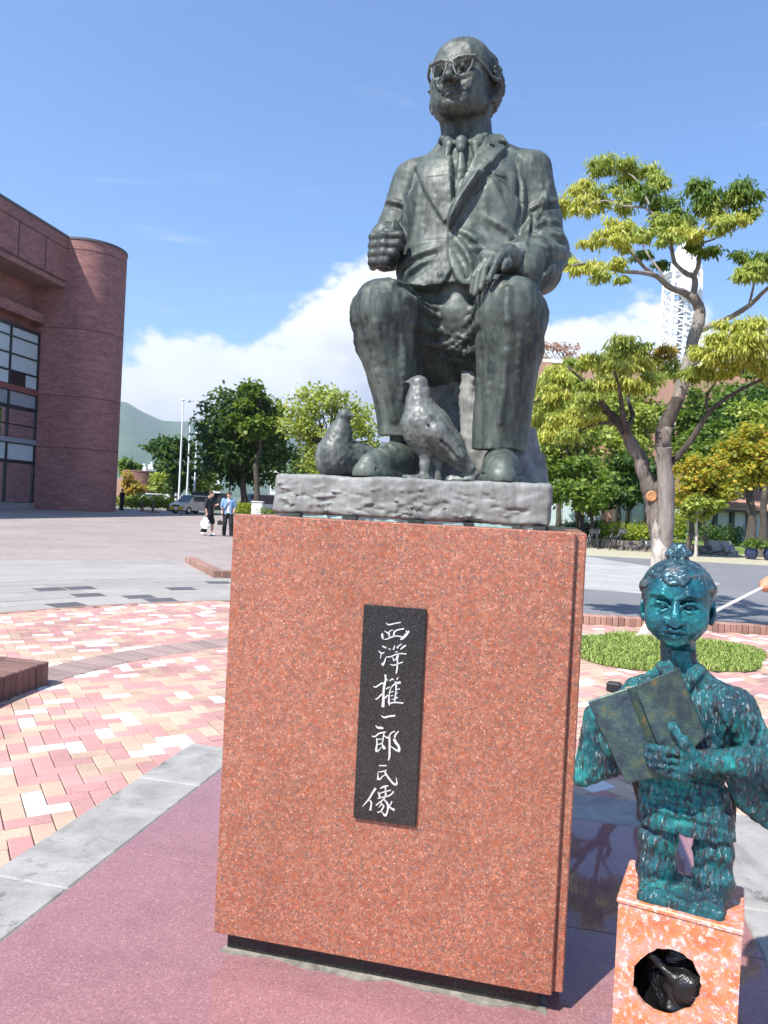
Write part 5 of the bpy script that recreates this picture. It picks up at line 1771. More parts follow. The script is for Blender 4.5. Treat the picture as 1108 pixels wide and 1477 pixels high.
# under the tunic the gap between the legs stays open; the sunk waist band shapes in the forearm's shade
def build_boy_head():
    c = Clay((-.10, -.11, -.16), (.10, .11, .14), .0019)
    c.ell((0, .012, .030), (.078, .088, .078), 0)
    c.ell((0, -.020, -.018), (.068, .066, .066), .03)
    c.ell((0, -.030, -.055), (.046, .044, .036), .03)
    c.ell((0, -.040, .038), (.060, .044, .042), .03)
    for s in (-1, 1):
        c.ell((s * .040, -.050, -.030), (.028, .026, .030), .022)                     # round cheeks
        c.ell((s * .032, -.086, .007), (.025, .022, .0145), .003, True)
        c.ell((s * .031, -.066, .004), (.0155, .013, .0100), .002)
        c.chain([(s * .012, -.083, .003), (s * .025, -.088, .0150), (s * .040, -.083, .0140), (s * .055, -.067, .003)], .0042, .002)
        c.chain([(s * .013, -.081, .001), (s * .030, -.083, -.0070), (s * .052, -.067, .000)], .0030, .003)
        c.ell((s * .031 - .001, -.080, .0045), (.0050, .005, .0052), .001, True)
        c.chain([(s * .010, -.086, .023), (s * .028, -.087, .034), (s * .054, -.068, .031)], [.005, .0068, .004], .003)
        c.chain([(s * .011, -.088, .016), (s * .030, -.088, .023), (s * .052, -.072, .020)], .0035, .005, True)
        c.ell((s * .0785, .020, -.010), (.0085, .017, .026), .004, rot=(s * .4, 'Z'))
        c.ell((s * .0870, .014, -.006), (.005, .009, .015), .003, True, rot=(s * .4, 'Z'))
        c.ell((s * .077, .012, -.035), (.008, .008, .010), .004)
        c.ell((s * .0145, -.091, -.031), (.0095, .011, .008), .004)
        c.ell((s * .006, -.097, -.039), (.0035, .005, .0035), .002, True)
    c.chain([(0, -.080, .014), (0, -.091, -.008), (0, -.104, -.029)], [.0070, .0080, .0125], .007)
    c.ell((0, -.074, -.054), (.028, .018, .018), .010)
    c.chain([(-.025, -.083, -.0545), (-.008, -.097, -.0480), (0, -.0965, -.0500), (.008, -.097, -.0480), (.025, -.083, -.0545)], [.002, .0062, .0056, .0062, .002], .002)
    c.chain([(-.021, -.085, -.0600), (0, -.0965, -.0640), (.021, -.085, -.0600)], [.002, .0072, .002], .002)
    c.chain([(-.024, -.082, -.0570), (0, -.0985, -.0562), (.024, -.082, -.0570)], .0032, .001, True)
    c.ell((0, -.068, -.080), (.018, .014, .011), .012)
    c.chain([(0, .014, -.04), (.006, .014, -.16)], [.042, .040], .015)
    c.rough(.0005, .02, 111); c.rough(.0003, .009, 112)
    return c
BH = BT @ Matrix.Translation((-.046, -.004, .700)) @ Matrix.Rotation(R(-2), 4, 'Y') @ Matrix.Rotation(R(2), 4, 'Z')
bhead = link('head', build_boy_head().skin('head', BH), boy, M['teal_face'], True)
def build_boy_hair():
    c = Clay((-.10, -.10, -.06), (.10, .12, .17), .0025)
    c.ell((0, .016, .034), (.084, .094, .081), 0)
    c.ell((0, -.060, .006), (.072, .064, .066), .008, True)                           # the open face
    c.box((0, -.085, -.02), (.12, .06, .05), .004, .004, True)
    for s in (-1, 1):
        c.ell((s * .084, .006, -.018), (.016, .022, .032), .004, True)
    c.ell((0, .012, .024), (.074, .080, .070), .0, True)
    # forelock, side locks swept back, topknot
    for i in range(5):
        x = -.020 + .010 * i
        c.chain([(x * .9, -.052, .092), (x * 1.05, -.076, .074), (x * .8, -.083, .060)], [.0085, .0095, .006], .004)
    for s in (-1, 1):
        for i in range(9):
            a = i / 8
            c.chain([(s * (.030 + .040 * a), -.066 + .026 * a, .074 - .028 * a), (s * (.056 + .026 * a), -.040 + .03 * a, .080 - .034 * a), (s * (.066 + .018 * a), .01 + .02 * a, .070 - .040 * a)], [.004, .0068, .004], .003)
    c.ell((0, .012, .122), (.026, .022, .016), .006)
    c.ell((0, .010, .138), (.019, .017, .012), .004)
    for i in range(7):
        an = i * .9
        c.chain([(.012 * math.cos(an), .012 + .012 * math.sin(an), .145), (.028 * math.cos(an), .012 + .022 * math.sin(an), .122)], [.005, .006], .003)
    c.rough(.0010, .012, 121)
    return c.skin('hair', BH)
link('hair', build_boy_hair(), bhead, M['boy_hair'], True)
# the open book, covers towards the viewer
def plate(P, t, name, m, parent, off=0.0):
    P = [Vector(p) for p in P]
    n = (P[1] - P[0]).cross(P[3] - P[0]).normalized()
    cen = sum(P, Vector()) / 4
    vs = []
    for o_, ins in ((-t / 2, .97), (-t / 2 + .0015, 1.0), (t / 2 - .0015, 1.0), (t / 2, .97)):
        for p in P:
            vs.append(cen + (p - cen) * ins + n * (o_ + off))
    fs = [(3, 2, 1, 0), (12, 13, 14, 15)]
    for r in range(3):
        for i in range(4):
            j = (i + 1) % 4
            fs.append((r * 4 + i, r * 4 + j, r * 4 + 4 + j, r * 4 + 4 + i))
    b = MB(); b.faces([BT @ v for v in vs], fs)
    return b.build(name, m, parent)
bk = thing('open_book', 'open bronze book held up in the hand of the teal boy', 'book', bw(-.09, -.12, .42))
LTL, LBL, LBR, LTR = (-.226, -.118, .462), (-.126, -.130, .288), (-.053, -.124, .318), (-.140, -.098, .503)
RTL, RBL, RBR, RTR = (-.121, -.100, .511), (-.034, -.124, .326), (.038, -.112, .425), (-.028, -.112, .570)
plate((LTL, LBL, LBR, LTR), .014, 'cover', M['book'], bk)
plate((RTL, RBL, RBR, RTR), .014, 'cover', M['book'], bk)
plate(((-.148, -.070, .498), (-.060, -.094, .314), (-.018, -.094, .326), (-.106, -.070, .512)), .006, 'spine', M['book'], bk)
for q in ((LTL, LBL, LBR, LTR), (RTL, RBL, RBR, RTR)):
    cc = sum((Vector(p) for p in q), Vector()) / 4
    plate([cc + (Vector(p) - cc) * .92 + Vector((0, .013, 0)) for p in q], .012, 'pages', M['teal'], bk)
# carrying frame on his back
b = MB()
b.bbox(bw(-.192, .062, .465), (.018, .014, .012), BAX, b=.003)
b.tube([bw(-.192, .062, .46), bw(-.150, .060, .30), bw(-.11, .058, .18)], .009, 8)
b.tube([bw(.10, .07, .46), bw(.10, .066, .18)], .009, 8)
b.tube([bw(.02, .068, .25), atY(990, 903, 1.98)], .008, 8)
for z in (.25, .36, .44):
    b.tube([bw(-.17, .064, z), bw(.12, .066, z)], .010, 8)
b.build('carrying_frame', M['strap'], boy)

# a white stick with an orange grip, pushed through the carrying frame
M['orange_grip'] = pmat('orange_grip', speck((.66, .25, .14), .1, 12), .45)
M['rope'] = pmat('white_shaft', speck((.70, .68, .64), .1, 90), .6)
PP = atY(1101, 847, 2.25)
E_ = atY(990, 903, 1.98)
dv = (PP - E_).normalized()
st = thing('stick', 'thin white stick with an orange grip behind the head of the teal boy', 'stick', E_)
b = MB(); b.tube([E_ - dv * .06, E_.lerp(PP, .5), PP], .0045, 8); b.build('shaft', M['rope'], st, True)
b = MB(); b.tube([PP - dv * .012, PP + dv * .004, PP + dv * .016, PP + dv * .05, PP + dv * .13, PP + dv * .15], [.006, .012, .021, .024, .022, .008], 14); b.build('grip', M['orange_grip'], st, True)
# ------------------------------------------------------------------ trees
def leafmat(name, stops, rough=.55, trans=.45):
    m = bpy.data.materials.new(name); m.use_nodes = True
    k = NT(m.node_tree); k.n.clear()
    g = k.new('ShaderNodeNewGeometry')
    n = k.noise(g.outputs['Position'], .9, 3, .6)
    f = k.math('ADD', k.math('MULTIPLY', g.outputs['Random Per Island'], .55), k.math('MULTIPLY', n, .45))
    c = k.ramp(f, stops)
    b = k.new('ShaderNodeBsdfPrincipled'); b.inputs['Roughness'].default_value = rough; b.inputs['Specular IOR Level'].default_value = .35
    k.l.new(c, b.inputs['Base Color'])
    t = k.new('ShaderNodeBsdfTranslucent')
    k.l.new(k.mix(1.0, c, (1.25, 1.25, .7, 1), 'MULTIPLY'), t.inputs[0])
    mx = k.new('ShaderNodeMixShader'); mx.inputs[0].default_value = trans
    k.l.new(b.outputs[0], mx.inputs[1]); k.l.new(t.outputs[0], mx.inputs[2])
    o = k.new('ShaderNodeOutputMaterial'); k.l.new(mx.outputs[0], o.inputs[0])
    return m
M['leaf_yellow'] = leafmat('leaf_yellow', [(.2, (.22, .28, .04)), (.45, (.38, .42, .07)), (.62, (.50, .50, .11)), (.8, (.62, .58, .20))])
M['leaf_orange'] = leafmat('leaf_orange', [(.2, (.25, .24, .04)), (.5, (.42, .32, .06)), (.8, (.50, .27, .08))])
M['leaf_green'] = leafmat('leaf_green', [(.2, (.055, .115, .018)), (.5, (.12, .20, .03)), (.8, (.22, .29, .055))])
M['leaf_dark'] = leafmat('leaf_dark', [(.2, (.028, .070, .020)), (.5, (.06, .125, .03)), (.8, (.12, .20, .045))])
M['leaf_light'] = leafmat('leaf_light', [(.2, (.16, .23, .04)), (.5, (.30, .37, .07)), (.8, (.47, .50, .15))])
M['leaf_gold'] = leafmat('leaf_gold', [(.2, (.15, .20, .025)), (.45, (.30, .32, .04)), (.65, (.48, .38, .05)), (.85, (.55, .34, .05))])
M['leaf_red'] = leafmat('leaf_red', [(.2, (.22, .12, .08)), (.5, (.34, .19, .14)), (.8, (.42, .26, .20))])
M['hedge'] = leafmat('hedge_leaf', [(.2, (.13, .20, .02)), (.5, (.26, .33, .035)), (.8, (.42, .44, .07))])
def f_bark(k, p, b):
    n = k.noise(k.scale(p, (1, 1, .22)), 16, 6, .7)
    n2 = k.noise(p, 1.1, 4, .6)
    c = k.ramp(n, [(.3, (.10, .08, .068)), (.5, (.23, .20, .175)), (.7, (.36, .33, .295))])
    c = k.mix(k.maprange(n2, .45, .62, 0, .6), c, (.24, .225, .20, 1))
    return (c, .9, n, .03)
M['bark'] = pmat('bark', f_bark, .9)
M['bark_dark'] = pmat('bark_dark', lambda k, p, b: (k.ramp(k.noise(k.scale(p, (1, 1, .2)), 14, 6, .7), [(.3, (.025, .02, .018)), (.55, (.085, .07, .058)), (.75, (.17, .14, .12))]), .95, k.noise(k.scale(p, (1, 1, .2)), 14, 6, .7), .04), .95)
def f_barkpale(k, p, b):
    n = k.noise(k.scale(p, (1, 1, .2)), 10, 6, .7, .5)
    return (k.ramp(n, [(.3, (.20, .16, .13)), (.48, (.42, .37, .33)), (.65, (.60, .55, .50))]), .9, n, .02)
M['bark_pale'] = pmat('bark_pale', f_barkpale, .9)
M['cut_wood'] = pmat('cut_wood', speck((.42, .20, .09), .3, 30), .8)

def leaf_mesh(name, clumps, n, size, seed, droop=.3, slim=.34, shell=.55):
    """leaf blades (two bent halves) spread through flattened clumps: (centre, (rx, ry, rz))"""
    rs = np.random.RandomState(seed)
    vol = np.array([c[1][0] * c[1][1] * c[1][2] for c in clumps]) ** .72
    cnt = np.maximum(6, (n * vol / vol.sum()).astype(int))
    C = np.repeat(np.array([tuple(c[0]) for c in clumps]), cnt, 0); Rr = np.repeat(np.array([c[1] for c in clumps], float), cnt, 0)
    N = len(C)
    d = rs.normal(size=(N, 3)); d /= np.linalg.norm(d, axis=1)[:, None]
    r = (shell + (1 - shell) * rs.rand(N)) ** .8 * rs.choice([1.32, 1, .75, .5], N, p=[.13, .50, .25, .12])
    # lobes make the outline uneven
    lob = 1 + .24 * np.sin(d[:, 0] * 5.1 + C[:, 0] * 3) * np.cos(d[:, 1] * 4.3 + C[:, 2] * 2) + .14 * np.sin(d[:, 2] * 9 + C[:, 1] * 5)
    P = C + d * Rr * (r * lob)[:, None]
    ax = d * np.array([1, 1, .35]) + rs.normal(scale=.7, size=(N, 3)); ax[:, 2] -= droop * 2.2
    ax /= np.linalg.norm(ax, axis=1)[:, None]
    up = rs.normal(scale=.55, size=(N, 3)) + np.array([0, 0, 1.0]) + d * .35
    side = np.cross(ax, up); side /= np.linalg.norm(side, axis=1)[:, None] + 1e-9
    nm = np.cross(side, ax)
    L = size * rs.uniform(.6, 1.3, N)[:, None]; W = L * slim
    V = np.stack([P, P + ax * L * .5 + side * W - nm * L * .06, P + ax * L + nm * (-L * .16), P + ax * L * .5 - side * W - nm * L * .06], 1).reshape(-1, 3)
    me = bpy.data.meshes.new(name)
    me.vertices.add(4 * N); me.vertices.foreach_set('co', V.astype(np.float32).ravel())
    me.loops.add(4 * N); me.loops.foreach_set('vertex_index', np.arange(4 * N, dtype=np.int32))
    me.polygons.add(N); me.polygons.foreach_set('loop_start', (4 * np.arange(N)).astype(np.int32))
    try: me.polygons.foreach_set('loop_total', np.full(N, 4, np.int32))
    except Exception: pass
    me.update(calc_edges=True)
    return me
def bend(a, b, rs, k=.12, n=5, sag=0.0):
    a, b = Vector(a), Vector(b); L = (b - a).length
    out = []
    for i in range(n + 1):
        t = i / n
        p = a.lerp(b, t)
        w = math.sin(math.pi * t) * L * k
        out.append(p + Vector((rs.uniform(-1, 1) * w * .6, rs.uniform(-1, 1) * w * .6, w * .7 + rs.uniform(-.3, .3) * w + sag * t)))
    return out
def tree(name, label, base, box, Y, mat, n=3500, size=.2, nc=22, tr=.16, seed=1, bark='bark_dark', group=None, flat=.55, forks=2, slim=.36, cover=.27, droop=.15, ztop=None, trunk_to=.35, dep=.85):
    """box = outline of the crown in the photograph, base = foot of the trunk there, Y = distance"""
    rs = random.Random(seed)
    B = atY(base[0], base[1], Y)
    c = atY((box[0] + box[2]) / 2, (box[1] + box[3]) / 2, Y)
    hx = (box[2] - box[0]) / 2 / FPX * Y; hz = (box[3] - box[1]) / 2 / FPX * Y
    hy = hx * dep
    t = thing(name, label, 'tree', B, group)
    cl = []
    k = 0
    while len(cl) < nc and k < 4000:
        k += 1
        u = Vector((rs.uniform(-1, 1), rs.uniform(-1, 1), rs.uniform(-1, 1)))
        if u.length > 1 or u.length < .35: continue
        wid = 1.0 if u.z > -.2 else 1.0 + .15 * u.z
        p = c + Vector((u.x * hx * .86 * wid, u.y * hy * .86, u.z * hz * .84))
        r = cover * (hx + hz) * rs.uniform(.62, 1.2) / 2 * 1.35
        if any((p - q[0]).length < .62 * r for q in cl): continue
        cl.append((p, (r, r, r * flat)))
    tb = MB()
    top = Vector((B.x * .4 + c.x * .6, B.y * .5 + c.y * .5, c.z - hz * (1 - trunk_to * 2)))
    main = bend(B - Vector((0, 0, .15)), top, rs, .05, 6)
    tb.tube(main, [tr * (1.35 if i == 0 else 1) * (1 - .09 * i) for i in range(7)], 9)
    starts = [top, main[5], main[4]]
    for i, (p, r) in enumerate(cl):
        s = starts[i % (forks + 1)] if forks < 3 else rs.choice(starts)
        q = bend(s, p, rs, .16, 5)
        w = tr * rs.uniform(.28, .5)
        tb.tube(q, [w, w * .8, w * .62, w * .45, w * .3, w * .16], 5)
    tb.build('trunk', M[bark], t, True)
    link('crown', leaf_mesh('crown', cl, n, size, seed + 100, droop, slim), t, M[mat])
    return t

# the near tree with two stems behind the boy: limbs and leaf pads follow the photograph, spread in depth
T1Y = 9.35
t1 = thing('garden_tree', 'large tree with two stems, pale peeling bark and drooping yellow green leaves behind the boy', 'tree', atZ(952, 922, -.02))
rs = random.Random(17)
def limb(pts, r0, r1, dy=0.0, n=9, m='bark', name='limb', jit=.03):
    P = []
    for i, (x, y) in enumerate(pts):
        t = i / (len(pts) - 1)
        P.append(atY(x, y, T1Y + dy * t) + Vector((0, rs.uniform(-jit, jit), 0)))
    Q = []
    for i in range(len(P) - 1):
        for t in (0, .5):
            p0, p1, p2, p3 = P[max(i - 1, 0)], P[i], P[i + 1], P[min(i + 2, len(P) - 1)]
            Q.append(.5 * (2 * p1 + (p2 - p0) * t + (2 * p0 - 5 * p1 + 4 * p2 - p3) * t * t + (3 * p1 - p0 - 3 * p2 + p3) * t ** 3))
    Q.append(P[-1])
    b = MB()
    N = len(Q)
    rad = [(r0 + (r1 - r0) * i / (N - 1)) * rs.uniform(.92, 1.1) * (.82 if r0 < .2 else 1) for i in range(N)]
    b.tube(Q, rad, n)
    return b.build(name, M[m], t1, True)
def f_fork(k, p, b):
    sp_ = k.new('ShaderNodeSeparateXYZ'); k.put(sp_.inputs[0], p)
    n = k.noise(k.scale(p, (1, 1, .22)), 12, 6, .7)
    n2 = k.noise(k.scale(p, (1, 1, .35)), 3.0, 5, .7)
    dark = k.ramp(n, [(.3, (.045, .035, .030)), (.52, (.14, .115, .098)), (.7, (.25, .22, .195))])
    peel = k.ramp(n, [(.3, (.24, .18, .14)), (.48, (.46, .41, .37)), (.65, (.60, .56, .52))])
    f = k.maprange(k.math('ADD', sp_.outputs[2], k.math('MULTIPLY', k.math('SUBTRACT', n2, .5), 1.7)), 1.02, 1.22)
    return (k.mix(f, peel, dark), .9, n, .03)
M['bark_fork'] = pmat('bark_fork', f_fork, .9)
def wp(x, y, dy=0.0): return tuple(atY(x, y, T1Y + dy))
lo_, hi_ = Vector(wp(880, 960)), Vector(wp(1000, 600))
c = Clay((lo_.x - .1, T1Y - .55, -.12), (hi_.x + .1, T1Y + .6, hi_.z + .1), .021)
c.chain([wp(951, 945), wp(952, 915), wp(952, 880), wp(953, 830), wp(955, 790)], [.22, .165, .14, .13, .12], .06)
c.chain([wp(953, 800), wp(949, 765), wp(944, 735, .03), wp(937, 705, .06), wp(926, 672, .08), wp(913, 642, .1), wp(901, 620, .1)], [.105, .103, .10, .098, .088, .08, .07], .04)
c.chain([wp(957, 800), wp(959, 765), wp(960, 735, -.03), wp(960, 700, -.06), wp(957, 670, -.08), wp(956, 640, -.1), wp(958, 622, -.1)], [.085, .083, .080, .078, .076, .074, .074], .04)
for dx, dy in ((-.30, -.1), (.28, -.15), (.05, -.33), (.2, .25)):
    q = Vector(wp(952, 925)); c.cap((q.x, q.y, .12), (q.x + dx * 1.25, q.y + dy * 1.25, -.03), .12, .05, .10)
c.rough(.010, .22, 71, stretch=(1, 1, .35)); c.rough(.006, .08, 72, stretch=(1, 1, .3))
link('trunk', c.skin('trunk'), t1, M['bark_fork'], True)
limb([(958, 632), (957, 622), (962, 605), (972, 588), (979, 575)], .088, .080, -.1, 11, 'bark_dark', 'stem')
limb([(976, 582), (984, 555), (992, 525), (1001, 490), (1008, 465), (1010, 448)], .092, .075, -.05, 10, 'bark', 'stem')
limb([(1011, 450), (1008, 440), (1000, 430), (995, 426)], .078, .056, -.05, 9, 'bark', 'stem')
limb([(902, 622), (885, 600), (868, 588), (848, 578), (825, 572), (800, 566), (768, 580)], .075, .022, .5, 7, 'bark_dark')
limb([(904, 625), (900, 600), (897, 585), (893, 560), (885, 535)], .05, .016, -.5, 7, 'bark_dark')
limb([(903, 622), (912, 598), (905, 575), (918, 555), (930, 535)], .045, .014, .6, 7, 'bark_dark')
limb([(880, 598), (865, 575), (852, 560), (838, 545), (820, 530)], .045, .012, -.3, 7, 'bark_dark')
limb([(893, 612), (870, 610), (850, 615), (828, 624), (805, 622)], .03, .009, .3, 6, 'bark_dark')
limb([(957, 800), (958, 770), (960, 735), (960, 700), (957, 670), (957, 645)], .135, .105, -.1, 11, 'bark', 'stem')
limb([(957, 648), (955, 628), (962, 608), (972, 588), (978, 575)], .115, .095, -.1, 11, 'bark_dark', 'stem')
limb([(976, 580), (984, 555), (992, 525), (1001, 490), (1008, 465), (1010, 448)], .095, .082, -.05, 10, 'bark', 'stem')
limb([(1011, 450), (1008, 440), (1000, 430), (995, 426)], .082, .06, -.05, 9, 'bark', 'stem')
limb([(996, 428), (983, 421), (969, 416), (957, 408), (946, 398), (925, 393), (899, 391), (875, 384), (850, 380), (825, 384)], .055, .014, -.9, 8)
limb([(946, 399), (932, 386), (913, 366), (900, 357), (886, 351), (868, 345)], .032, .010, -.4, 7)
limb([(966, 414), (950, 388), (938, 372), (925, 352), (915, 330)], .02, .007, .5, 6)
limb([(999, 428), (1001, 412), (1000, 400), (992, 396), (984, 390), (974, 378), (969, 360), (962, 338), (953, 320), (936, 296), (922, 272)], .052, .012, .5, 8)
limb([(955, 322), (930, 300), (900, 296), (872, 290), (845, 296), (826, 292)], .022, .007, .9, 6)
limb([(936, 296), (920, 262), (905, 248), (885, 240)], .016, .006, 1.0, 6)
limb([(966, 350), (978, 335), (990, 322)], .018, .008, .2, 6)
limb([(1000, 400), (1007, 385), (1010, 368), (1014, 339), (1026, 326), (1040, 312), (1050, 300), (1064, 282)], .04, .009, -.5, 8)
limb([(1013, 350), (1030, 345), (1050, 332), (1068, 322)], .016, .006, -.9, 6)
limb([(1012, 368), (1020, 362), (1032, 360)], .012, .005, -.2, 5)
limb([(966, 669), (985, 650), (1003, 625), (1018, 602), (1030, 588), (1052, 572), (1080, 556), (1112, 542)], .055, .018, -.8, 8, 'bark_dark')
limb([(1022, 600), (1020, 575), (1030, 552), (1046, 535)], .026, .009, -.4, 6, 'bark_dark')
limb([(1005, 478), (1030, 468), (1058, 455), (1082, 440), (1098, 424), (1112, 412)], .05, .024, -.7, 8)
limb([(1080, 441), (1084, 420), (1088, 400), (1092, 380)], .022, .008, -.9, 6)
limb([(990, 530), (1010, 520), (1030, 512), (1050, 505), (1085, 490)], .03, .010, -.9, 6)
b = MB()
p = atY(940, 716, T1Y - .06)
b.lathe(p, [(.062, -.02), (.072, 0), (.058, .016), (.02, .010)], 14, ax=(Vector((1, 0, 0)), Vector((0, 0, 1)), Vector((-.15, -1, .1)).normalized()))
b.build('branch_scar', M['cut_wood'], t1)
b = MB()
p = atY(1012, 447, T1Y - .08)
b.lathe(p, [(.05, -.03), (.055, 0), (.045, .012), (.01, .012)], 12, ax=(Vector((0, 1, 0)), Vector((0, 0, 1)), Vector((1, -.3, .3)).normalized()))
b.build('branch_scar', M['bark'], t1)
# pads: x, y, rx, ry in photo pixels, depth offset, colour
PADS = [(868, 240, 20, 16, .9, 'y'), (890, 232, 24, 15, .7, 'y'), (922, 238, 30, 17, .8, 'y'), (944, 258, 20, 20, .5, 'y'), (905, 256, 24, 12, 1.1, 'g'), (832, 274, 24, 16, 1.0, 'Y'), (816, 292, 16, 18, .9, 'Y'), (845, 296, 22, 16, .6, 'Y'),
 (872, 284, 26, 18, .9, 'y'), (905, 286, 26, 18, .6, 'y'), (935, 282, 24, 22, .2, 'g'), (960, 300, 20, 18, .4, 'g'), (948, 318, 22, 14, .1, 'y'), (972, 322, 24, 16, -.1, 'y'), (992, 318, 22, 14, .3, 'g'),
 (890, 322, 24, 12, .2, 'Y'), (912, 334, 24, 13, -.3, 'Y'), (868, 340, 26, 13, -.2, 'Y'), (850, 348, 16, 9, .3, 'Y'), (935, 336, 18, 14, -.5, 'y'), (900, 348, 24, 9, -.7, 'Y'), (985, 334, 24, 12, -.3, 'Y'), (962, 346, 18, 10, -.6, 'y'), (1005, 336, 18, 10, -.5, 'Y'),
 (826, 378, 24, 12, -.6, 'Y'), (852, 384, 26, 13, -.9, 'Y'), (880, 382, 22, 10, -.7, 'Y'), (812, 366, 14, 8, -.3, 'y'), (866, 396, 20, 7, -1.0, 'y'), (930, 366, 16, 7, .5, 'g'), (950, 378, 14, 6, .7, 'g'), (900, 400, 10, 5, -.8, 'y'),
 (1016, 360, 22, 8, -.3, 'g'), (1000, 350, 18, 9, -.2, 'g'), (1006, 268, 18, 16, -.4, 'g'), (1018, 286, 24, 16, -.5, 'g'), (1046, 292, 26, 18, -.6, 'y'), (1066, 268, 22, 18, -.7, 'g'), (1082, 280, 20, 16, -.8, 'g'), (1084, 304, 18, 10, -.7, 'y'), (1056, 316, 26, 12, -.8, 'Y'), (1040, 328, 20, 9, -.8, 'y'), (1030, 306, 18, 12, -.3, 'y'),
 (1080, 372, 22, 12, -.8, 'g'), (1098, 388, 22, 15, -.9, 'y'), (1078, 396, 20, 10, -1.0, 'y'), (1105, 372, 16, 12, -.7, 'g'), (1120, 395, 16, 14, -.8, 'y'), (1074, 386, 14, 9, -.9, 'y'),
 (1062, 468, 26, 15, -.9, 'Y'), (1090, 462, 26, 20, -1.0, 'Y'), (1040, 490, 26, 16, -.9, 'Y'), (1072, 494, 30, 20, -1.1, 'Y'), (1100, 500, 26, 24, -1.0, 'Y'), (1018, 508, 20, 14, -.8, 'Y'), (1045, 516, 28, 16, -1.0, 'Y'), (1080, 524, 26, 15, -.9, 'Y'), (1010, 528, 22, 12, -.6, 'y'), (1050, 532, 24, 10, -.7, 'Y'), (1112, 530, 22, 16, -.8, 'Y'), (995, 540, 16, 12, -.3, 'y'), (1125, 480, 22, 22, -.9, 'Y'), (1030, 540, 16, 8, -.5, 'y'),
 (900, 492, 20, 12, .1, 'y'), (880, 505, 24, 15, .2, 'y'), (925, 498, 22, 12, .4, 'y'), (860, 520, 24, 16, .0, 'Y'), (890, 528, 28, 18, -.3, 'Y'), (920, 525, 28, 20, .2, 'Y'), (945, 520, 22, 18, .4, 'o'), (958, 505, 18, 14, .5, 'o'), (970, 530, 20, 16, .4, 'y'), (950, 545, 24, 14, -.1, 'y'), (915, 552, 28, 13, -.4, 'Y'), (880, 556, 26, 14, -.3, 'Y'),
 (850, 548, 24, 14, -.1, 'y'), (825, 545, 24, 16, .4, 'Y'), (800, 540, 22, 18, .6, 'Y'), (835, 522, 20, 12, .4, 'y'), (778, 560, 20, 20, .6, 'y'), (805, 566, 24, 14, .4, 'Y'), (840, 574, 22, 10, -.2, 'y'), (788, 586, 20, 16, .5, 'y'), (815, 598, 26, 14, .3, 'Y'), (845, 606, 24, 12, .2, 'Y'), (798, 620, 24, 14, .4, 'Y'), (826, 626, 20, 10, .2, 'y'), (770, 600, 16, 22, .7, 'y'), (860, 588, 14, 8, .1, 'y')]
for i, (x, y, rx, ry, dy, q) in enumerate(PADS):
    Yd = T1Y + dy
    c = atY(x, y, Yd)
    s = Yd / FPX
    sub = []
    for _ in range(5):
        sub.append((c + Vector((rs.uniform(-.75, .75) * rx * s, rs.uniform(-.5, .5) * rx * s * 1.2, rs.uniform(-.55, .65) * ry * s)), (rx * s * .60, rx * s * .60, ry * s * .55)))
    if i % 2 == 0:
        tw = MB()
        for cc, r_ in sub[:2]:
            tw.tube(bend(c + Vector((rs.uniform(-.1, .1), .05, -.12)), cc + Vector((0, 0, .03)), rs, .2, 3), [.007, .005, .004, .002], 4)
        tw.build('twig', M['bark_dark'], t1)
    link('leaf_cluster', leaf_mesh('leaf_cluster', sub, int(rx * ry * 1.5) + 180, .080, 300 + i, .72, .135, .05), t1, M[{'y': 'leaf_light', 'Y': 'leaf_yellow', 'g': 'leaf_green', 'o': 'leaf_orange'}[q]])['kind'] = 'stuff'

GR = 'trees along the lawn'
tree('broad_tree', 'wide green tree in front of the brick building, just right of the seated statue', (843, 780), (738, 560, 868, 728), 36, 'leaf_light', 5200, .26, 30, .2, 3, group=GR)
tree('broad_tree', 'low green tree with the thin forked trunk right of the base slab', (862, 786), (750, 655, 905, 745), 33, 'leaf_green', 5200, .24, 26, .12, 4, group=GR)
tree('broad_tree', 'dark green tree whose low crown hangs left of the twin stemmed tree', (905, 778), (862, 640, 948, 760), 37, 'leaf_dark', 3600, .24, 20, .16, 5, group=GR)
tree('broad_tree', 'tall dark green tree behind the right limb of the twin stemmed tree', (1040, 778), (1000, 545, 1150, 690), 44, 'leaf_dark', 5200, .30, 28, .25, 6, group=GR)
tree('broad_tree', 'mid green tree seen between the twin stems and the tall dark tree', (1010, 778), (968, 600, 1080, 730), 41, 'leaf_green', 4200, .26, 24, .18, 7, group=GR)
tree('broad_tree', 'yellowing tree with a slim dark trunk right above the head of the boy', (991, 800), (968, 645, 1056, 745), 29, 'leaf_gold', 3600, .20, 24, .13, 8, group=GR, bark='bark_dark')
tree('broad_tree', 'golden topped tree with a thick trunk at the right edge', (1082, 790), (1030, 600, 1140, 715), 33, 'leaf_gold', 4400, .22, 26, .24, 9, group=GR)
tree('broad_tree', 'small pale trunked tree leaning beside the golden trees', (1003, 804), (975, 700, 1040, 752), 28.5, 'leaf_light', 1300, .18, 12, .07, 10, group=GR, bark='bark_pale')
tree('broad_tree', 'light green tree filling the fork of the twin stemmed tree', (885, 776), (838, 548, 948, 690), 43, 'leaf_light', 5200, .26, 34, .18, 21, group=GR)
tree('broad_tree', 'slender light tree between the golden trees and the brick building', (1015, 776), (985, 640, 1050, 735), 40, 'leaf_light', 2600, .24, 20, .12, 22, group=GR)
tree('broad_tree', 'yellow green tree high at the right edge below the long limb', (1100, 780), (1050, 560, 1160, 680), 38, 'leaf_light', 4200, .26, 28, .2, 23, group=GR)
tree('broad_tree', 'green tree high behind the straight stem of the twin stemmed tree', (1000, 774), (948, 552, 1040, 668), 47, 'leaf_green', 4600, .27, 28, .18, 24, group=GR)
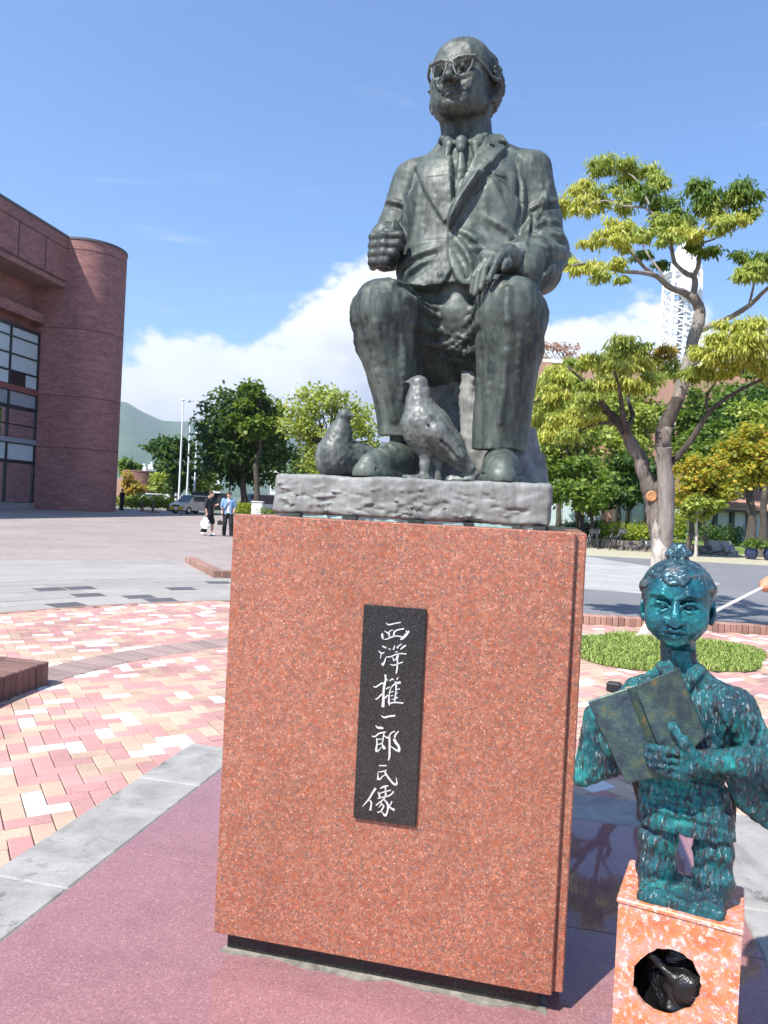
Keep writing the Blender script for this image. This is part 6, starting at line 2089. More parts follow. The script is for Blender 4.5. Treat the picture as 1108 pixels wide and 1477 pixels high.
tree('broad_tree', 'tall light tree rising behind the wide tree beside the seated statue', (806, 774), (762, 528, 850, 640), 46, 'leaf_light', 4200, .27, 26, .18, 25, group=GR)
tree('broad_tree', 'light tree behind the left limbs of the twin stemmed tree', (890, 772), (842, 528, 950, 640), 48, 'leaf_light', 4600, .27, 30, .18, 26, group=GR)
tree('broad_tree', 'tallest green tree at the right edge above the low wing', (1095, 774), (1025, 508, 1175, 640), 48, 'leaf_green', 5600, .30, 32, .22, 27, group=GR)
tree('bare_tree', 'sparse reddish treetop above the roof right of the seated statue', (815, 775), (772, 488, 850, 545), 56, 'leaf_red', 900, .22, 26, .2, 11, cover=.2)
# left of the statue
tree('broad_tree', 'big dense dark green tree behind the two walking people', (352, 731), (276, 552, 426, 714), 62, 'leaf_dark', 11000, .42, 52, .32, 12, cover=.25)
tree('broad_tree', 'bright green top growing through the big dark tree', (370, 731), (330, 548, 418, 640), 59, 'leaf_green', 3600, .40, 18, .25, 13)
tree('broad_tree', 'loose yellow green tree with steep branches between lamp and pigeons', (470, 728), (400, 545, 562, 712), 46, 'leaf_light', 8200, .26, 60, .22, 14, bark='bark_dark', cover=.21)
tree('broad_tree', 'round green tree behind the left flagpole', (248, 731), (212, 618, 292, 716), 86, 'leaf_dark', 3600, .5, 22, .3, 15)
tree('broad_tree', 'small round tree between the brick hall and the mountain', (190, 716), (174, 655, 204, 690), 118, 'leaf_green', 1300, .6, 10, .25, 16)
tree('broad_tree', 'reddish green shrub like tree in front of the far round brick house', (191, 727), (172, 678, 210, 722), 74, 'leaf_orange', 1100, .36, 12, .1, 17)
tree('broad_tree', 'wide pale green tree behind the parked white cars', (236, 724), (208, 676, 262, 716), 95, 'leaf_light', 1700, .5, 14, .2, 18)
tree('broad_tree', 'light green tree behind the yellow car', (300, 728), (272, 682, 330, 722), 88, 'leaf_light', 1700, .45, 14, .18, 19)
for i, (x0, x1, Y) in enumerate(((395, 430, 75), (425, 470, 70), (500, 560, 66))):
    tree('broad_tree', ['dark low tree behind the left end of the base slab', 'green low tree behind the crouching pigeon', 'green low tree filling the gap left of the near shoe'][i], ((x0 + x1) / 2, 728), (x0 - 8, 640, x1 + 8, 722), Y, ['leaf_dark', 'leaf_green', 'leaf_light'][i], 2200, .36, 18, .2, 40 + i)

def hedge(label, x0, x1, ytop, ybot, Y, dep, mat, n, size, seed, name='hedge', cat='hedge'):
    a, c = atY(x0, ybot, Y), atY(x1, ybot, Y)
    h = (ybot - ytop) / FPX * Y
    rs = random.Random(seed)
    t = thing(name, label, cat, (a + c) / 2)
    L = (c - a).length
    m = max(3, int(L / (h * .55)))
    cl = []
    for i in range(m):
        p = a.lerp(c, (i + .5) / m)
        for q in range(2):
            cl.append((p + Vector((rs.uniform(-.2, .2) * h, dep * (q - .5) * .6, h * rs.uniform(.42, .55))), (L / m * .85, dep * .5, h * rs.uniform(.48, .60))))
    link('foliage', leaf_mesh('foliage', cl, n, size, seed, .05, .4, .7), t, M[mat])
    b = MB()
    for i in range(m):
        p = a.lerp(c, (i + .5) / m)
        b.tube([p - Vector((0, 0, .1)), p + Vector((.05, 0, h * .6))], [.05, .03], 5)
    b.build('stems', M['bark_dark'], t)
    return t
hedge('clipped yellow green hedge right of the round brick tower', 176, 242, 716, 731, 66, 2.0, 'hedge', 3200, .22, 201)
hedge('low bright green hedge behind the walking man in blue', 338, 372, 726, 742, 57, 1.2, 'hedge', 1500, .16, 202)
hedge('dark green hedge right of the white cabinet', 378, 412, 733, 744, 55, 1.0, 'leaf_green', 900, .14, 203)
hedge('dark clipped hedge below the low trees on the lawn', 812, 880, 752, 774, 38, 1.4, 'leaf_dark', 2600, .14, 204)
hedge('bright yellow green hedge left of the twin stemmed tree', 868, 942, 754, 780, 36, 1.3, 'hedge', 2600, .13, 205)
hedge('bright green bush between the twin stems and the golden tree', 966, 992, 738, 776, 35, 1.3, 'hedge', 1300, .12, 206)
hedge('dark round bush left of the white windows', 1012, 1040, 758, 782, 37, 1.2, 'leaf_dark', 1000, .12, 207, 'bush', 'bush')
hedge('second dark bush under the white windows', 1038, 1066, 760, 784, 36, 1.2, 'leaf_dark', 1000, .12, 208, 'bush', 'bush')

# ------------------------------------------------------------------ buildings on the right
def f_tile(k, p, b):
    n = k.noise(p, 1.2, 6, .7)
    s = k.new('ShaderNodeSeparateXYZ'); k.put(s.inputs[0], p)
    row_ = k.math('LESS_THAN', k.math('FRACT', k.math('MULTIPLY', s.outputs[2], 2.2)), .07)
    c = k.ramp(n, [(.3, (.33, .185, .135)), (.7, (.42, .25, .19))])
    return (k.mix(k.math('MULTIPLY', row_, .35), c, (.28, .14, .10, 1)), .8)
M['wall_orange'] = pmat('wall_orange', f_tile, .8)
M['white_wall'] = pmat('white_wall', speck((.72, .72, .70), .05, 3), .6)
M['steel_grey'] = pmat('steel_grey', speck((.30, .31, .32), .08, 6), .45)
bld = thing('brick_building', 'long orange brick building with large windows behind the trees on the right', 'building', atY(960, 778, 52))
def rect(name, x0, y0, x1, y1, Y, dep, m, parent, prot=0.0):
    a, c = atY(x0, y1, Y), atY(x1, y0, Y)
    b = MB(); b.box(((a.x + c.x) / 2, Y + dep / 2 - prot, (a.z + c.z) / 2), ((c.x - a.x) / 2, dep / 2, abs(c.z - a.z) / 2))
    return b.build(name, M[m], parent)
P0, P1 = atY(770, 785, 52), atY(1230, 528, 52)
ztop = atY(800, 524, 52).z
b = MB(); b.box(((P0.x + P1.x) / 2, 58, ztop / 2 - .1), ((P1.x - P0.x) / 2, 6, ztop / 2 + .1)); b.build('wall', M['wall_orange'], bld)
b = MB(); b.box(((P0.x + P1.x) / 2, 58, ztop + .12), ((P1.x - P0.x) / 2 + .15, 6.15, .12)); b.build('parapet', M['white_wall'], bld)
P = atY(800, 600, 52)
for fl, (zc, h_) in enumerate(((8.1, 1.5), (4.55, 1.5), (1.55, 1.9))):
    for i in range(9):
        x = P0.x + 1.0 + i * 2.42
        b = MB(); b.box((x + .86, 51.97, zc), (.92, .10, h_ / 2 + .08)); fr = b.build('window', M['steel_grey'], bld)
        b = MB(); b.box((x + .43, 51.86, zc), (.39, .02, h_ / 2)); b.box((x + 1.29, 51.86, zc), (.39, .02, h_ / 2)); b.build('pane', M['panel_pale'], fr)
for i in range(5):
    x = P0.x + .15 + i * 4.84
    b = MB(); b.box((x, 51.8, ztop / 2), (.42, .25, ztop / 2)); b.build('pier', M['wall_orange'], bld)
low = thing('low_wing', 'low wing with a sloping orange roof and white windows at the right edge', 'building', atY(1060, 785, 43))
a, c = atY(984, 778, 43), atY(1180, 738, 43)
zc = atY(1060, 738, 43).z
b = MB(); b.box(((a.x + c.x) / 2, 45.5, zc / 2), ((c.x - a.x) / 2, 2.2, zc / 2)); b.build('wall', M['white_wall'], low)
for i in range(9):
    x = a.x + i * (c.x - a.x) / 8
    b = MB(); b.box((x, 43.2, zc / 2), (.11, .11, zc / 2)); b.build('column', M['frame_dark'], low)
    if i < 8:
        b = MB(); b.box((x + .49, 43.285, zc / 2 + .1), (.36, .02, zc / 2 - .28)); b.build('window_pane', M['panel_pale'], low)
b = MB(); b.box(((a.x + c.x) / 2, 42.9, zc + .1), ((c.x - a.x) / 2 + .3, .4, .12)); b.build('fascia', M['frame_dark'], low)
zr = atY(1060, 704, 45).z
b = MB()
x0, x1 = a.x - .4, c.x + .4
b.faces([(x0, 42.4, zc + .225), (x1, 42.4, zc + .225), (x1, 46.8, zr), (x0 + 1.2, 46.8, zr), (x0, 42.4, zc + .10), (x1, 42.4, zc + .10), (x1, 46.8, zr - .2), (x0 + 1.2, 46.8, zr - .2)],
        [(0, 1, 2, 3), (7, 6, 5, 4), (0, 4, 5, 1), (3, 2, 6, 7), (0, 3, 7, 4), (1, 5, 6, 2)])
b.build('roof', M['wall_orange'], low)

# white lattice tower
M['tower_white'] = pmat('tower_white', speck((.9, .9, .9), .02, .5), .5)
TY = 150
tw = thing('lattice_tower', 'tall white lattice tower with a dome and a round dish behind the trees', 'tower', atY(992, 760, TY))
tc_ = atY(985, 395, TY); zg = 0
TX = tc_.x; zt = tc_.z
def tz(y): return atY(990, y, TY).z
def tilt(z): return Vector((TX, TY, z))
hw0, hw1 = 3.2, 2.7
for sx in (-1, 1):
    for sy in (-1, 1):
        b = MB(); b.tube([Vector((TX + sx * hw0, TY + sy * hw0, 0)), Vector((TX + sx * hw1, TY + sy * hw1, zt))], .32, 6); b.build('leg', M['tower_white'], tw)
nb = 22
for i in range(nb):
    z0, z1 = zt * i / nb, zt * (i + 1) / nb
    f0, f1 = hw0 + (hw1 - hw0) * i / nb, hw0 + (hw1 - hw0) * (i + 1) / nb
    b = MB()
    for (ax_, ay_), (bx_, by_) in (((-1, -1), (1, -1)), ((1, -1), (1, 1)), ((1, 1), (-1, 1)), ((-1, 1), (-1, -1))):
        b.tube([(TX + ax_ * f0, TY + ay_ * f0, z0), (TX + bx_ * f1, TY + by_ * f1, z1)], .17, 4)
        b.tube([(TX + bx_ * f0, TY + by_ * f0, z0), (TX + ax_ * f1, TY + ay_ * f1, z1)], .17, 4)
        b.tube([(TX + ax_ * f1, TY + ay_ * f1, z1), (TX + bx_ * f1, TY + by_ * f1, z1)], .14, 4)
    b.build('brace', M['tower_white'], tw)
b = MB(); b.lathe((TX, TY, 0), [(.5, 0), (.5, zt)], 8); b.build('ladder_shaft', M['steel_grey'], tw)
b = MB(); b.lathe((TX, TY, zt - .2), [(3.1, -.9), (3.7, -.1), (3.7, .1), (3.0, .1)], 24); b.build('platform', M['tower_white'], tw)
b = MB()
for i in range(24):
    an = 2 * math.pi * i / 24
    b.tube([(TX + 3.6 * math.cos(an), TY + 3.6 * math.sin(an), zt), (TX + 3.6 * math.cos(an), TY + 3.6 * math.sin(an), zt + 1.3)], .06, 4)
for z in (.65, 1.3):
    b.tube([(TX + 3.6 * math.cos(2 * math.pi * i / 24), TY + 3.6 * math.sin(2 * math.pi * i / 24), zt + z) for i in range(25)], .07, 4, cap=False)
b.build('railing', M['tower_white'], tw)
dz = tz(350) - zt
b = MB(); b.lathe((TX + .5, TY, zt), [(2.7, 0), (2.75, dz * .35), (2.45, dz * .62), (1.7, dz * .86), (.7, dz * .98), (.1, dz)], 28); b.build('dome', M['tower_white'], tw, True)
b = MB(); zc_ = tz(420); b.lathe((TX - .1, TY - 3.4, zc_), [(.2, -.3), (1.6, -.25), (2.3, .0), (2.3, .8), (2.1, 1.0), (.3, 1.1)], 28, ax=(Vector((1, 0, 0)), Vector((0, 0, 1)), Vector((0, -1, 0)))); b.build('dish', M['tower_white'], tw, True)

# ------------------------------------------------------------------ the far edge on the left
M['brick_far'] = pmat('brick_far', brickish((.24, .12, .105), .1, 4), .85)
b = MB(); rt = thing('round_brick_house', 'small round brick house behind the hedge near the hall', 'building', atY(200, 716, 98))
q = atY(203, 716, 98)
b.lathe((q.x, q.y, 0), [(2.3, -.2), (2.3, 4.1), (2.36, 4.1), (2.36, 4.3), (2.0, 4.3)], 36); b.build('round_wall', M['brick_far'], rt, True)
q2 = atY(180, 716, 98)
b = MB(); b.box((q2.x - 1, q2.y + 1, 1.5), (3.6, 2, 1.7)); b.build('side_wall', M['wall_orange'], rt)
b = MB(); b.box((q.x + .5, q.y - 2.28, 1.0), (.55, .06, 1.1)); b.build('door', M['frame_dark'], rt)
for lab, x, y0, y1, wpx, Y in (('small white tower block far off below the mountain', 205, 673, 700, 9, 420), ('white block with a mast beside the far white tower block', 216, 670, 700, 8, 460), ('low white block left of the round dark tree', 183, 690, 702, 12, 500),
                              ('pale city block behind the light tree near the lamp', 306, 692, 712, 22, 300), ('pale far block right of the big dark tree', 402, 676, 716, 26, 330)):
    p = atY(x, y1, Y); zt_ = atY(x, y0, Y).z
    w_ = wpx / FPX * Y / 2
    t = thing('city_block', lab, 'building', (p.x, Y, 0))
    b = MB(); b.box((p.x, Y + w_, zt_ / 2 - .2), (w_, w_, zt_ / 2 + .2)); b.build('wall', M['white_wall'], t)
    b = MB()
    for fl in range(int(zt_ / 3.4)):
        b.box((p.x, Y - .02, 2 + fl * 3.4), (w_ * .86, .05, .6))
    b.build('window_band', M['steel_grey'], t)
    b = MB(); b.box((p.x, Y + w_, zt_ + .8), (w_ * .3, w_ * .3, 1.0)); b.build('roof_house', M['white_wall'], t)
# white flagpoles
M['pole_white'] = pmat('pole_white', speck((.78, .79, .80), .04, 2), .35, metal=.0)
def flagpole(x, ybot, ytop, Y, label):
    p = atY(x, ybot, Y); zt_ = atY(x + 5, ytop, Y).z
    t = thing('flagpole', label, 'flagpole', (p.x, p.y, 0), 'white flagpoles')
    b = MB(); b.tube([(p.x, p.y, -.1), (p.x, p.y, zt_)], [.11 * Y / 78, .065 * Y / 78], 10); b.build('pole', M['pole_white'], t, True)
    b = MB(); b.lathe((p.x, p.y, zt_), [(.05, -.05), (.14, .03), (.14, .12), (.03, .20)], 12); b.build('finial', M['pole_white'], t, True)
    b = MB(); b.lathe((p.x, p.y, 0), [(.25, -.1), (.25, .12), (.16, .2)], 12); b.build('foot', M['steel_grey'], t)
flagpole(257.5, 730, 578, 72, 'tallest white flagpole, left of the other two')
flagpole(269, 729, 606, 71, 'middle white flagpole behind the yellow car')
flagpole(279.5, 728, 626, 69, 'farthest and shortest white flagpole against the trees')
# lamp with two square heads
p = atY(330, 735, 63); zt_ = atY(328, 640, 63).z
lp = thing('street_lamp', 'street lamp with two square white heads on a brown pole behind the walkers', 'street lamp', (p.x, p.y, 0))
M['pole_brown'] = pmat('pole_brown', speck((.10, .065, .05), .1, 4), .5)
b = MB(); b.tube([(p.x, p.y, -.1), (p.x, p.y, zt_ + .2)], [.085, .06], 10); b.build('pole', M['pole_brown'], lp, True)
b = MB(); b.tube([(p.x - .62, p.y, zt_ - .05), (p.x + .62, p.y, zt_ - .05)], .035, 8); b.build('arm', M['pole_brown'], lp, True)
for s in (-1, 1):
    b = MB(); b.bbox((p.x + s * .36, p.y, zt_), (.26, .26, .25), b=.05); hd = b.build('lamp_head', M['panel_pale'], lp)
    b = MB(); b.bbox((p.x + s * .36, p.y, zt_ + .29), (.285, .285, .035), b=.02); b.build('cap', M['white_wall'], hd)
# bollards and planter
for i, (x, y, Y, lab) in enumerate(((205.5, 736, 59, 'dark bollard nearer to the brick hall'), (220.5, 738, 57, 'dark bollard on a round foot nearer to the planter'))):
    p = atY(x, y, Y)
    t = thing('bollard', lab, 'bollard', (p.x, p.y, -.05), 'dark bollards beside the hall')
    b = MB(); b.lathe((p.x, p.y, -.05), [(.09, 0), (.09, .70), (.11, .72), (.11, .80), (.05, .84)], 14); b.build('post', M['pole_brown'], t, True)
    b = MB(); b.lathe((p.x, p.y, -.05), [(.55 if i else .2, 0), (.5 if i else .18, .09), (.12, .12)], 20); b.build('foot', M['brick_far'], t)
p = atY(252, 737, 66)
t = thing('planter', 'low brick planter under the white flagpoles', 'planter', (p.x, p.y, -.05))
b = MB(); b.bbox((p.x, p.y + .6, .22), (.75, .6, .28), b=.03); b.build('wall', M['brick_far'], t)
b = MB(); b.bbox((p.x, p.y + .6, .52), (.80, .65, .03), b=.01); b.build('rim', M['brick_kerb'], t)

# cars
M['car_yellow'] = pmat('car_yellow', speck((.62, .42, .07), .04, 2), .2)
M['car_cream'] = pmat('car_cream', speck((.66, .56, .47), .04, 2), .2)
M['car_white'] = pmat('car_white', speck((.78, .79, .80), .03, 2), .2)
M['tyre'] = pmat('tyre', speck((.02, .02, .02), .1, 5), .8)
M['glass_dark'] = pmat('glass_dark', speck((.06, .075, .085), .05, 2), .05)
M['head_lens'] = pmat('head_lens', speck((.75, .76, .76), .05, 3), .1)
M['chrome'] = pmat('chrome', speck((.55, .55, .55), .05, 3), .2, metal=.9)
def car(label, x, y, Y, rz, body, nose, L=3.6, Wd=1.55, H=1.5, cat='car', name='parked_car', van=False, group=None):
    p = atY(x, y, Y)
    t = thing(name, label, cat, (p.x, p.y, -.05), group, rz)
    def part(nm, mb, m, par=None):
        o = mb.build(nm, M[m]); o.parent = par or t; return o
    w = Wd / 2
    # side outline (x along the car, z up), nose at -x
    if van:
        low_ = [(-L / 2, .30), (L / 2, .30), (L / 2, .95), (-L / 2, .95)]
        cab = [(-L / 2 + .05, .95), (L / 2, .95), (L / 2 - .05, H), (-L / 2 + .35, H)]
    else:
        low_ = [(-L / 2, .28), (L / 2, .28), (L / 2, .92), (-L / 2 + .75, .90), (-L / 2 + .02, .74)]
        cab = [(-L / 2 + .70, .90), (L / 2 - .03, .92), (L / 2 - .25, H), (-L / 2 + 1.35, H)]
    def side(poly, w0, w1):
        b = MB(); n = len(poly)
        zmin = min(q[1] for q in poly); zmax = max(q[1] for q in poly)
        ww = lambda z: w0 + (w1 - w0) * (z - zmin) / (zmax - zmin)
        vs = [(q[0], -ww(q[1]), q[1]) for q in poly] + [(q[0], ww(q[1]), q[1]) for q in poly]
        fs = [tuple(range(n)), tuple(reversed(range(n, 2 * n)))] + [(j, i, n + i, n + j) for i, j in ((i, (i + 1) % n) for i in range(n))]
        return b.faces(vs, fs)
    bd = part('body', side(low_, w, w - .03), body)
    part('cabin', side(cab, w - .04, w - .17), body)
    b = MB(); b.box((-L / 2 - .015, 0, .50), (.035, w - .06, .20)); part('front_panel', b, nose)
    a, c = cab[0], cab[3]
    b = MB(); d_ = Vector((c[0] - a[0], 0, c[1] - a[1])); n_ = Vector((-d_.z, 0, d_.x)).normalized()
    m_ = Vector(((a[0] + c[0]) / 2, 0, (a[1] + c[1]) / 2))
    b.box(m_ + n_ * .012, (d_.length / 2 - .06, w - .20, .012), (d_.normalized(), Vector((0, 1, 0)), n_)); part('windscreen', b, 'glass_dark')
    for s in (-1, 1):
        b = MB(); zm = (cab[0][1] + H) / 2
        yy = w - .04 - .13 * .5
        tl = Vector((0, -.13 * s, H - cab[0][1])).normalized()
        b.box(((cab[0][0] + cab[3][0]) / 2 + L * .28 + .1, s * (yy + .006), zm + .01), (L * .27, .012, (H - cab[0][1]) / 2 - .09), (Vector((1, 0, 0)), Vector((0, tl.z, -tl.y)), tl)); part('side_window', b, 'glass_dark')
        b = MB(); b.bbox((-L / 2 - .035, s * (w - .24), .64), (.035, .16, .09), b=.02); part('headlight', b, 'head_lens')
        b = MB(); b.bbox((cab[0][0] + .22, s * (w + .07), 1.0), (.05, .09, .06), b=.02); part('mirror', b, body)
        for q in (-L / 2 + .62, L / 2 - .62):
            b = MB(); b.lathe((q, s * (w - .09), .29), [(.16, -.09), (.29, -.09), (.31, -.05), (.31, .05), (.29, .09), (.16, .09)], 20, ax=(Vector((1, 0, 0)), Vector((0, 0, 1)), Vector((0, -1, 0))))
            wh = part('wheel', b, 'tyre')
            b = MB(); b.lathe((q, s * (w - .09), .29), [(.05, -.1), (.17, -.095), (.17, .095), (.05, .1)], 16, ax=(Vector((1, 0, 0)), Vector((0, 0, 1)), Vector((0, -1, 0)))); part('rim', b, 'chrome', wh)
    b = MB(); b.box((-L / 2 - .06, 0, .44), (.01, .17, .085)); part('number_plate', b, 'car_white')
    b = MB(); b.box((-L / 2 - .052, 0, .62), (.012, .34, .05)); part('grille', b, 'glass_dark')
    return t
car('small cream car with a yellow front parked beside the flagpoles', 277, 741, 60, R(62), 'car_cream', 'car_yellow')
car('dark van behind the person in black clothes', 303, 738, 66, R(70), 'panel_dark', 'panel_dark', 4.2, 1.7, 1.8, van=True)
for i, (x, lab) in enumerate(((222, 'white car leftmost behind the hedge'), (245, 'white car in the middle behind the hedge'), (296, 'white car farthest right under the light tree'))):
    car(lab, x, 720, 88 + 2 * i, R(5), 'car_white', 'car_white', 4.3, 1.7, 1.45, group='white cars behind the hedge')
car('white van parked behind the low hedge near the left end of the slab', 382, 739, 64, R(40), 'car_white', 'car_white', 3.4, 1.5, 1.9, 'van', 'parked_van', True)
p = atY(371, 742, 56)
t = thing('white_cabinet', 'white metal cabinet standing between the low hedges', 'cabinet', (p.x, p.y, -.05))
b = MB(); b.bbox((p.x, p.y, .55), (.40, .3, .62), b=.02); b.build('case', M['car_white'], t)
b = MB(); b.box((p.x, p.y - .305, .55), (.012, .01, .5)); b.build('door_gap', M['steel_grey'], t)
b = MB(); b.bbox((p.x, p.y, 1.21), (.46, .36, .035), b=.015); b.build('lid', M['white_wall'], t)

# ------------------------------------------------------------------ along the lawn: low wall, bicycles, pots, steps
wl = thing('low_wall', 'low stone edge in front of the lawn and the bicycles', 'wall', (10, 31.5, 0))
wa, wc = atY(830, 803, 32.3), atY(1140, 806, 30.6)
M['stone_dark'] = pmat('stone_dark', brickish((.17, .145, .125), .25, 12), .9)
n_ = 26
dv = (wc - wa) / n_
me = None
for i in range(n_):
    q = wa + dv * (i + .5)
    if 19.2 < i + .5 < 21.6: continue
    if me is None:
        b = MB(); b.bbox((0, 0, .17), (dv.length / 2 - .012, .16, .22), b=.03); me = b.mesh('stone'); me.materials.append(M['stone_dark'])
    o = bpy.data.objects.new('stone', me); COL.objects.link(o); o.location = (q.x, q.y, .06 + rs.uniform(-.02, .02)); o.rotation_euler = (0, 0, math.atan2(dv.y, dv.x)); adopt(o, wl)
M['bike_metal'] = pmat('bike_metal', speck((.22, .22, .23), .2, 3), .3, metal=.7)
M['bike_black'] = pmat('bike_black', speck((.03, .03, .035), .2, 3), .4)
def bicycle(label, x, y, Y, rz, lean=0.0):
    p = atY(x, y, Y)
    t = thing('bicycle', label, 'bicycle', (p.x, p.y, p.z), 'bicycles parked in front of the hedge', rz)
    t.rotation_euler = (lean, 0, rz)
    def part(nm, mb, m, par=None):
        o = mb.build(nm, M[m], None, True); o.parent = par or t; return o
    for wx in (-.53, .53):
        b = MB(); b.tube([(wx + .33 * math.cos(a * math.pi / 12), 0, .34 + .33 * math.sin(a * math.pi / 12)) for a in range(25)], .022, 5, cap=False); wh = part('wheel', b, 'tyre')
        b = MB()
        for a in range(8):
            b.tube([(wx, 0, .34), (wx + .32 * math.cos(a * math.pi / 4), 0, .34 + .32 * math.sin(a * math.pi / 4))], .005, 3)
        part('spokes', b, 'bike_metal', wh)
    b = MB()
    for seg in (((-.53, 0, .34), (-.16, 0, .82)), ((-.53, 0, .34), (-.05, 0, .32)), ((-.05, 0, .32), (-.20, 0, .88)), ((-.05, 0, .32), (.34, 0, .80)), ((.33, 0, .95), (.53, 0, .34)), ((-.17, 0, .60), (.36, 0, .72))):
        b.tube(seg, .022, 6)
    part('frame', b, 'bike_metal')
    b = MB(); b.bbox((-.22, 0, .92), (.13, .07, .03), b=.02); part('saddle', b, 'bike_black')
    b = MB(); b.tube([(.20, -.28, 1.0), (.30, -.22, 1.03), (.33, 0, .98), (.30, .22, 1.03), (.20, .28, 1.0)], .014, 6); part('handlebar', b, 'bike_black')
    b = MB(); b.bbox((.62, 0, .88), (.15, .13, .11), b=.02); part('basket', b, 'bike_metal')
    return t
BK = [(848, 796, 31.4, 1.1, 'bicycle nearest to the red pedestal'), (862, 797, 31.3, 1.3, 'second bicycle from the red pedestal, wheel turned'), (884, 796, 31.5, .7, 'bicycle standing in the middle of the row'), (900, 799, 31.0, .25, 'bicycle lying low behind the stone edge'), (922, 799, 31.2, .15, 'bicycle beside the pale trunk of the near tree'), (1013, 803, 30.4, .1, 'bicycle fallen over left of the steps')]
for i, (x, y, Y, rz, lab) in enumerate(BK):
    bicycle(lab, x, y, Y, rz, (.1, -.08, .05, 1.0, .9, 1.15)[i])
# steps to the lawn with a dark side rail
q = atY(1047, 808, 30.4)
t = thing('stone_steps', 'short grey steps leading up to the lawn beside the fallen bicycle', 'steps', (q.x, q.y, .08))
for i in range(4):
    b = MB(); b.bbox((q.x + .1, q.y + .32 * i, .10 + .085 * i), (.48, .17, .05 + .085 * i), b=.01); b.build('step', M['border_stone'], t)
for dx in (-.52, -.44):
    b = MB(); b.tube([(q.x + dx - .35, q.y - .1, .12), (q.x + dx + .05, q.y + 1.2, .95)], .035, 6); b.build('rail', M['pole_brown'], t, True)
M['pot_blue'] = pmat('pot_blue', speck((.025, .035, .085), .2, 9), .18)
for i, (x, y, Y, lab) in enumerate(((1083, 812, 28.6, 'dark blue glazed pot with a small plant in front of the lawn'), (1110, 812, 28.4, 'dark blue glazed pot cut by the right edge of the picture'))):
    q = atY(x, y, Y)
    t = thing('plant_pot', lab, 'plant pot', (q.x, q.y, .08), 'blue pots in front of the lawn')
    b = MB(); b.lathe((q.x, q.y, .08), [(.15, 0), (.22, .12), (.25, .28), (.21, .40), (.24, .43), (.24, .46), (.19, .46), (.17, .38)], 20); b.build('pot', M['pot_blue'], t, True)
    link('leaves', leaf_mesh('leaves', [(Vector((q.x, q.y, .70)), (.32, .32, .17)), (Vector((q.x + .15, q.y, .82)), (.2, .2, .1))], 300, .14, 500 + i, .3, .25), t, M['leaf_green'])

# ------------------------------------------------------------------ people
M['skin'] = pmat('skin', speck((.52, .31, .22), .08, 8), .55)
M['hair_dark'] = pmat('hair_dark', speck((.035, .022, .016), .2, 20), .5)
M['cloth_black'] = pmat('cloth_black', speck((.014, .014, .016), .2, 9), .85)
M['cloth_blue'] = pmat('cloth_blue', speck((.20, .34, .52), .12, 9), .85)
M['cloth_navy'] = pmat('cloth_navy', speck((.05, .06, .12), .12, 9), .85)
M['cloth_white'] = pmat('cloth_white', speck((.76, .77, .78), .05, 9), .85)
M['shoe_white'] = pmat('shoe_white', speck((.62, .60, .58), .1, 9), .6)
def clay_part(name, lo, hi, h, fn, T, parent, m):
    c = Clay(lo, hi, h); fn(c)
    return link(name, c.skin(name, T), parent, M[m], True)
def walker(label, x, y, Y, rz, J, parts, H=1.0):
    """J: joints in metres (x right of the person, y ahead is -y, z up)"""
    p = atY(x, y, Y)
    t = thing('person', label, 'person', (p.x, p.y, -.05))
    T = Matrix.Translation((p.x, p.y, -.05)) @ Matrix.Rotation(rz, 4, 'Z') @ Matrix.Scale(H, 4)
    def body(c):
        c.loft([(.90, 0, 0, .15, .10), (1.02, 0, 0, .145, .10), (1.18, 0, 0, .155, .10), (1.36, 0, .01, .17, .10), (1.44, 0, .01, .11, .07)], .02, 2.2)
        c.chain([(0, .01, 1.42), (0, -.005, 1.52)], [.058, .052], .03)
        hd = J['head']
        c.ell(hd, (.076, .094, .112), .02); c.ell((hd[0], hd[1] - .03, hd[2] - .06), (.055, .06, .06), .03)
        c.ell((hd[0], hd[1] - .095, hd[2] - .015), (.012, .02, .022), .01)
        for s in (-1, 1):
            c.ell((hd[0] + s * .078, hd[1] + .01, hd[2] - .01), (.012, .02, .032), .006)
            c.ell((hd[0] + s * .03, hd[1] - .092, hd[2] + .012), (.014, .012, .010), .008, True)
        for s in ('l', 'r'):
            sh, e, w = J['sh' + s], J['el' + s], J['wr' + s]
            c.chain([sh, e, w], [.050, .041, .029], .02)
            d = (Vector(w) - Vector(e)).normalized()
            pm = Vector(w) + d * .055
            c.cap(w, tuple(pm), .034, .036, .01)
            sd = d.orthogonal().normalized()
            for i in range(4):
                a = pm + sd * (.026 * (i - 1.5) / 1.5)
                c.cap(tuple(a), tuple(a + d * (.060 + .012 * (1 - abs(i - 1.3)))), .010, .008, .004)
            c.cap(tuple(Vector(w) + d * .02 + sd * .03), tuple(Vector(w) + d * .075 + sd * .052), .011, .009, .006)
            hp_, k_, a_, to = J['hp' + s], J['kn' + s], J['an' + s], J['to' + s]
            c.chain([hp_, k_, a_], [.085, .058, .040], .03); c.chain([a_, (a_[0], a_[1] + .03, a_[2] - .04), to], [.045, .04, .032], .02)
    clay_part('body', (-.5, -.6, -.02), (.5, .55, 1.85), .0125, body, T, t, 'skin')
    for nm, m, fn in parts:
        clay_part(nm, (-.5, -.6, -.02), (.5, .55, 1.9), .0125, fn, T, t, m)
    return t
def legs(J, r0, r1, r2, short=None):
    def fn(c):
        for s in 'lr':
            h_, k_, a_ = Vector(J['hp' + s]), Vector(J['kn' + s]), Vector(J['an' + s])
            if short:
                k2 = h_.lerp(k_, short); c.chain([tuple(h_), tuple(k2)], [r0, r1], .03)
            else:
                c.chain([tuple(h_), tuple(k_), tuple(a_)], [r0, r1, r2], .03)
        c.loft([(.82, 0, 0, .165, .115), (.98, 0, 0, .160, .112)], .03, 2.2)
        c.rough(.004, .10, 7)
    return fn
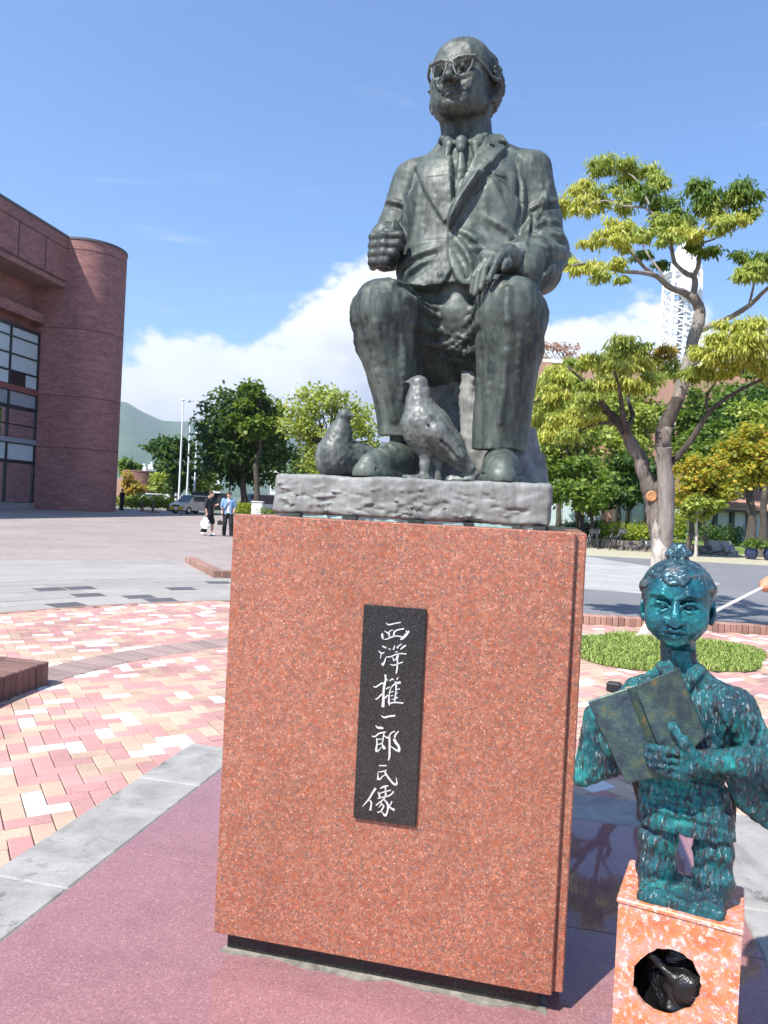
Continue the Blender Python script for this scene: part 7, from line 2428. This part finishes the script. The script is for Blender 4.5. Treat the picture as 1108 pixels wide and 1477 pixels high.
def shirt(J, sleeve=.9, w=.018, hem=.88):
    def fn(c):
        c.loft([(hem, 0, 0, .172 + w, .125 + w), (1.05, 0, 0, .158 + w, .11 + w), (1.2, 0, 0, .165 + w, .11 + w), (1.37, 0, .01, .178 + w, .11 + w), (1.455, 0, .01, .10, .075)], .02, 2.2)
        for s in 'lr':
            a, b_ = Vector(J['sh' + s]), Vector(J['el' + s])
            c.chain([tuple(a), tuple(a.lerp(b_, sleeve))], [.070, .064], .03)
        c.rough(.005, .11, 9)
    return fn
def hairf(J, z=.02, back=.02):
    def fn(c):
        h_ = J['head']
        c.ell((h_[0], h_[1] + back, h_[2] + z), (.088, .102, .112), 0)
        c.ell((h_[0], h_[1] - .085, h_[2] - .05), (.075, .06, .085), .02, True)
        c.box((h_[0], h_[1], h_[2] - .13), (.2, .2, .075), .01, .02, True)
        c.rough(.006, .05, 5)
    return fn
def shoes(J):
    def fn(c):
        for s in 'lr':
            a, b_ = J['an' + s], J['to' + s]
            c.chain([(a[0], a[1] + .035, a[2] - .035), (a[0], a[1], a[2] - .03), b_], [.048, .052, .040], .02)
    return fn
# the one in black, looking at a phone, white bag in the hand; seen from the side, walking right
JA = dict(head=(0, -.075, 1.60), shl=(-.185, .0, 1.39), ell=(-.21, .03, 1.10), wrl=(-.21, -.03, .86), shr=(.185, .0, 1.39), elr=(.20, -.02, 1.12), wrr=(.12, -.26, 1.20), hpl=(-.085, 0, .90), knl=(-.09, .03, .50), anl=(-.09, .20, .12), tol=(-.09, .10, .045),
          hpr=(.085, 0, .90), knr=(.09, -.12, .50), anr=(.09, -.10, .09), tor=(.09, -.23, .04))
t = walker('person in black shirt and shorts carrying a white bag, left of the pair', 300, 774.5, 28.6, R(72), JA, [('shorts', 'cloth_black', legs(JA, .105, .10, .1, .92)), ('shirt', 'cloth_black', shirt(JA, 1.0, .03, .80)), ('hair', 'hair_dark', hairf(JA, .03)), ('shoes', 'shoe_white', shoes(JA))])
p = atY(296.5, 752, 28.2)
def bagf(c):
    c.loft([(-.26, 0, 0, .15, .06), (-.1, 0, 0, .16, .07), (.06, 0, 0, .12, .05), (.16, 0, 0, .05, .03)], .02, 2.6)
    c.cap((-.04, 0, .12), (0, 0, .27), .012, .012, .01); c.cap((.04, 0, .12), (0, 0, .27), .012, .012, .01)
    c.rough(.008, .09, 3)
c = Clay((-.22, -.14, -.32), (.22, .14, .36), .011); bagf(c)
tag(link('shopping_bag', c.skin('shopping_bag', Matrix.Translation((p.x, p.y, p.z - .02))), None, M['cloth_white'], True), 'white shopping bag hanging from the hand of the person in black', 'bag')
p = atY(294, 762, 28.35)
c = Clay((-.16, -.12, -.22), (.16, .12, .24), .011)
c.box((0, 0, 0), (.115, .07, .15), .03); c.chain([(-.06, 0, .14), (0, 0, .20), (.06, 0, .14)], .012, .01); c.rough(.004, .1, 4)
tag(link('satchel', c.skin('satchel', Matrix.Translation((p.x, p.y, p.z))), None, M['cloth_black'], True), 'small black bag hanging below the white shopping bag', 'bag')
# the one in blue, facing the camera half right
JB = dict(head=(.015, -.02, 1.62), shl=(-.195, .0, 1.41), ell=(-.25, .04, 1.14), wrl=(-.235, -.06, .92), shr=(.195, .0, 1.41), elr=(.26, .02, 1.14), wrr=(.20, -.14, .97), hpl=(-.09, 0, .92), knl=(-.115, -.03, .50), anl=(-.12, .05, .09), tol=(-.145, -.10, .04),
          hpr=(.09, 0, .92), knr=(.125, -.06, .50), anr=(.15, -.05, .09), tor=(.19, -.18, .04))
def capf(c):
    h_ = JB['head']; c.ell((h_[0], h_[1] + .01, h_[2] + .05), (.090, .106, .085), 0); c.box((h_[0], h_[1], h_[2] - .03), (.2, .2, .055), .01, .01, True)
    c.cap((h_[0] - .03, h_[1] - .09, h_[2] + .035), (h_[0] + .03, h_[1] - .09, h_[2] + .035), .03, .03, .02)
def teef(c):
    c.loft([(.90, 0, -.03, .085, .115), (1.2, 0, -.03, .075, .115), (1.42, 0, -.015, .05, .085)], .01, 2.2)
def strapf(c):
    c.chain([(.10, .02, 1.46), (-.02, -.145, 1.28), (-.20, -.11, 1.0)], .022, .01)
def jackf(c):
    shirt(JB, .95, .022, .86)(c)
    c.box((0, -.17, 1.1), (.055, .08, .40), .02, .02, True)
walker('person in a light blue shirt and black trousers walking beside the pedestal', 327.5, 775, 28.8, R(18), JB, [('trousers', 'cloth_black', legs(JB, .108, .088, .075)), ('tee_shirt', 'cloth_white', teef), ('shirt', 'cloth_blue', jackf), ('strap', 'cloth_navy', strapf), ('cap', 'hair_dark', capf), ('shoes', 'cloth_black', shoes(JB))])
p = atY(317, 754, 28.5)
c = Clay((-.16, -.12, -.16), (.16, .12, .16), .011)
c.box((0, 0, 0), (.085, .06, .085), .03); c.cap((.0, 0, .08), (.04, 0, .13), .012, .012, .01)
tag(link('camera_case', c.skin('camera_case', Matrix.Translation((p.x, p.y, p.z))), None, M['cloth_black'], True), 'small black case at the hip of the person in light blue', 'bag')
JC = dict(head=(0, -.01, 1.60), shl=(-.19, .0, 1.40), ell=(-.24, .03, 1.12), wrl=(-.22, -.05, .88), shr=(.19, .0, 1.40), elr=(.26, .02, 1.14), wrr=(.28, -.08, .95), hpl=(-.085, 0, .90), knl=(-.09, -.03, .49), anl=(-.09, .04, .09), tol=(-.10, -.12, .04),
          hpr=(.085, 0, .90), knr=(.09, -.02, .49), anr=(.07, .12, .10), tor=(.08, -.02, .04))
walker('distant person all in black beside the round brick tower', 175.5, 737.5, 60, R(150), JC, [('trousers', 'cloth_black', legs(JC, .11, .09, .08)), ('jacket', 'cloth_black', shirt(JC, 1.0, .03, .80)), ('hair', 'cloth_black', hairf(JC)), ('shoes', 'cloth_black', shoes(JC))])

# ------------------------------------------------------------------ the air between here and the mountains
hz = bpy.data.materials.new('haze'); hz.use_nodes = True
k = NT(hz.node_tree); k.n.clear()
pv = k.new('ShaderNodeVolumePrincipled')
pv.inputs['Color'].default_value = (.80, .88, 1, 1)
pv.inputs['Density'].default_value = .00013
pv.inputs['Anisotropy'].default_value = .3
o = k.new('ShaderNodeOutputMaterial'); k.l.new(pv.outputs[0], o.inputs['Volume'])
b = MB(); b.box((0, 2500, 398.5), (9200, 6700, 400.5))
o = tag(b.build('haze', hz), kind='stuff')
